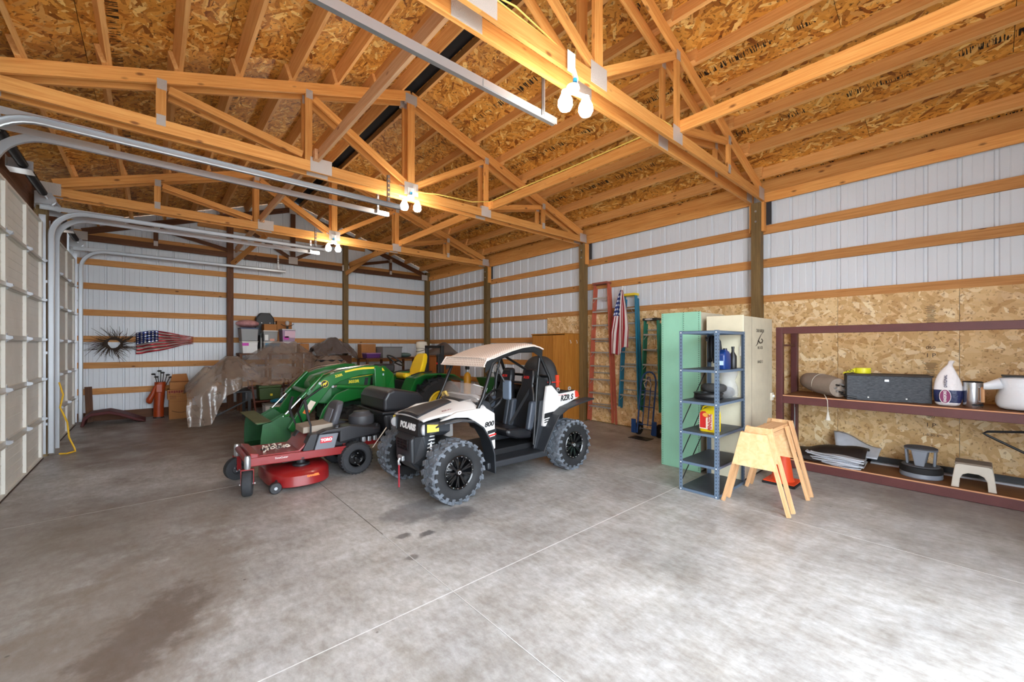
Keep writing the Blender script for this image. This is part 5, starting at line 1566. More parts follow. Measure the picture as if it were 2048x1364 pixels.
# seats
def seat(yc):
    s = MB()
    so = MB().loft([[(3.42 + .0, yc - .20, .56), (3.42, yc + .20, .56), (3.42, yc + .20, .66), (3.42, yc - .20, .66)], [(3.62, yc - .21, .50), (3.62, yc + .21, .50), (3.62, yc + .21, .645), (3.62, yc - .21, .645)], [(3.88, yc - .20, .47), (3.88, yc + .20, .47), (3.88, yc + .20, .60), (3.88, yc - .20, .60)]]).build('seat_cushion', VINYL, rz, bevel=.05, seg=3)
    bk = MB().loft([[(3.80, yc - hw, z), (3.80 + .0 + (z - .55) * .17 - .0, yc - hw * .9, z)] if False else [(3.82 + (z - .55) * .20, yc - hw, z), (3.82 + (z - .55) * .20, yc + hw, z), (3.93 + (z - .55) * .20, yc + hw * .9, z), (3.93 + (z - .55) * .20, yc - hw * .9, z)] for z, hw in ((.52, .19), (.70, .215), (.92, .21), (1.06, .175), (1.16, .13), (1.30, .12), (1.40, .095))]).build('seat_back', VINYL, rz, bevel=.04, seg=3)
    for q in (-1, 1):
        MB().loft([[(3.76 + (z - .6) * .20, yc + q * .15, z), (3.76 + (z - .6) * .20, yc + q * .235, z), (3.86 + (z - .6) * .2, yc + q * .235, z), (3.86 + (z - .6) * .2, yc + q * .15, z)] for z in (.60, .78, .98)]).build('side_bolster', mat('grey_vinyl', (62, 68, 78), .3), bk, bevel=.03, seg=3)
    MB().box(3.955 + .03, 3.96 + .031, yc - .06, yc + .06, 1.27, 1.285).build('seat_stitching', RED, bk)
    lettering('RZR', .05, (3.946, yc, 1.285), (0, -1, 0), (.2, 0, 1), RED, bk, 'seat_lettering', .002, sx=1.2, shear=.2, bold=.001)
seat(4.19); seat(4.66)
MB().bar((3.95, 4.12, 1.12), (3.55, 4.08, .70), .045, .006, (0, -1, 0)).build('seat_belt', BKD, rz)
MB().box(3.35, 3.85, 4.38, 4.47, .42, .62).build('centre_console', BK, rz, bevel=.03)
MB().tube([(3.42, 4.42, .62), (3.38, 4.42, .80)], .012, 8).build('gear_lever', BKD, rz)
MB().ell((3.375, 4.42, .82), .025).build('gear_knob', RED, rz, smooth=40)
# side net behind the driver
NET = mat('black_netting', (20, 21, 24), .6, alpha=.86)
both(lambda g: MB().grid(lambda u, v: (3.90 + .22 * u + .02 * v, g(3.965 + .02 * math.sin(PI * v)), .72 + .62 * v - .10 * u), 4, 6).build('side_net', NET, rz, solid=.004))
MB().grid(lambda u, v: (4.05 + .05 * v, 4.05 + .74 * u, .80 + .36 * v), 6, 4).build('rear_screen', NET, rz, solid=.004)
both(lambda g: MB().prism([(3.86, .34), (4.02, .34), (4.12, .66), (4.06, .98), (3.98, .98), (3.93, .62)], 'y', g(3.95), g(3.985)).build('rear_pillar_guard', BK, rz, bevel=.012))
MB().box(3.30, 3.34, 3.80, 3.945, 1.06, 1.30).xf(Matrix.Translation((0, 0, 0))).build('side_mirror', mat('mirror_grey', (104, 118, 136), .4), rz, bevel=.03, seg=3)
MB().tube([(3.25, 3.985, 1.48), (3.27, 3.93, 1.36), (3.31, 3.9, 1.27)], .010, 6).build('mirror_arm', CAGE, rz)
# rear bed
def bedside(g):
    pol = [(4.00, .63), (4.03, .90), (4.08, 1.175), (4.17, 1.18), (4.32, 1.05), (4.68, 1.075), (4.74, .97), (4.42, .88), (4.20, .80), (4.10, .62)]
    MB().prism(pol, 'y', g(3.905), g(3.96)).build('bed_side', BW, rz, bevel=.014)
    for z0, z1 in ((.735, .805), (.705, .722), (.675, .692)):
        MB().prism([(4.01, z0), (4.14, z0 + .012), (4.16 if z0 < .72 else 4.20, z1 + .012), (4.02, z1)], 'y', g(3.9025), g(3.905)).build('stripe', BKD, rz)
    MB().prism([(4.66, .975), (4.745, .985), (4.69, 1.075), (4.65, 1.06)], 'y', g(3.893), g(3.965)).build('tail_light', mat('red_lens', (214, 60, 40), .3), rz)
both(bedside)
lettering('RZR S', .105, (4.47, 3.9025, .985), (1, 0, .04), (0, 0, 1), BKD, rz, 'lettering', .001, sx=.98, shear=.25, bold=.004)
MB().box(4.30, 4.46, 3.9022, 3.905, 1.03, 1.036).build('stripe', RED, rz)
MB().box(4.10, 4.72, 3.96, 4.88, .86, .92).build('bed_floor', BK, rz, bevel=.01)
MB().box(4.68, 4.72, 3.96, 4.88, .92, 1.06).build('tailgate', BK, rz, bevel=.01)
MB().box(4.30, 4.66, 3.92, 3.96, 1.05, 1.085).build('bed_rail', BKD, rz, bevel=.006)
for x in (4.32, 4.56):
    MB().lathe([(.018, -.006), (.03, -.006), (.03, .006), (.018, .006)], (x, 3.93, 1.108), 'y', 16, close=True).build('tie_down_ring', mat('bolt_silver', (214, 216, 220), .3, .7), rz, smooth=40)
rfl = [(3.90, .30), (3.97, .46), (4.06, .64), (4.16, .78), (4.32, .86), (4.58, .91), (4.90, .95)]
both(lambda g: strip('rear_flare', rfl, .022, [g(q) for q in (3.80, 3.78, 3.76, 3.75, 3.74, 3.74, 3.74)], [g(q) for q in (3.99, 3.97, 3.95, 3.95, 3.95, 3.95, 3.92)], BK))
# engine mass under the bed
MB().box(4.12, 4.66, 4.12, 4.72, .40, .855).build('engine', BKD, rz, bevel=.03)
# bagged bundle tied in the bed
bb = thing('gear_bag', 'large black duffel bag with red piping standing in the buggy bed', 'bag', (4.42, 4.5, .92))
rings = []
for z, rx, ry in ((0, .17, .30), (.06, .20, .34), (.30, .20, .34), (.50, .17, .30), (.60, .12, .22), (.66, .05, .1)):
    rings.append([(4.44 + rx * math.cos(a) * (1 + .06 * math.sin(3 * a + z * 9)), 4.42 + ry * math.sin(a) * (1 + .05 * math.sin(4 * a)), .921 + z) for a in [2 * PI * k / 20 for k in range(20)]])
MB().loft(rings).build('bag_body', mat('black_nylon', (34, 34, 36), .7, bump=.6, bscale=14), bb, smooth=60, sub=1)
MB().tube([(4.25, 4.25, 1.20), (4.28, 4.12, 1.20), (4.40, 4.07, 1.20), (4.55, 4.10, 1.20)], .008, 6).build('piping', RED, bb)
MB().box(4.44, 4.5, 4.075, 4.10, 1.12, 1.3).build('red_patch', mat('red_patch', (196, 60, 30), .6), bb)
# ================================================================== riding mower (faces -x)
MRED = mat('mower_red', (136, 26, 28), .3, coat=.4)
MGR = mat('mower_grey', (112, 116, 124), .42)
MBK = mat('mower_black', (36, 36, 40), .45)
SEATG = mat('mower_seat_grey', (78, 78, 84), .5)
TURF = mat('turf_tire', (48, 50, 54), .8, var=.2, vscale=20)
mw = thing('zero_turn_mower', 'red and grey zero-turn riding mower with black rear grass bagger', 'lawn mower', (1.6, 5.95, 0))
MC = 5.95
def wheel_y(x, y_, r, w_, rim_r, lug=0, yaw=0.0, rimm=None, name='tire'):
    b = MB().lathe([(rim_r, -w_ * .42), (rim_r * 1.12, -w_ * .5), (r * .86, -w_ * .5), (r * .97, -w_ * .40), (r, -w_ * .2), (r, w_ * .2), (r * .97, w_ * .40), (r * .86, w_ * .5), (rim_r * 1.12, w_ * .5), (rim_r, w_ * .42)], (0, 0, 0), 'y', 32, close=True)
    M = Matrix.Translation((x, y_, r)) @ Matrix.Rotation(yaw, 4, 'Z')
    o = b.xf(M).build(name, TURF, mw, smooth=35)
    rm = MB().lathe([(rim_r, -w_ * .42), (rim_r * .93, -w_ * .46), (rim_r * .8, -w_ * .2), (rim_r * .35, -w_ * .22), (rim_r * .3, -w_ * .42), (0, -w_ * .44), (0, w_ * .44), (rim_r * .3, w_ * .42), (rim_r * .8, w_ * .2), (rim_r * .93, w_ * .46), (rim_r, w_ * .42)], (0, 0, 0), 'y', 24)
    rm.xf(M).build('wheel_rim', rimm or RIMB, o, smooth=35)
    if lug:
        lb = MB()
        for k in range(lug):
            for s in (-1, 1):
                a = 2 * PI * (k + (.5 if s > 0 else 0)) / lug
                p0 = Vector((r * math.sin(a), s * .004, r * math.cos(a))); p1 = Vector((r * .985 * math.sin(a + .09), s * w_ * .4, r * .985 * math.cos(a + .09)))
                lb.bar(p0, p1, .010, .010, Vector((math.sin(a), 0, math.cos(a))))
        lb.xf(M).build('tread', TURF, o)
    for k in range(4):
        a = 2 * PI * k / 4 + .3
        MB().ell(tuple(M @ Vector((rim_r * .55 * math.sin(a), -w_ * .24, rim_r * .55 * math.cos(a)))), .008, 6, 4).build('lug_nut', GALV, o)
    return o
wheel_y(2.08, 5.60, .215, .20, .115, 30)
wheel_y(2.08, 6.30, .215, .20, .115, 30)
for y_, yaw in ((5.56, 1.35), (6.34, .25)):
    wheel_y(.83, y_, .145, .105, .065, 0, yaw, mat('caster_rim', (60, 60, 64), .5), 'caster_tire')
    fk = MB()
    cy, sy = math.cos(yaw), math.sin(yaw)
    for s in (-1, 1):
        n_ = Vector((-sy, cy, 0)) * s * .062
        fk.bar(Vector((.83, y_, .13)) + n_, Vector((.83, y_, .30)) + n_, .05, .008, (-sy, cy, 0))
    fk.bar(Vector((.83, y_, .30)) - Vector((-sy, cy, 0)) * .066, Vector((.83, y_, .30)) + Vector((-sy, cy, 0)) * .066, .05, .012)
    fk.build('caster_fork', MRED, mw)
    MB().tube([Vector((.83, y_, .135)) - Vector((-sy, cy, 0)) * .08, Vector((.83, y_, .135)) + Vector((-sy, cy, 0)) * .08], .009, 8).build('caster_axle', GALV, mw)
    MB().lathe([(0, .306), (.030, .306), (.034, .33), (.034, .43), (.026, .455), (0, .46)], (.83, y_, 0), 'z', 18).build('caster_spindle', GALV, mw, smooth=35)
# front frame and foot platform
MB().tube([(.83, 5.56, .40), (.84, 6.34, .40)], .035, 10).build('front_axle', MRED, mw, smooth=35)
for y_ in (5.60, 6.28):
    MB().bar((.84, y_, .37), (2.0, y_, .34), .055, .10, (0, 0, 1)).build('frame_rail', MRED, mw, bevel=.01)
MB().prism([(.90, .405), (1.40, .395), (1.53, .53), (1.53, .55), (1.39, .418), (.90, .425)], 'y', 5.63, 6.26).build('foot_platform', MRED, mw, bevel=.006)
MB().prism([(.86, .40), (.95, .405), (.95, .455), (.86, .47)], 'y', 5.60, 6.28).build('toe_guard', MRED, mw, bevel=.012)
lettering('TimeCutter', .03, (1.18, 5.571, .375), (1, 0, -.02), (0, 0, 1), WHITE, mw, 'lettering', .0008, shear=.2)
MB().prism([(1.40, .42), (1.58, .60), (1.66, .60), (1.66, .36), (1.45, .36)], 'y', 5.66, 6.24).build('seat_pedestal', MRED, mw, bevel=.02)
# cutting deck
def deck(z, s):
    pts = []
    for k in range(40):
        a = 2 * PI * k / 40
        r = 1
        x = 1.40 + .36 * s * math.copysign(abs(math.cos(a)) ** .8, math.cos(a)); y_ = MC + .60 * s * math.copysign(abs(math.sin(a)) ** .62, math.sin(a))
        pts.append((x, y_, z))
    return pts
MB().loft([deck(.045, 1.0), deck(.055, 1.02), deck(.17, 1.0), deck(.20, .95), deck(.225, .82), deck(.228, .5)]).build('cutting_deck', MRED, mw, smooth=35)
for yy in (5.66, 6.22):
    MB().lathe([(0, .23), (.10, .23), (.10, .25), (.05, .26), (.05, .31), (.09, .315), (.09, .335), (0, .335)], (1.42, yy, 0), 'z', 20).build('spindle_pulley', MBK, mw, smooth=35)
MB().box(1.20, 1.75, 5.60, 5.63, .30, .34).build('height_bar', MBK, mw)
lettering('DANGER', .034, (1.48, 5.352, .155), (1, .08, 0), (0, .45, 1), mat('warning_orange', (238, 120, 40), .5), mw, 'warning_print', .0015, bold=.003)
wo = MB().lathe([(.018, -.03), (.058, -.03), (.066, -.02), (.066, .02), (.058, .03), (.018, .03)], (1.085, 5.42, .067), 'y', 20, close=True).build('anti_scalp_wheel', MBK, mw, smooth=35)
MB().lathe([(0, -.036), (.018, -.036), (.018, .036), (0, .036)], (1.085, 5.42, .067), 'y', 12).build('wheel_axle', GALV, wo)
MB().bar((1.09, 5.47, .07), (1.16, 5.52, .2), .03, .03).build('wheel_bracket', MBK, mw)
# side pods
for s in (0, 1):
    g = (lambda q: q) if not s else (lambda q: 2 * MC - q)
    MB().prism([(1.555, .385), (1.62, .585), (1.86, .58), (1.80, .37)], 'y', g(5.58), g(5.72)).build('side_pod', MGR, mw, bevel=.012)
    MB().prism([(1.42, .40), (1.52, .60), (1.615, .60), (1.55, .37)], 'y', g(5.60), g(5.74)).build('console_front', MBK, mw, bevel=.012)
    MB().prism([(1.58, .59), (1.70, .635), (2.0, .66), (2.42, .58), (2.42, .50), (2.1, .47), (1.87, .44), (1.87, .585)], 'y', g(5.57), g(5.74)).build('fender', MBK, mw, bevel=.02)
    MB().lathe([(0, .0), (.035, 0), (.04, .015), (.034, .03), (0, .035)], (1.86, g(5.66), .645), 'z', 18).build('fuel_cap', MBK, mw, smooth=35)
    MB().lathe([(.036, 0), (.046, 0), (.046, .01), (.036, .01)], (1.86, g(5.66), .640), 'z', 18, close=True).build('cap_ring', BRT, mw, smooth=35)
pod = MB().prism([(1.625, .475), (1.635, .545), (1.78, .545), (1.765, .475)], 'y', 5.5775, 5.5795).build('logo_plate', mat('logo_red', (206, 36, 52), .4), mw, bevel=.0)
lettering('TORO', .048, (1.703, 5.577, .511), (1, 0, .02), (0, 0, 1), WHITE, mw, 'logo_lettering', .0006, sx=1.0, bold=.003)
MB().box(1.70, 2.5, 5.72, 6.18, .36, .60).build('engine_bay', MBK, mw, bevel=.03)
# engine
MB().lathe([(0, .60), (.17, .60), (.18, .66), (.17, .72), (.12, .755), (.11, .78), (0, .785)], (2.30, MC, 0), 'z', 24).build('engine_cover', mat('engine_grey', (66, 66, 70), .5), mw, smooth=35)
MB().tube([(2.42, 5.70, .62), (2.42, 5.70, .50), (2.50, 5.78, .45)], .03, 10).build('muffler', MBK, mw, smooth=35)
for k in range(3):
    MB().box(2.18 + k * .08, 2.23 + k * .08, 5.60, 5.67, .40, .47).build('engine_part', GALV, mw, bevel=.01)
MB().box(1.95, 2.45, 5.70, 5.74, .33, .40).build('rear_frame', MRED, mw, bevel=.008)
# seat
MB().loft([[(1.47, MC - .19, z0), (1.47, MC + .19, z0), (1.84, MC + .2, z1), (1.84, MC - .2, z1)] for z0, z1 in ((.59, .60), (.60, .61), (.66, .675), (.672, .69))]).build('seat_cushion', mat('seat_tan', (150, 138, 124), .6), mw, bevel=.03, seg=3)
MB().loft([[(x0, MC - hw, z), (x0, MC + hw, z), (x0 + .10, MC + hw * .92, z), (x0 + .10, MC - hw * .92, z)] for z, x0, hw in ((.61, 1.80, .20), (.72, 1.83, .215), (.84, 1.87, .205), (.92, 1.90, .17), (.96, 1.92, .12))]).build('seat_back', SEATG, mw, bevel=.035, seg=3)
MB().loft([[(x0 - .004, MC - hw, z), (x0 - .004, MC + hw, z), (x0 + .01, MC + hw, z), (x0 + .01, MC - hw, z)] for z, x0, hw in ((.66, 1.81, .09), (.76, 1.84, .11), (.86, 1.872, .10))]).build('seat_insert', mat('seat_insert', (120, 124, 134), .45), mw, bevel=.006)
# steering levers
GRP = mat('lever_grip', (28, 28, 30), .7)
for p, q in (([(1.545, 5.70, .52), (1.545, 5.70, .70), (1.52, 5.70, .78)], [(1.52, 5.70, .78), (1.507, 5.71, .86), (1.49, 5.74, .99), (1.485, 5.76, 1.02)]),
             ([(1.52, 6.24, .55), (1.48, 6.24, .70), (1.45, 6.24, .76)], [(1.45, 6.24, .76), (1.42, 6.23, .86), (1.44, 6.2, 1.0), (1.45, 6.19, 1.03)])):
    o = MB().tube(p, .012, 8).build('steering_lever', MBK, mw, smooth=35)
    MB().tube(q, .019, 10).build('lever_grip', GRP, o, smooth=35)
MB().tube([(2.35, 5.66, .29), (2.60, 5.63, .63)], .008, 6).build('lift_rod', mat('bare_rod', (222, 210, 196), .35, .5), mw)
# bagger
def prof(pts, ya, yb, name, m, bev=.03):
    return MB().prism(pts, 'y', ya, yb).build(name, m, mw, bevel=bev, seg=3)
prof([(2.50, .78), (2.50, .96), (2.56, 1.06), (2.66, 1.09), (3.06, 1.02), (3.14, .94), (3.14, .78)], 5.62, 6.52, 'bagger_hood', mat('bagger_black', (40, 40, 44), .38), .04)
prof([(2.46, .745), (2.46, .78), (3.20, .78), (3.20, .745)], 5.58, 6.56, 'bagger_rim', MBK, .01)
for k, (a, b_) in enumerate(((5.62, 6.04), (6.08, 6.50))):
    o = prof([(2.56, .32), (2.50, .745), (3.12, .745), (3.02, .30)], a, b_, 'bagger_bin', MBK, .04)
    for q in range(3):
        MB().bar((2.62 + q * .15, a - .004, .70), (2.64 + q * .15, a - .004, .40), .06, .012, (0, 1, 0)).build('bin_rib', mat('rib_grey', (84, 86, 92), .35), o, bevel=.005)  # lighter grey puts the ridge highlights into the colour
MB().bar((2.35, 5.75, .35), (2.62, 5.75, .40), .05, .05).build('bagger_mount', MBK, mw)
MB().bar((2.35, 6.15, .35), (2.62, 6.15, .40), .05, .05).build('bagger_mount', MBK, mw)
# braided chain lying on the foot platform
ch = thing('tow_chain', 'heap of black and white chain on the red mower platform', 'chain', (1.17, 5.86, .42))
rr = random.Random(3)
CHW = mat('chain_white', (212, 200, 186), .4); CHB = mat('chain_black', (44, 40, 40), .5)
for k in range(34):
    t = k / 33
    c = Vector((1.02 + .30 * ((t * 2.3) % 1), 5.76 + .18 * rr.random(), .437 + .035 * rr.random()))
    M = Matrix.Translation(c) @ Euler((rr.uniform(-.6, .6) + (PI / 2 if k % 2 else 0), rr.uniform(-.4, .4), rr.uniform(0, PI))).to_matrix().to_4x4()
    pts = [(.024 * math.cos(a), .013 * math.sin(a), 0) for a in [2 * PI * q / 10 for q in range(10)]]
    MB().tube(pts, .0052, 5, close=True).xf(M).build('link', CHW if k % 3 else CHB, ch, smooth=40)
# ================================================================== compact tractor with loader (faces -x)
GRN = mat('tractor_green', (22, 108, 44), .28, coat=.5)
BKG = mat('bucket_green', (44, 104, 58), .45, var=.2, vscale=6)
YLW = mat('seat_yellow', (240, 200, 24), .42)
YDC = mat('decal_yellow', (240, 220, 50), .4)
TBK = mat('tractor_black', (26, 27, 29), .5)
tr = thing('loader_tractor', 'green compact tractor with yellow seat and front loader bucket on the floor', 'tractor', (3.0, 7.9, 0))
TC = 7.9
# bucket
sidep = [(1.24, .01), (1.245, .30), (1.27, .524), (1.39, .555), (1.48, .47), (1.56, .34), (1.63, .20), (1.66, .06), (1.62, .01)]
shell = [(1.24, .01), (1.62, .01), (1.66, .06), (1.63, .20), (1.56, .34), (1.48, .47), (1.39, .555), (1.20, .535)]
def strip_t(name, pts, th, ya, yb, m):
    n_ = len(pts); rings = []
    for i, p in enumerate(pts):
        a = pts[max(i - 1, 0)]; b_ = pts[min(i + 1, n_ - 1)]
        tx, tz = b_[0] - a[0], b_[1] - a[1]; L = math.hypot(tx, tz)
        nx, nz = -tz / L * th / 2, tx / L * th / 2
        rings.append([(p[0] + nx, ya, p[1] + nz), (p[0] + nx, yb, p[1] + nz), (p[0] - nx, yb, p[1] - nz), (p[0] - nx, ya, p[1] - nz)])
    return MB().loft(rings).build(name, m, tr)
bk = strip_t('bucket_shell', shell, .012, 7.20, 8.66, BKG)
for y_ in (7.195, 8.655):
    MB().prism(sidep, 'y', y_, y_ + .012).build('bucket_side', BKG, bk)
MB().box(1.18, 1.40, 7.2, 8.66, .545, .56).xf(Matrix.Identity(4)).build('bucket_lip', mat('worn_lip', (96, 104, 62), .6, var=.3), bk)
for y_ in (7.5, 8.3):
    for d_ in (-.07, .07):
        MB().prism([(1.40, .50), (1.62, .62), (1.74, .52), (1.70, .20), (1.60, .16)], 'y', y_ + d_ - .008, y_ + d_ + .008).build('bucket_ear', BKG, bk)
# loader arms
arm = [(3.152, 1.364), (2.89, 1.372), (2.654, 1.338), (2.399, 1.274), (2.20, 1.195), (2.114, 1.140), (1.86, .76), (1.637, .40), (1.70, .33), (1.79, .36), (2.06, .72), (2.298, 1.024), (2.458, 1.11), (2.794, 1.203), (3.085, 1.213)]
for y_ in (7.30, 8.46):
    ao = MB().prism(arm, 'y', y_, y_ + .085).build('loader_arm', GRN, tr, bevel=.012)
    # decal stripe
    if y_ < 8:
        st = [(2.54, 1.262), (2.70, 1.292), (2.86, 1.308), (3.06, 1.312), (3.06, 1.345), (2.87, 1.345), (2.69, 1.325), (2.53, 1.292)]
        MB().prism(st, 'y', y_ - .0015, y_).build('decal_stripe', YDC, ao)
        lettering('320R', .062, (2.43, y_ - .0015, 1.215), (1, 0, .22), (-.2, 0, 1), YDC, ao, 'decal_lettering', .0006, bold=.0015)
        MB().lathe([(0, -.002), (.062, -.002), (.062, 0), (0, 0)], (2.20, y_, 1.085), 'y', 24).build('badge_rim', YDC, ao)
        MB().lathe([(0, -.0035), (.055, -.0035), (.055, -.002), (0, -.002)], (2.20, y_, 1.085), 'y', 24).build('badge', TBK, ao)
        deer = [(2.165, 1.075), (2.18, 1.10), (2.205, 1.10), (2.22, 1.125), (2.235, 1.125), (2.225, 1.10), (2.235, 1.085), (2.215, 1.08), (2.212, 1.055), (2.204, 1.055), (2.2, 1.077), (2.185, 1.072), (2.18, 1.05), (2.172, 1.05)]
        MB().prism(deer, 'y', y_ - .0045, y_ - .0035).build('badge_mark', YDC, ao)
        MB().prism([(1.90, .70), (1.98, .83), (2.06, .79), (1.98, .66)], 'y', y_ - .0015, y_).build('warning_label', mat('label_white', (238, 226, 206), .45), ao)
        MB().prism([(1.855, .63), (1.895, .695), (1.975, .655), (1.935, .59)], 'y', y_ - .0015, y_).build('warning_label', mat('warning_orange', (238, 120, 40), .5), ao)
    for p in ((2.12, 1.10), (3.08, 1.30), (2.33, 1.03)):
        MB().lathe([(0, -.012), (.022, -.012), (.022, 0), (0, 0)], (p[0], y_, p[1]), 'y', 12).build('pivot_pin', GALV, ao)
    # mast
    MB().prism([(3.06, 1.33), (3.20, 1.345), (3.24, .90), (3.18, .55), (3.02, .55), (3.07, .90)], 'y', y_ - .02, y_ + .10).build('loader_mast', GRN, tr, bevel=.012)
    # lift cylinder
    o = MB().tube([(2.33, y_ + .03, 1.03), (2.72, y_ + .03, 1.0)], .022, 10).build('cylinder_rod', BRT, tr, smooth=35)
    MB().tube([(2.40, y_ + .03, 1.025), (3.08, y_ + .03, .972)], .036, 12).build('lift_cylinder', GRN, tr, smooth=35)
    # bucket cylinder and its pipe
    yb = y_ - .0 + (.13 if y_ < 8 else -.05)
    MB().tube([(2.22, yb, 1.24), (1.86, yb, .86)], .034, 12).build('bucket_cylinder', GRN, tr, smooth=35)
    MB().tube([(1.90, yb, .90), (1.60, yb, .58)], .018, 10).build('cylinder_rod', BRT, tr, smooth=35)
    MB().tube([(1.60, yb, .60), (1.72, yb, .60), (1.76, yb, .42)], .03, 8).build('bucket_link', GRN, tr, smooth=35)
    for q in (0, 1, 2):
        MB().tube([(3.0, y_ + .1 + q * .012, 1.385), (2.45, y_ + .1 + q * .012, 1.315 + .012 * q), (2.2, y_ + .1 + q * .012, 1.23), (1.9 - .05 * q, y_ + .1 + q * .012, .86)], .007, 6).build('hydraulic_pipe', BRT if q < 2 else TBK, ao, smooth=35)
MB().tube([(1.98, 7.385, .95), (1.98, 8.46, .95)], .045, 12).build('torque_tube', GRN, tr, smooth=35)
MB().tube([(2.16, 7.24, 1.05), (1.86, 7.25, .84), (1.78, 7.27, .66), (1.86, 7.3, .44)], .014, 8).build('hydraulic_hose', TBK, tr, smooth=35)
# curved loader frame below the arm
for y_ in (7.36, 8.42):
    MB().prism([(2.10, .30), (2.13, .48), (2.185, .64), (2.40, .89), (2.626, .967), (3.157, .931), (3.174, .78), (2.782, .78), (2.55, .74), (2.30, .52), (2.24, .30)], 'y', y_, y_ + .04).build('loader_frame', GRN, tr, bevel=.01)
# hood, grille, engine
def hoodsec(x, hw, zt, zb):
    return [(x, TC - hw, zb), (x, TC - hw, zt - .12), (x, TC - hw * .82, zt - .03), (x, TC - hw * .4, zt), (x, TC + hw * .4, zt), (x, TC + hw * .82, zt - .03), (x, TC + hw, zt - .12), (x, TC + hw, zb)]
MB().loft([hoodsec(2.08, .20, 1.10, .80), hoodsec(2.16, .27, 1.20, .72), hoodsec(2.40, .31, 1.27, .70), hoodsec(2.80, .33, 1.32, .72), hoodsec(3.26, .34, 1.335, .74)]).build('hood', GRN, tr, bevel=.02)
MB().box(2.10, 2.14, TC - .2, TC + .2, .62, 1.02).build('grille', TBK, tr, bevel=.01)
lettering('3033R', .072, (2.78, TC - .336, 1.075), (1, 0, .05), (0, 0, 1), YDC, tr, 'decal_lettering', .0012, sx=1.05, bold=.003, shear=.2)
MB().prism([(2.62, 1.125), (3.24, 1.195), (3.24, 1.205), (2.62, 1.135)], 'y', TC - .345, TC - .335).build('decal_stripe', YDC, tr)
for x in (2.97, 3.08, 3.18):
    MB().prism([(x, .98), (x + .06, .98), (x + .085, 1.14), (x + .025, 1.14)], 'y', TC - .348, TC - .338).build('side_vent', TBK, tr)
MB().box(2.3, 3.3, TC - .22, TC + .22, .42, .72).build('engine_block', mat('engine_dark_green', (24, 60, 40), .5, var=.4, vscale=12), tr, bevel=.02)
rr = random.Random(5)
for k in range(10):
    x = 2.95 + .28 * rr.random(); z = .52 + .3 * rr.random()
    MB().box(x, x + .05 + .05 * rr.random(), TC - .30 - .05 * rr.random(), TC - .22, z, z + .04 + .05 * rr.random()).build('engine_part', GALV if k % 3 else TBK, tr, bevel=.008)
# front axle and wheels
def twheel(x, y_, r, w_, rim_r, nl, near):
    b = MB().lathe([(rim_r, -w_ * .40), (rim_r * 1.1, -w_ * .5), (r * .85, -w_ * .5), (r * .93, -w_ * .40), (r * .95, 0), (r * .93, w_ * .40), (r * .85, w_ * .5), (rim_r * 1.1, w_ * .5), (rim_r, w_ * .40)], (x, y_, r), 'y', 36, close=True)
    o = b.build('tire', mat('tractor_tire', (32, 33, 35), .8), tr, smooth=35)
    lb = MB()
    for k in range(nl):
        for s in (-1, 1):
            a = 2 * PI * (k + (.5 if s > 0 else 0)) / nl
            p0 = Vector((x + r * .96 * math.sin(a), y_ + s * .0, r + r * .96 * math.cos(a))); p1 = Vector((x + r * .93 * math.sin(a + .28), y_ + s * w_ * .46, r + r * .93 * math.cos(a + .28)))
            lb.bar(p0, p1, .045, .07, Vector((math.sin(a + .1), 0, math.cos(a + .1))))
    lb.build('tread_lugs', mat('tractor_tire', (32, 33, 35), .8), o)
    MB().lathe([(rim_r, -w_ * .40), (rim_r * .9, -w_ * .44), (rim_r * .8, -w_ * .1), (rim_r * .3, -w_ * .12), (0, -w_ * .14), (0, w_ * .14), (rim_r * .3, w_ * .12), (rim_r * .8, w_ * .1), (rim_r * .9, w_ * .44), (rim_r, w_ * .40)], (x, y_, r), 'y', 24).build('wheel_rim', YLW, o, smooth=35)
for s in (-1, 1):
    twheel(2.72, TC + s * .52, .33, .22, .17, 14, s < 0)
    twheel(4.42, TC + s * .52, .54, .34, .28, 16, s < 0)
MB().box(2.64, 2.80, TC - .45, TC + .45, .28, .40).build('front_axle', TBK, tr, bevel=.02)
MB().box(3.3, 4.6, TC - .2, TC + .2, .34, .80).build('transmission', TBK, tr, bevel=.03)
# dash tower and steering wheel
MB().loft([[(3.27, TC - .34, .74), (3.27, TC - .34, 1.335), (3.27, TC + .34, 1.335), (3.27, TC + .34, .74)], [(3.40, TC - .33, .76), (3.40, TC - .30, 1.345), (3.40, TC + .30, 1.345), (3.40, TC + .33, .76)], [(3.62, TC - .28, .84), (3.62, TC - .22, 1.18), (3.62, TC + .22, 1.18), (3.62, TC + .28, .84)]]).build('dash_cowl', GRN, tr, bevel=.02)
MB().prism([(3.30, TC - .345), (3.36, TC - .345), (3.36, TC - .343), (3.30, TC - .343)], 'z', 1.16, 1.20).build('service_label', mat('label_paleblue', (180, 206, 226), .4), tr)
MB().prism([(3.29, 1.255), (3.37, 1.25), (3.33, 1.31), (3.29, 1.31)], 'y', TC - .35, TC - .342).build('lamp_lens', YDC, tr)
MB().box(3.36, 3.66, TC - .2, TC + .2, 1.20, 1.37).build('dash_panel', TBK, tr, bevel=.04, seg=3)
sc = Vector((3.755, TC, 1.43)); tl = Matrix.Rotation(.62, 4, 'Y')
MB().tube([tl @ Vector((.185 * math.cos(a), .185 * math.sin(a), 0)) + sc for a in [2 * PI * k / 28 for k in range(28)]], .015, 8, close=True).build('steering_wheel', TBK, tr, smooth=35)
for a in (0.5, 2.6, 4.7):
    MB().bar(sc + tl @ Vector((0, 0, -.03)), sc + tl @ Vector((.18 * math.cos(a), .18 * math.sin(a), 0)), .028, .01, tl @ Vector((0, 0, 1))).build('wheel_spoke', TBK, tr)
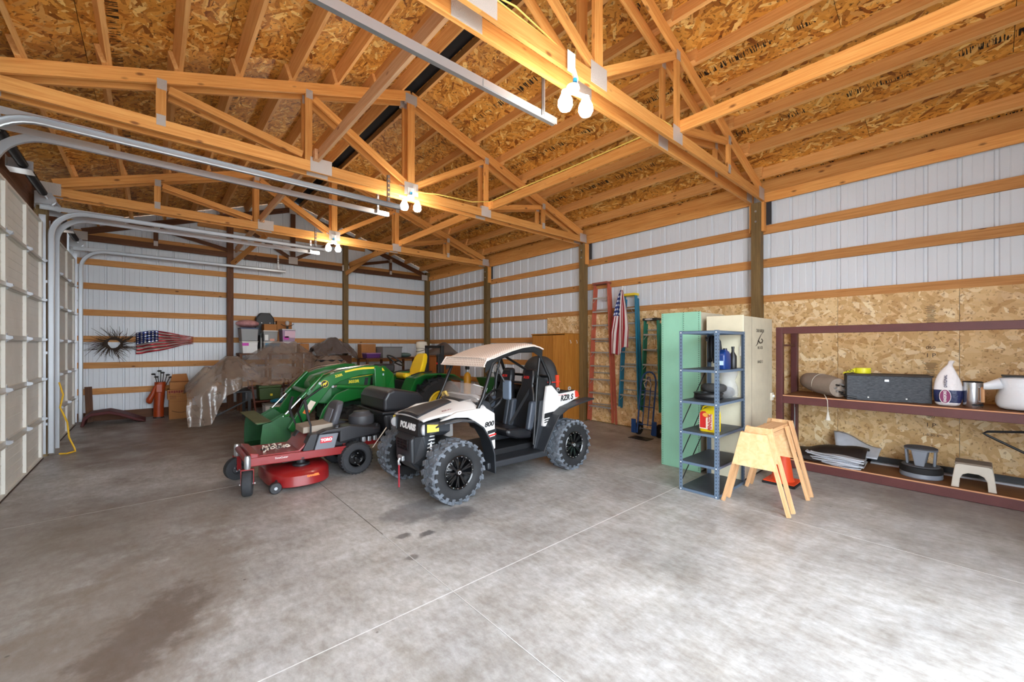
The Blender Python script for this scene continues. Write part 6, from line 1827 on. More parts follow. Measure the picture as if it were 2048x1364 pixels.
MB().tube([sc + tl @ Vector((0, 0, -.03)), (3.62, TC, 1.28)], .025, 8).build('steering_column', TBK, tr, smooth=35)
# operator platform, fenders, seat
MB().box(3.45, 4.1, TC - .50, TC + .50, .56, .60).build('platform', TBK, tr, bevel=.01)
fen = [(3.72, .66), (3.735, .86), (3.845, 1.09), (4.05, 1.16), (4.40, 1.16), (4.72, 1.13), (4.95, 1.0)]
for s in (0, 1):
    g = (lambda q: q) if not s else (lambda q: 2 * TC - q)
    r_ = []
    n_ = len(fen)
    fo = strip_t('fender', fen, .02, g(7.20), g(7.60), GRN)
    MB().prism([(3.74, .66), (3.755, .86), (3.86, 1.08), (4.06, 1.15), (4.40, 1.15), (4.72, 1.12), (4.9, 1.0), (4.9, .62)], 'y', g(7.585), g(7.605)).build('inner_fender', GRN, fo)
    MB().tube([(3.88, g(7.46), 1.14), (4.05, g(7.46), 1.185), (4.35, g(7.46), 1.20)], .014, 8).build('grab_rail', TBK, fo, smooth=35)
MB().box(3.85, 4.45, TC - .24, TC + .24, .62, 1.03).build('seat_base', TBK, tr, bevel=.02)
MB().loft([[(x, TC - hw, z0), (x, TC + hw, z0), (x, TC + hw, z1), (x, TC - hw, z1)] for x, hw, z0, z1 in ((3.84, .16, 1.10, 1.15), (3.88, .22, 1.06, 1.175), (4.08, .24, 1.04, 1.155), (4.26, .23, 1.04, 1.15))]).build('seat_cushion', YLW, tr, bevel=.03, seg=3)
MB().loft([[(x0, TC - hw, z), (x0, TC + hw, z), (x1, TC + hw * .9, z), (x1, TC - hw * .9, z)] for z, x0, x1, hw in ((1.10, 4.17, 4.30, .21), (1.22, 4.19, 4.33, .24), (1.38, 4.25, 4.38, .235), (1.50, 4.30, 4.41, .20), (1.57, 4.34, 4.42, .14))]).build('seat_back', YLW, tr, bevel=.035, seg=3)
# folded roll bar
for y_ in (TC - .36, TC + .28):
    MB().box(4.55, 4.63, y_, y_ + .08, .80, 1.50).build('roll_bar_post', TBK, tr, bevel=.008)
    MB().box(4.63, 4.70, y_ + .005, y_ + .075, 1.15, 1.74).build('roll_bar_folded', TBK, tr, bevel=.008)
    MB().lathe([(0, -.05), (.05, -.05), (.05, .05), (0, .05)], (4.60, y_ + .04, 1.52), 'y', 14).build('roll_bar_hinge', TBK, tr, smooth=35)
MB().box(4.63, 4.70, TC - .36, TC + .36, 1.68, 1.74).build('roll_bar_top', TBK, tr, bevel=.008)
MB().box(4.54, 4.56, TC - .33, TC - .29, 1.34, 1.38).build('reflector', RED, tr)
# ================================================================== back of the building
# ------------------------------------------------------------------ twig wreath and metal flag on the wall
TWIG = mat('bare_twig', (66, 52, 42), .9)
wt = thing('twig_wreath', 'large bare twig wreath hung on the back wall girt', 'wreath', (-.66, 13.33, 1.78))
rr = random.Random(11)
wc_ = Vector((-.66, 13.345, 1.78))
for k in range(5):
    pts = []
    for q in range(24):
        a = 2 * PI * q / 24
        r = .12 + .018 * math.sin(3 * a + k * 1.3) + .012 * k / 2
        pts.append(wc_ + Vector((r * math.cos(a), -.012 * k + .01 * math.sin(5 * a + k), r * math.sin(a) * .95)))
    MB().tube(pts, .012, 6, close=True).build('ring_vine', TWIG, wt, smooth=40)
tw = MB()
for k in range(105):
    a = rr.uniform(0, 2 * PI); L = rr.uniform(.12, .40) * (1.0 + .12 * math.cos(2 * a))
    d = Vector((math.cos(a + .5), 0, math.sin(a + .5)))
    p0 = wc_ + Vector((.12 * math.cos(a), -.02, .115 * math.sin(a)))
    p1 = p0 + d * L * .55 + Vector((0, rr.uniform(-.10, 0), rr.uniform(-.03, .03)))
    p2 = p0 + d * L + Vector((rr.uniform(-.06, .06), rr.uniform(-.14, .02), rr.uniform(-.06, .06)))
    if p2.y > 13.39: p2.y = 13.37
    tw.tube([p0, p1, p2], [.006, .0045, .0022], 4)
o = tw.build('twigs', TWIG, wt); o['kind'] = 'stuff'
fmm = flag_mat('flag_metal', dull=.9); fmm.node_tree.nodes['Principled BSDF'].inputs['Roughness'].default_value = .28; fmm.node_tree.nodes['Principled BSDF'].inputs['Metallic'].default_value = .55
mf = thing('metal_flag', 'wavy torn metal stars and stripes flag on the back wall', 'wall art', (.2, 13.34, 1.5))
def mfl(u, v):
    x = -.28 + 1.02 * u
    top = 2.04 + .07 * math.sin(min(1, u * 2.6) * PI / 2) - .20 * max(0, u - .35) ** 1.15 * 1.15
    bot = 1.53 + .01 * math.sin(u * 9) + .38 * max(0, u - .1) ** 1.0 * .72
    z = bot + (top - bot) * v
    if u > .8:
        x += .10 * (math.sin(v * 41) * .5 + .5) * (u - .8) / .2 - .02
    return (x, 13.335 + .022 * math.sin(u * 13 + v * 3) + .012 * math.sin(v * 22), z)
uv_grid('flag_plate', mfl, 48, 39, fmm, mf, .004)
MB().box(.1, .14, 13.355, 13.40, 1.86, 1.9).build('wall_bracket', TBK, mf)
# ------------------------------------------------------------------ red ramp on the floor
RRD = mat('dark_red_plastic', (82, 20, 22), .65)
sec = [(-1.14, .0), (-1.10, .19), (-1.0, .27), (-.70, .30), (-.50, .23), (-.22, .08), (-.10, .02), (-.10, .0), (-.24, .03), (-.52, .17), (-.70, .24), (-.98, .21), (-1.06, .14), (-1.09, .0)]
o = MB().prism(sec, 'y', 12.6, 13.2).build('arched_ramp', RRD, bevel=.01)
tag(o, 'low arched dark red ramp on the floor under the wreath', 'ramp')
o = plank('leaning_board', (-1.05, 13.3, .0), (-1.08, 13.36, .80), .12, .02, W_DARK, None, up=(0, 1, 0))
tag(o, 'short brown board leaning in the corner by the farthest overhead door', 'board')
# ------------------------------------------------------------------ golf bag and clubs
ORG = mat('orange_vinyl', (172, 66, 22), .4, var=.2, vscale=5)
gb = thing('golf_bag', 'orange vinyl golf bag standing against the back wall', 'golf bag', (.13, 13.05, 0))
MB().loft([[(.13 + .10 * s * math.cos(a) + lx, 13.05 + .10 * s * math.sin(a), z) for a in [2 * PI * k / 16 for k in range(16)]] for z, s, lx in ((0, .95, 0), (.10, 1.0, 0), (.30, .96, .0), (.52, 1.06, .01), (.70, 1.0, .02), (.86, 1.08, .03), (.86, .95, .03), (.70, .85, .02))]).build('bag_tube', ORG, gb, smooth=40)
MB().loft([[(-.0 + .055 * s * math.cos(a) + lx, 12.99 + .06 * s * math.sin(a), z) for a in [2 * PI * k / 12 for k in range(12)]] for z, s, lx in ((.36, .4, -.03), (.40, 1.1, -.04), (.48, 1.2, -.03), (.60, 1.0, .03), (.74, .7, .06), (.78, .2, .07))]).build('side_pocket', ORG, gb, smooth=40)
MB().box(.08, .20, 12.925, 12.955, .62, .82).build('front_pocket', ORG, gb, bevel=.015, seg=3)
MB().lathe([(.0, 0), (.102, 0), (.105, .012), (.102, .03), (0, .03)], (.13, 13.05, 0), 'z', 16).build('base', TBK, gb)
gcl = ['long iron golf club leaning furthest left out of the orange bag', 'golf club with hooked head leaning left in the orange bag', 'tallest golf club standing in the middle of the orange bag', 'golf club just right of the tallest one in the orange bag', 'golf club leaning right out of the orange bag', 'low wood-headed golf club furthest right in the orange bag']
for k, lb in enumerate(gcl):
    bx_ = .10 + .022 * k; tx_ = .03 + .055 * k; tz = (1.05, .98, 1.12, 1.08, 1.02, .96)[k]
    t = thing('golf_club', lb, 'golf club', (bx_, 13.05, .72), 'clubs in the golf bag')
    yy = 13.03 + .018 * (k % 3)
    MB().tube([(bx_ + .02, yy, .70), (tx_ + .03, yy, tz)], .009, 6).build('shaft', TBK, t)
    MB().ell((tx_ + .03 + (.02 if k > 3 else -.025), yy - .01, tz + .005), (.045, .02, .022), 10, 6).build('head', TBK, t, smooth=40)
# ------------------------------------------------------------------ cardboard boxes
CARD = mat('cardboard', (168, 112, 62), .85, var=.1, vscale=3); CARDE = mat('cardboard_edge', (120, 72, 38), .9); CTAPE = mat('box_print', (70, 40, 24), .8)
def carton(label, x0, x1, y0, y1, z0, z1, marks=None, tape=True, flap=False):
    t = thing('cardboard_box', label, 'box', ((x0 + x1) / 2, (y0 + y1) / 2, z0), 'cardboard boxes')
    MB().box(x0, x1, y0, y1, z0, z1).build('carton', CARD, t, bevel=.004)
    if tape:
        MB().box(x0 + .01, x1 - .01, y0 - .0012, y0, z1 - .05, z1 - .045).build('tape_edge', CARDE, t)
        MB().box((x0 + x1) / 2 - .02, (x0 + x1) / 2 + .02, y0 + .0, y1, z1, z1 + .0015).build('tape', mat('tan_tape', (190, 150, 100), .4), t)
    if flap:
        MB().bar((x0 + .02, y1 - .01, z1 + .002), (x1 - .04, y1 - .01, z1 + .002), .004, .004).build('flap_hinge', CARDE, t)
        MB().loft([[(x0 + .02, y1 - .012, z1 + .004), (x1 - .05, y1 - .012, z1 + .004), (x1 - .05, y1 - .006, z1 + .004), (x0 + .02, y1 - .006, z1 + .004)], [(x0 + .06, y1 + .03, z1 + .17), (x1 - .09, y1 + .03, z1 + .18), (x1 - .09, y1 + .036, z1 + .18), (x0 + .06, y1 + .036, z1 + .17)]]).build('flap', CARD, t)
    return t
t = carton('tall cardboard box with a smile mark at the bottom of the carton stack', .31, .74, 12.55, 12.95, 0, .46)
MB().tube([(.36 + .34 * q / 10, 12.547, .20 - .05 * math.sin(PI * q / 10)) for q in range(11)], .006, 5).build('smile_mark', CTAPE, t)
t = carton('flat cardboard box second from the bottom of the carton stack', .28, .77, 12.54, 12.96, .462, .585)
for q_ in range(3):
    MB().box(.32, .44, 12.5385, 12.5395, .485 + q_ * .03, .492 + q_ * .03).build('print_line', CTAPE, t)
t = carton('cardboard box with a row of dark red print in the carton stack', .28, .80, 12.54, 12.96, .588, .70, tape=False)
for q_ in range(11):
    MB().box(.30 + q_ * .045, .335 + q_ * .045, 12.5385, 12.5395, .615 + .01 * (q_ % 2), .675).build('print_mark', mat('red_box_print', (118, 26, 22), .7), t)
carton('small open cardboard box with raised flap on top of the carton stack', .32, .74, 12.56, 12.90, .703, .87, tape=False, flap=True)

# ------------------------------------------------------------------ workbench and bins by the back post
bench = thing('storage_bench', 'dark wooden storage bench under the stacked bins by the back post', 'bench', (2.4, 12.85, 0))
plank('bench_top', (1.70, 12.86, 1.515), (3.12, 12.86, 1.515), .56, .04, W_DARK, bench)
for x in (1.74, 2.4, 3.08):
    for y_ in (12.62, 13.10):
        plank('leg', (x, y_, 0), (x, y_, 1.495), .06, .06, W_DARK, bench, up=(1, 0, 0))
plank('lower_shelf', (1.78, 12.86, .6), (3.05, 12.86, .6), .46, .03, W_DARK, bench)
def tote(label, x0, x1, y0, y1, z0, z1, body, lid, mlabel=None, fill=None, al=1.0):
    t = thing('storage_bin', label, 'storage bin', ((x0 + x1) / 2, (y0 + y1) / 2, z0), 'plastic storage bins')
    zt = z1 - .03; tp = .025
    b = MB().loft([[(x0 + tp, y0 + tp, z0), (x1 - tp, y0 + tp, z0), (x1 - tp, y1 - tp, z0), (x0 + tp, y1 - tp, z0)], [(x0 + .008, y0 + .008, zt), (x1 - .008, y0 + .008, zt), (x1 - .008, y1 - .008, zt), (x0 + .008, y1 - .008, zt)]])
    b.build('tub', body, t, bevel=.012)
    MB().box(x0, x1, y0, y1, zt, z1).build('lid', lid, t, bevel=.008)
    if fill:
        MB().box(x0 + .05, x1 - .05, y0 + .05, y1 - .05, z0 + .012, zt - .05).build('contents', fill, t, bevel=.03)
    if mlabel:
        for (a, b_, c, d_, m) in mlabel:
            MB().box(x0 + (x1 - x0) * a, x0 + (x1 - x0) * b_, y0 + .009, y0 + .0115, z0 + (z1 - z0) * c, z0 + (z1 - z0) * d_).build('label', m, t)
    return t
GTUB = mat('grey_tub', (136, 136, 136), .4); WTUB = mat('white_tub', (222, 220, 218), .4); CTUB = mat('clear_tub', (206, 206, 206), .2, alpha=.45); MAGN = mat('magenta_label', (202, 44, 170), .5); PTUB = mat('lilac_tub', (176, 150, 180), .35, alpha=.75)
LIDW = mat('pale_lid', (206, 204, 200), .4); LIDB = mat('navy_lid', (36, 62, 104), .4); PAPER = mat('white_paper', (232, 232, 230), .7); CYAN = mat('cyan_plastic', (36, 128, 168), .35)
tote('white bin with magenta label, lower left of the bin stack', 1.76, 2.13, 12.62, 13.08, 1.536, 1.86, WTUB, LIDW, [(.03, .42, .62, .84, MAGN), (.3, .95, .08, .55, PAPER)])
tote('grey bin with navy lid, upper left of the bin stack', 1.73, 2.14, 12.60, 13.10, 1.862, 2.21, GTUB, LIDB)
tote('long clear bin with cyan contents, lower right of the bin stack', 2.24, 3.05, 12.60, 13.08, 1.536, 1.85, mat('smoky_tub', (170, 164, 160), .3, alpha=.8), LIDW, [(.06, .5, .45, .85, CYAN)])
tote('small clear bin of odds and ends in the middle of the bin stack', 2.24, 2.60, 12.62, 13.08, 1.852, 2.15, CTUB, LIDW, [(.12, .34, .1, .6, PAPER), (.45, .75, .05, .25, mat('peach_card', (226, 160, 140), .6))], GTUB)
tote('lilac bin with magenta label, upper right of the bin stack', 2.69, 3.04, 12.62, 13.06, 1.852, 2.20, PTUB, LIDW, [(.12, .5, .15, .42, MAGN), (.2, .95, .3, .85, mat('pink_paper', (226, 190, 206), .6))])
t = thing('bedding_bag', 'pink bedding in a clear plastic bag on top of the grey bin', 'bag', (1.92, 12.85, 2.212))
MB().ell((1.92, 12.85, 2.32), (.27, .24, .105), 20, 10).build('bedding', mat('pink_bedding', (206, 156, 156), .5, var=.3, vscale=7, bump=1.0, bscale=14, dirt=(150, 96, 100)), t, smooth=60)
t = thing('black_case', 'tall black instrument case standing behind the middle bins', 'case', (2.38, 13.16, 1.536))
MB().loft([[(2.18, y_, 1.545), (2.58, y_, 1.545), (2.62, y_, 2.20), (2.60, y_, 2.50), (2.50, y_, 2.65), (2.26, y_, 2.65), (2.16, y_, 2.50), (2.14, y_, 2.20)] for y_ in (13.10, 13.28)]).build('shell', TBK, t, bevel=.03, seg=3)
for x in (2.28, 2.48):
    MB().box(x, x + .02, 13.09, 13.10, 2.36, 2.38).build('clasp', GALV, t)
t = carton('small orange-brown cardboard box on the small clear bin', 2.27, 2.57, 12.66, 12.98, 2.152, 2.32, tape=False)
carton('cardboard box standing behind the lilac bin', 2.66, 3.04, 13.07, 13.28, 1.545, 2.44)
t = thing('bow_hanger', 'black curved plant hanger with clear glass on the lilac bin', 'ornament', (2.86, 12.8, 2.202))
MB().tube([(2.70, 12.8, 2.34), (2.76, 12.8, 2.30), (2.86, 12.8, 2.28), (2.96, 12.8, 2.30), (3.02, 12.8, 2.35)], .009, 6).build('arc', TBK, t, smooth=40)
MB().tube([(2.86, 12.8, 2.202), (2.86, 12.8, 2.29)], .03, 8).build('stem', TBK, t)
MB().ell((2.86, 12.8, 2.37), (.055, .05, .07)).build('glass', mat('clear_glass', (220, 224, 226), .1, alpha=.5), t, smooth=40)
t = thing('picture_frame', 'black framed panel leaning edge-on between the stacked bins', 'frame', (2.19, 12.8, 1.536))
MB().box(2.165, 2.185, 12.60, 13.05, 1.536, 2.02).build('frame_edge', TBK, t)
MB().box(2.187, 2.20, 12.60, 13.05, 1.536, 1.95).build('frame_panel', LIDW, t)
# ------------------------------------------------------------------ covered furniture: table, chair, cooler, tubs
tb = thing('folding_table', 'black folding table under the plastic dust sheet', 'table', (1.35, 11.5, 0))
MB().box(.86, 1.75, 11.10, 11.95, .66, .70).build('tabletop', TBK, tb, bevel=.01)
for x in (.90, 1.70):
    for y_ in (11.14, 11.90):
        MB().box(x - .03, x + .03, y_ - .03, y_ + .03, 0, .66).build('leg', TBK, tb)
MB().bar((.9, 11.14, .1), (1.70, 11.14, .5), .02, .03).build('brace', TBK, tb)
ck = thing('white_chair', 'white shell chair with two round holes under the plastic sheet', 'chair', (.95, 11.65, .70))
MB().loft([[(.95 + hw * math.cos(a), 11.62 + .05 * math.sin(a) + off, z) for a in [2 * PI * k / 16 for k in range(16)]] for z, hw, off in ((.72, .10, 0), (.85, .14, .02), (1.05, .15, .06), (1.16, .12, .09), (1.21, .05, .1))]).build('shell_back', mat('white_shell', (222, 208, 192), .5), ck, smooth=40)
for dx in (-.035, .03):
    MB().ell((.95 + dx, 11.63, 1.08), (.012, .012, .014), 8, 6).build('hole', mat('hole_brown', (96, 70, 60), .8), ck)
MB().box(.82, 1.08, 11.5, 11.8, .701, .725).build('seat', mat('white_shell', (222, 208, 192), .5), ck, bevel=.01)
cu = thing('black_cushion', 'rounded dark cushion bag on the covered table', 'cushion', (1.42, 11.62, .70))
MB().loft([[(1.42 + .20 * s * math.cos(a), 11.6 + .16 * s * math.sin(a), z) for a in [2 * PI * k / 16 for k in range(16)]] for z, s in ((.702, .8), (.80, 1.0), (1.15, 1.0), (1.36, .8), (1.44, .4))]).build('bag_body', mat('charcoal_fabric', (54, 48, 46), .8), cu, smooth=50)
t = thing('wood_rack', 'reddish wooden plant rack under the edge of the dust sheet', 'rack', (1.9, 11.3, 0))
WRD = wood('red_wood', (110, 60, 44), (80, 38, 28), (50, 24, 18), knots=False)
for x in (1.83, 2.50):
    for y_ in (11.05, 11.55):
        plank('post', (x, y_, 0), (x - .10 if x < 2 else x, y_, .92), .035, .035, WRD, t, up=(1, 0, 0))
for z in (.44, .9):
    plank('shelf', (1.76, 11.3, z), (2.52, 11.3, z), .52, .025, WRD, t)
gx = thing('green_cooler', 'dark olive green cooler with small yellow mark under the dust sheet', 'cooler', (2.13, 11.2, .455))
MB().loft([[(1.90, 11.08, .46), (2.32, 11.08, .46), (2.32, 11.40, .46), (1.90, 11.40, .46)], [(1.88, 11.06, .74), (2.34, 11.06, .74), (2.34, 11.42, .74), (1.88, 11.42, .74)]]).build('body', mat('olive_green', (62, 84, 40), .45), gx, bevel=.02, seg=3)
MB().box(1.87, 2.35, 11.05, 11.43, .742, .80).build('lid', mat('olive_green_lid', (74, 96, 46), .45), gx, bevel=.02, seg=3)
MB().box(2.11, 2.16, 11.062, 11.068, .55, .60).build('mark', YDC, gx)
tote('white bin with grey lid on the floor below the green cooler', 1.92, 2.44, 10.62, 11.0, 0, .40, WTUB, GTUB, [(.1, .6, .4, .7, LIDB)])
t = MB().ell((2.25, 10.8, .455), (.20, .14, .055), 18, 8).build('folded_blue_mat', CYAN, smooth=50)
tag(t, 'folded bright blue mat lying on the white floor bin', 'mat')
bt = thing('black_drum', 'large glossy black tub under the dust sheet behind the tractor hood', 'tub', (3.6, 11.5, 0))
MB().lathe([(0, 0), (.36, 0), (.42, .9), (.43, 1.2), (.36, 1.36), (.18, 1.42), (0, 1.43)], (3.60, 11.5, 0), 'z', 30).build('shell', mat('gloss_black_plastic', (30, 32, 40), .15), bt, smooth=40)
# ------------------------------------------------------------------ the dust sheet itself
def sheet_mat(name, rgb, alpha):
    m = mat(name, rgb, .12, 0, .8, alpha=alpha)
    n = m.node_tree.nodes; l = m.node_tree.links; p = n['Principled BSDF']
    tc = n.new('ShaderNodeTexCoord')
    z = n.new('ShaderNodeTexNoise'); z.inputs['Scale'].default_value = 5; z.inputs['Detail'].default_value = 3; z.inputs['Distortion'].default_value = 1.4
    l.new(tc.outputs['Object'], z.inputs['Vector'])
    b = n.new('ShaderNodeBump'); b.inputs['Strength'].default_value = .4; b.inputs['Distance'].default_value = .04
    l.new(z.outputs['Fac'], b.inputs['Height']); l.new(b.outputs[0], p.inputs['Normal'])
    z2 = n.new('ShaderNodeTexNoise'); z2.inputs['Scale'].default_value = 3; l.new(tc.outputs['Object'], z2.inputs['Vector'])
    mr = n.new('ShaderNodeMapRange'); mr.inputs['From Min'].default_value = .35; mr.inputs['From Max'].default_value = .65; mr.inputs['To Min'].default_value = alpha - .08; mr.inputs['To Max'].default_value = alpha + .08
    l.new(z2.outputs['Fac'], mr.inputs['Value']); l.new(mr.outputs[0], p.inputs['Alpha'])
    return m
SHEETM = sheet_mat('clear_dust_sheet', (160, 140, 124), .62)
DSHEET = sheet_mat('dark_dust_sheet', (112, 102, 98), .82)
def nz(x, y_):
    return .5 * math.sin(9 * x + 4 * y_) + .3 * math.sin(17 * x - 11 * y_ + 1) + .2 * math.sin(31 * x + 23 * y_ + 2)
def tent(sup, x, y_):
    h = 0
    for k, (sx, sy, sz, rad, slope) in enumerate(sup):
        d = math.hypot(x - sx, y_ - sy)
        q = sz - slope * max(0, d - rad) + .025 * math.sin(9 * math.atan2(y_ - sy, x - sx) + k) * min(1, max(0, d - rad) / .3)
        h = max(h, q)
    return h
SUP = [(.95, 11.68, 1.26, .05, 1.3), (1.42, 11.6, 1.49, .12, .95), (1.30, 11.3, .78, .40, 1.0), (1.76, 11.1, .97, .06, .8), (2.5, 11.1, .97, .05, .8), (2.12, 11.25, .93, .2, .9), (2.57, 12.50, 1.88, .05, .62), (2.95, 12.50, 1.86, .03, .8), (3.60, 11.5, 1.47, .22, .9), (3.1, 11.4, 1.02, .1, .5)]
def hem(x):
    if x < .95:
        return .03
    if x < 1.25:
        return .03 + .60 * (x - .95) / .30
    if x < 1.7:
        return .63 + .22 * (x - 1.25) / .45
    if x < 2.5:
        return .86 - .05 * math.sin((x - 1.7) / .8 * PI)
    return .72
def dust(u, v):
    x = .56 + 3.55 * u
    y0 = 10.96 + .05 * math.sin(6 * x)
    yb_ = 12.52
    if v < .25:
        t_ = v / .25
        y_ = y0 - .06 * (1 - t_)
        zt = max(tent(SUP, x, y0), hem(x) + .02)
        z = hem(x) + (zt - hem(x)) * t_
        x2 = x + .015 * math.sin(15 * x + 4 * t_)
        if x < .62:
            z = min(z, .5)
        return (x2, y_ + .02 * math.sin(22 * x), z)
    t_ = (v - .25) / .75
    y_ = y0 + (yb_ - y0) * t_
    z = max(tent(SUP, x, y_), hem(x) + .02) + .007 * nz(x, y_)
    return (x, y_, max(z, .03))
ds = MB().grid(dust, 110, 56).build('dust_sheet', SHEETM, smooth=60)
tag(ds, 'clear crumpled plastic dust sheet draped over the furniture behind the loader', 'plastic sheet')
# dark plastic over the heap by the right-hand back post
hp = thing('covered_heap', 'heap under dark grey plastic sheeting beside the right back post', 'covered pile', (3.95, 12.6, 0))
MB().box(3.45, 4.45, 12.25, 13.15, 0, 1.45).build('crate_base', W_DARK, hp)
SUP2 = [(4.05, 12.7, 1.98, .12, .9), (3.75, 12.6, 1.82, .15, .9), (4.35, 12.55, 1.82, .08, 1.1), (3.9, 12.7, 1.58, .55, 1.3)]
MB().grid(lambda u, v: (3.44 + 1.17 * u, 12.08 + 1.12 * v, max(1.08 + .05 * math.sin(9 * u), tent(SUP2, 3.44 + 1.17 * u, 12.08 + 1.12 * v)) + .014 * nz(3 * u, 3 * v)), 36, 26).build('plastic_cover', DSHEET, hp, smooth=60, solid=.003)
carton('short cardboard box beside the dark covered heap', 3.12, 3.36, 12.55, 12.9, 1.551, 1.80, tape=False).location.z += 0
o = MB().box(3.02, 3.5, 12.45, 13.15, 1.40, 1.55)
st = thing('storage_shelf', 'low dark storage shelf carrying the small cardboard box', 'shelf', (3.28, 12.8, 0))
MB().box(3.14, 3.42, 12.45, 13.1, 1.51, 1.55).build('top_board', W_DARK, st)
for x in (3.16, 3.40):
    MB().box(x - .02, x + .02, 12.46, 13.09, 0, 1.51).build('side_board', W_DARK, st)
# second bench with crates
b2 = thing('storage_bench', 'dark wooden bench behind the tractor carrying crates and a purple bin', 'bench', (5.0, 12.0, 0))
plank('bench_top', (4.62, 12.0, 1.355), (6.2, 12.0, 1.355), .80, .04, W_DARK, b2)
for x in (4.68, 5.4, 6.14):
    for y_ in (11.66, 12.34):
        plank('leg', (x, y_, 0), (x, y_, 1.335), .06, .06, W_DARK, b2, up=(1, 0, 0))
carton('cardboard box behind the purple bin on the far bench', 4.66, 5.10, 12.05, 12.35, 1.377, 1.79, tape=False)
tote('purple bin with clear lid on the far bench', 4.64, 5.08, 11.62, 11.98, 1.377, 1.53, mat('purple_tub', (92, 50, 112), .35), mat('mauve_lid', (160, 120, 160), .3), None)
tote('large grey bin under clear plastic on the far bench', 5.14, 5.78, 11.66, 12.30, 1.377, 1.71, GTUB, mat('grey_lid', (120, 118, 116), .4), None)
t = thing('wrapped_bundle', 'teal bundle in clear plastic at the end of the far bench', 'bundle', (5.98, 12.0, 1.377))
MB().ell((5.98, 11.95, 1.45), (.19, .3, .075), 18, 8).build('bundle_body', mat('teal_cloth', (110, 140, 138), .6, bump=.8, bscale=10), t, smooth=50)
# strapped white roll on a black stand
wr_ = thing('strapped_roll', 'white padded roll tied with black cord on a black stand', 'roll', (5.62, 10.2, 0))
MB().lathe([(0, 1.42), (.135, 1.43), (.15, 1.47), (.14, 1.58), (.128, 1.63), (.15, 1.68), (.16, 1.76), (.14, 1.84), (.06, 1.865), (0, 1.866)], (5.62, 10.2, 0), 'z', 24).build('padding', mat('offwhite_pad', (216, 210, 194), .8, bump=.4, bscale=12), wr_, smooth=50)
MB().tube([(5.62 + .142 * math.cos(a), 10.2 + .142 * math.sin(a), 1.62 + .05 * math.cos(a)) for a in [2 * PI * k / 24 for k in range(24)]], .008, 6, close=True).build('cord', TBK, wr_)
MB().tube([(5.62 + .14 * math.cos(a), 10.2 + .14 * math.sin(a), 1.66 - .012 * math.cos(a)) for a in [2 * PI * k / 24 for k in range(24)]], .008, 6, close=True).build('cord', TBK, wr_)
MB().lathe([(0, 0), (.2, 0), (.2, .03), (.11, .05), (.11, 1.42), (0, 1.42)], (5.62, 10.2, 0), 'z', 20).build('stand', TBK, wr_, smooth=40)
MB().lathe([(.03, -.02), (.075, -.02), (.075, .02), (.03, .02)], (5.45, 10.15, 1.40), 'y', 16, close=True).build('amber_reel', mat('amber_plastic', (170, 96, 30), .4), wr_)
# oak cupboard with wrapped bundle in the far right corner
OK2 = wood('red_oak', (160, 92, 40), (118, 60, 24), (80, 40, 16), .45, knots=False)
oc = thing('oak_cupboard', 'reddish oak cupboard in the far right corner behind the tractor', 'cupboard', (6.85, 11.3, 0))
plank('side_panel', (6.33, 11.3, .0), (6.33, 11.3, 1.42), .60, .022, OK2, oc, up=(1, 0, 0))
plank('side_panel', (7.45, 11.3, .0), (7.45, 11.3, 1.42), .60, .022, OK2, oc, up=(1, 0, 0))
for x in (6.61, 7.17):
    dd = plank('door', (x, 11.01, .05), (x, 11.01, 1.40), .545, .02, OK2, oc, up=(0, 1, 0))
    MB().ell((x + (.22 if x < 6.9 else -.22), 10.99, .75), .015, 8, 6).build('knob', GALV, oc)
plank('top_panel', (6.28, 11.3, 1.432), (7.5, 11.3, 1.432), .66, .024, OK2, oc)
plank('back_panel', (6.89, 11.59, .02), (6.89, 11.59, 1.41), 1.1, .012, OK2, oc, up=(0, 1, 0))
t = thing('wrapped_load', 'lumpy load wrapped in brown plastic on the oak cupboard', 'bundle', (6.9, 11.3, 1.446))
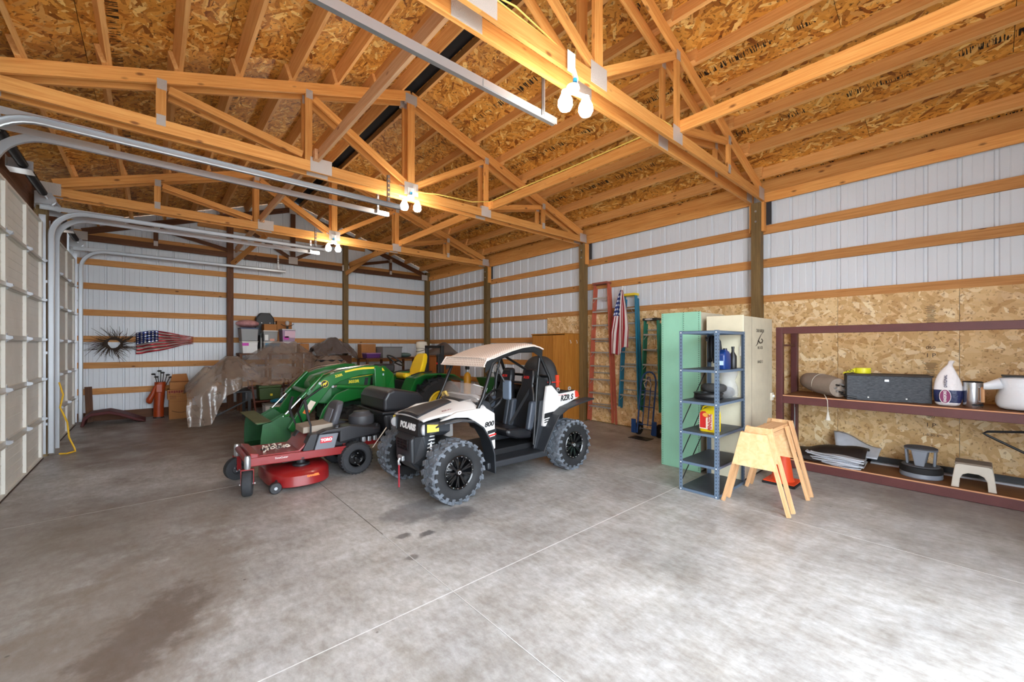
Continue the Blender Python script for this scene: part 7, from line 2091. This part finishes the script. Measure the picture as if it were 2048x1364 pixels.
MB().grid(lambda u, v: (6.28 + 1.2 * u, 11.02 + .56 * v, 1.447 + .43 * (math.sin(PI * u) ** .55) * (math.sin(PI * v) ** .45) * (.60 + .40 * math.exp(-((u - .66) / .2) ** 2)) + .012 * nz(3 * u, 3 * v) * math.sin(PI * u) * math.sin(PI * v)), 30, 20).build('wrap', sheet_mat('brown_wrap', (112, 98, 90), .9), t, smooth=60, solid=.004)
# brass gas cylinder, green spreader, brown board
gcy = thing('gas_cylinder', 'yellow gas cylinder with black valve seen through the buggy', 'gas cylinder', (6.85, 9.75, 0))
MB().lathe([(0, 0), (.10, 0), (.105, .02), (.105, .84), (.085, .92), (.04, .96), (.035, .98), (0, .98)], (6.85, 9.75, 0), 'z', 24).build('bottle', mat('cylinder_yellow', (212, 150, 30), .4), gcy, smooth=40)
MB().lathe([(0, .98), (.03, .98), (.03, 1.05), (0, 1.05)], (6.85, 9.75, 0), 'z', 14).build('valve', GALV, gcy, smooth=40)
MB().box(6.80, 6.90, 9.70, 9.80, 1.05, 1.16).build('regulator', TBK, gcy, bevel=.02)
gs = thing('seed_spreader', 'dark green push seed spreader behind the buggy', 'garden tool', (7.2, 9.3, 0))
MB().loft([[(7.13, 9.22, .36), (7.27, 9.22, .36), (7.27, 9.36, .36), (7.13, 9.36, .36)], [(6.98, 9.05, .84), (7.44, 9.05, .84), (7.44, 9.52, .84), (6.98, 9.52, .84)]]).build('hopper', mat('hopper_green', (30, 84, 34), .45), gs, bevel=.02)
for y_ in (9.12, 9.46):
    MB().lathe([(.03, -.03), (.15, -.03), (.16, 0), (.15, .03), (.03, .03)], (7.2, y_, .161), 'y', 18, close=True).build('wheel', BRB, gs, smooth=40)
MB().tube([(7.2, 9.12, .16), (7.2, 9.46, .16)], .012, 8).build('axle', GALV, gs)
MB().bar((7.2, 9.29, .16), (7.2, 9.29, .36), .04, .04).build('stem', TBK, gs)
MB().tube([(7.3, 9.15, .5), (7.45, 9.1, .95), (7.45, 9.5, .95), (7.3, 9.42, .5)], .012, 8).build('handle', TBK, gs, smooth=40)
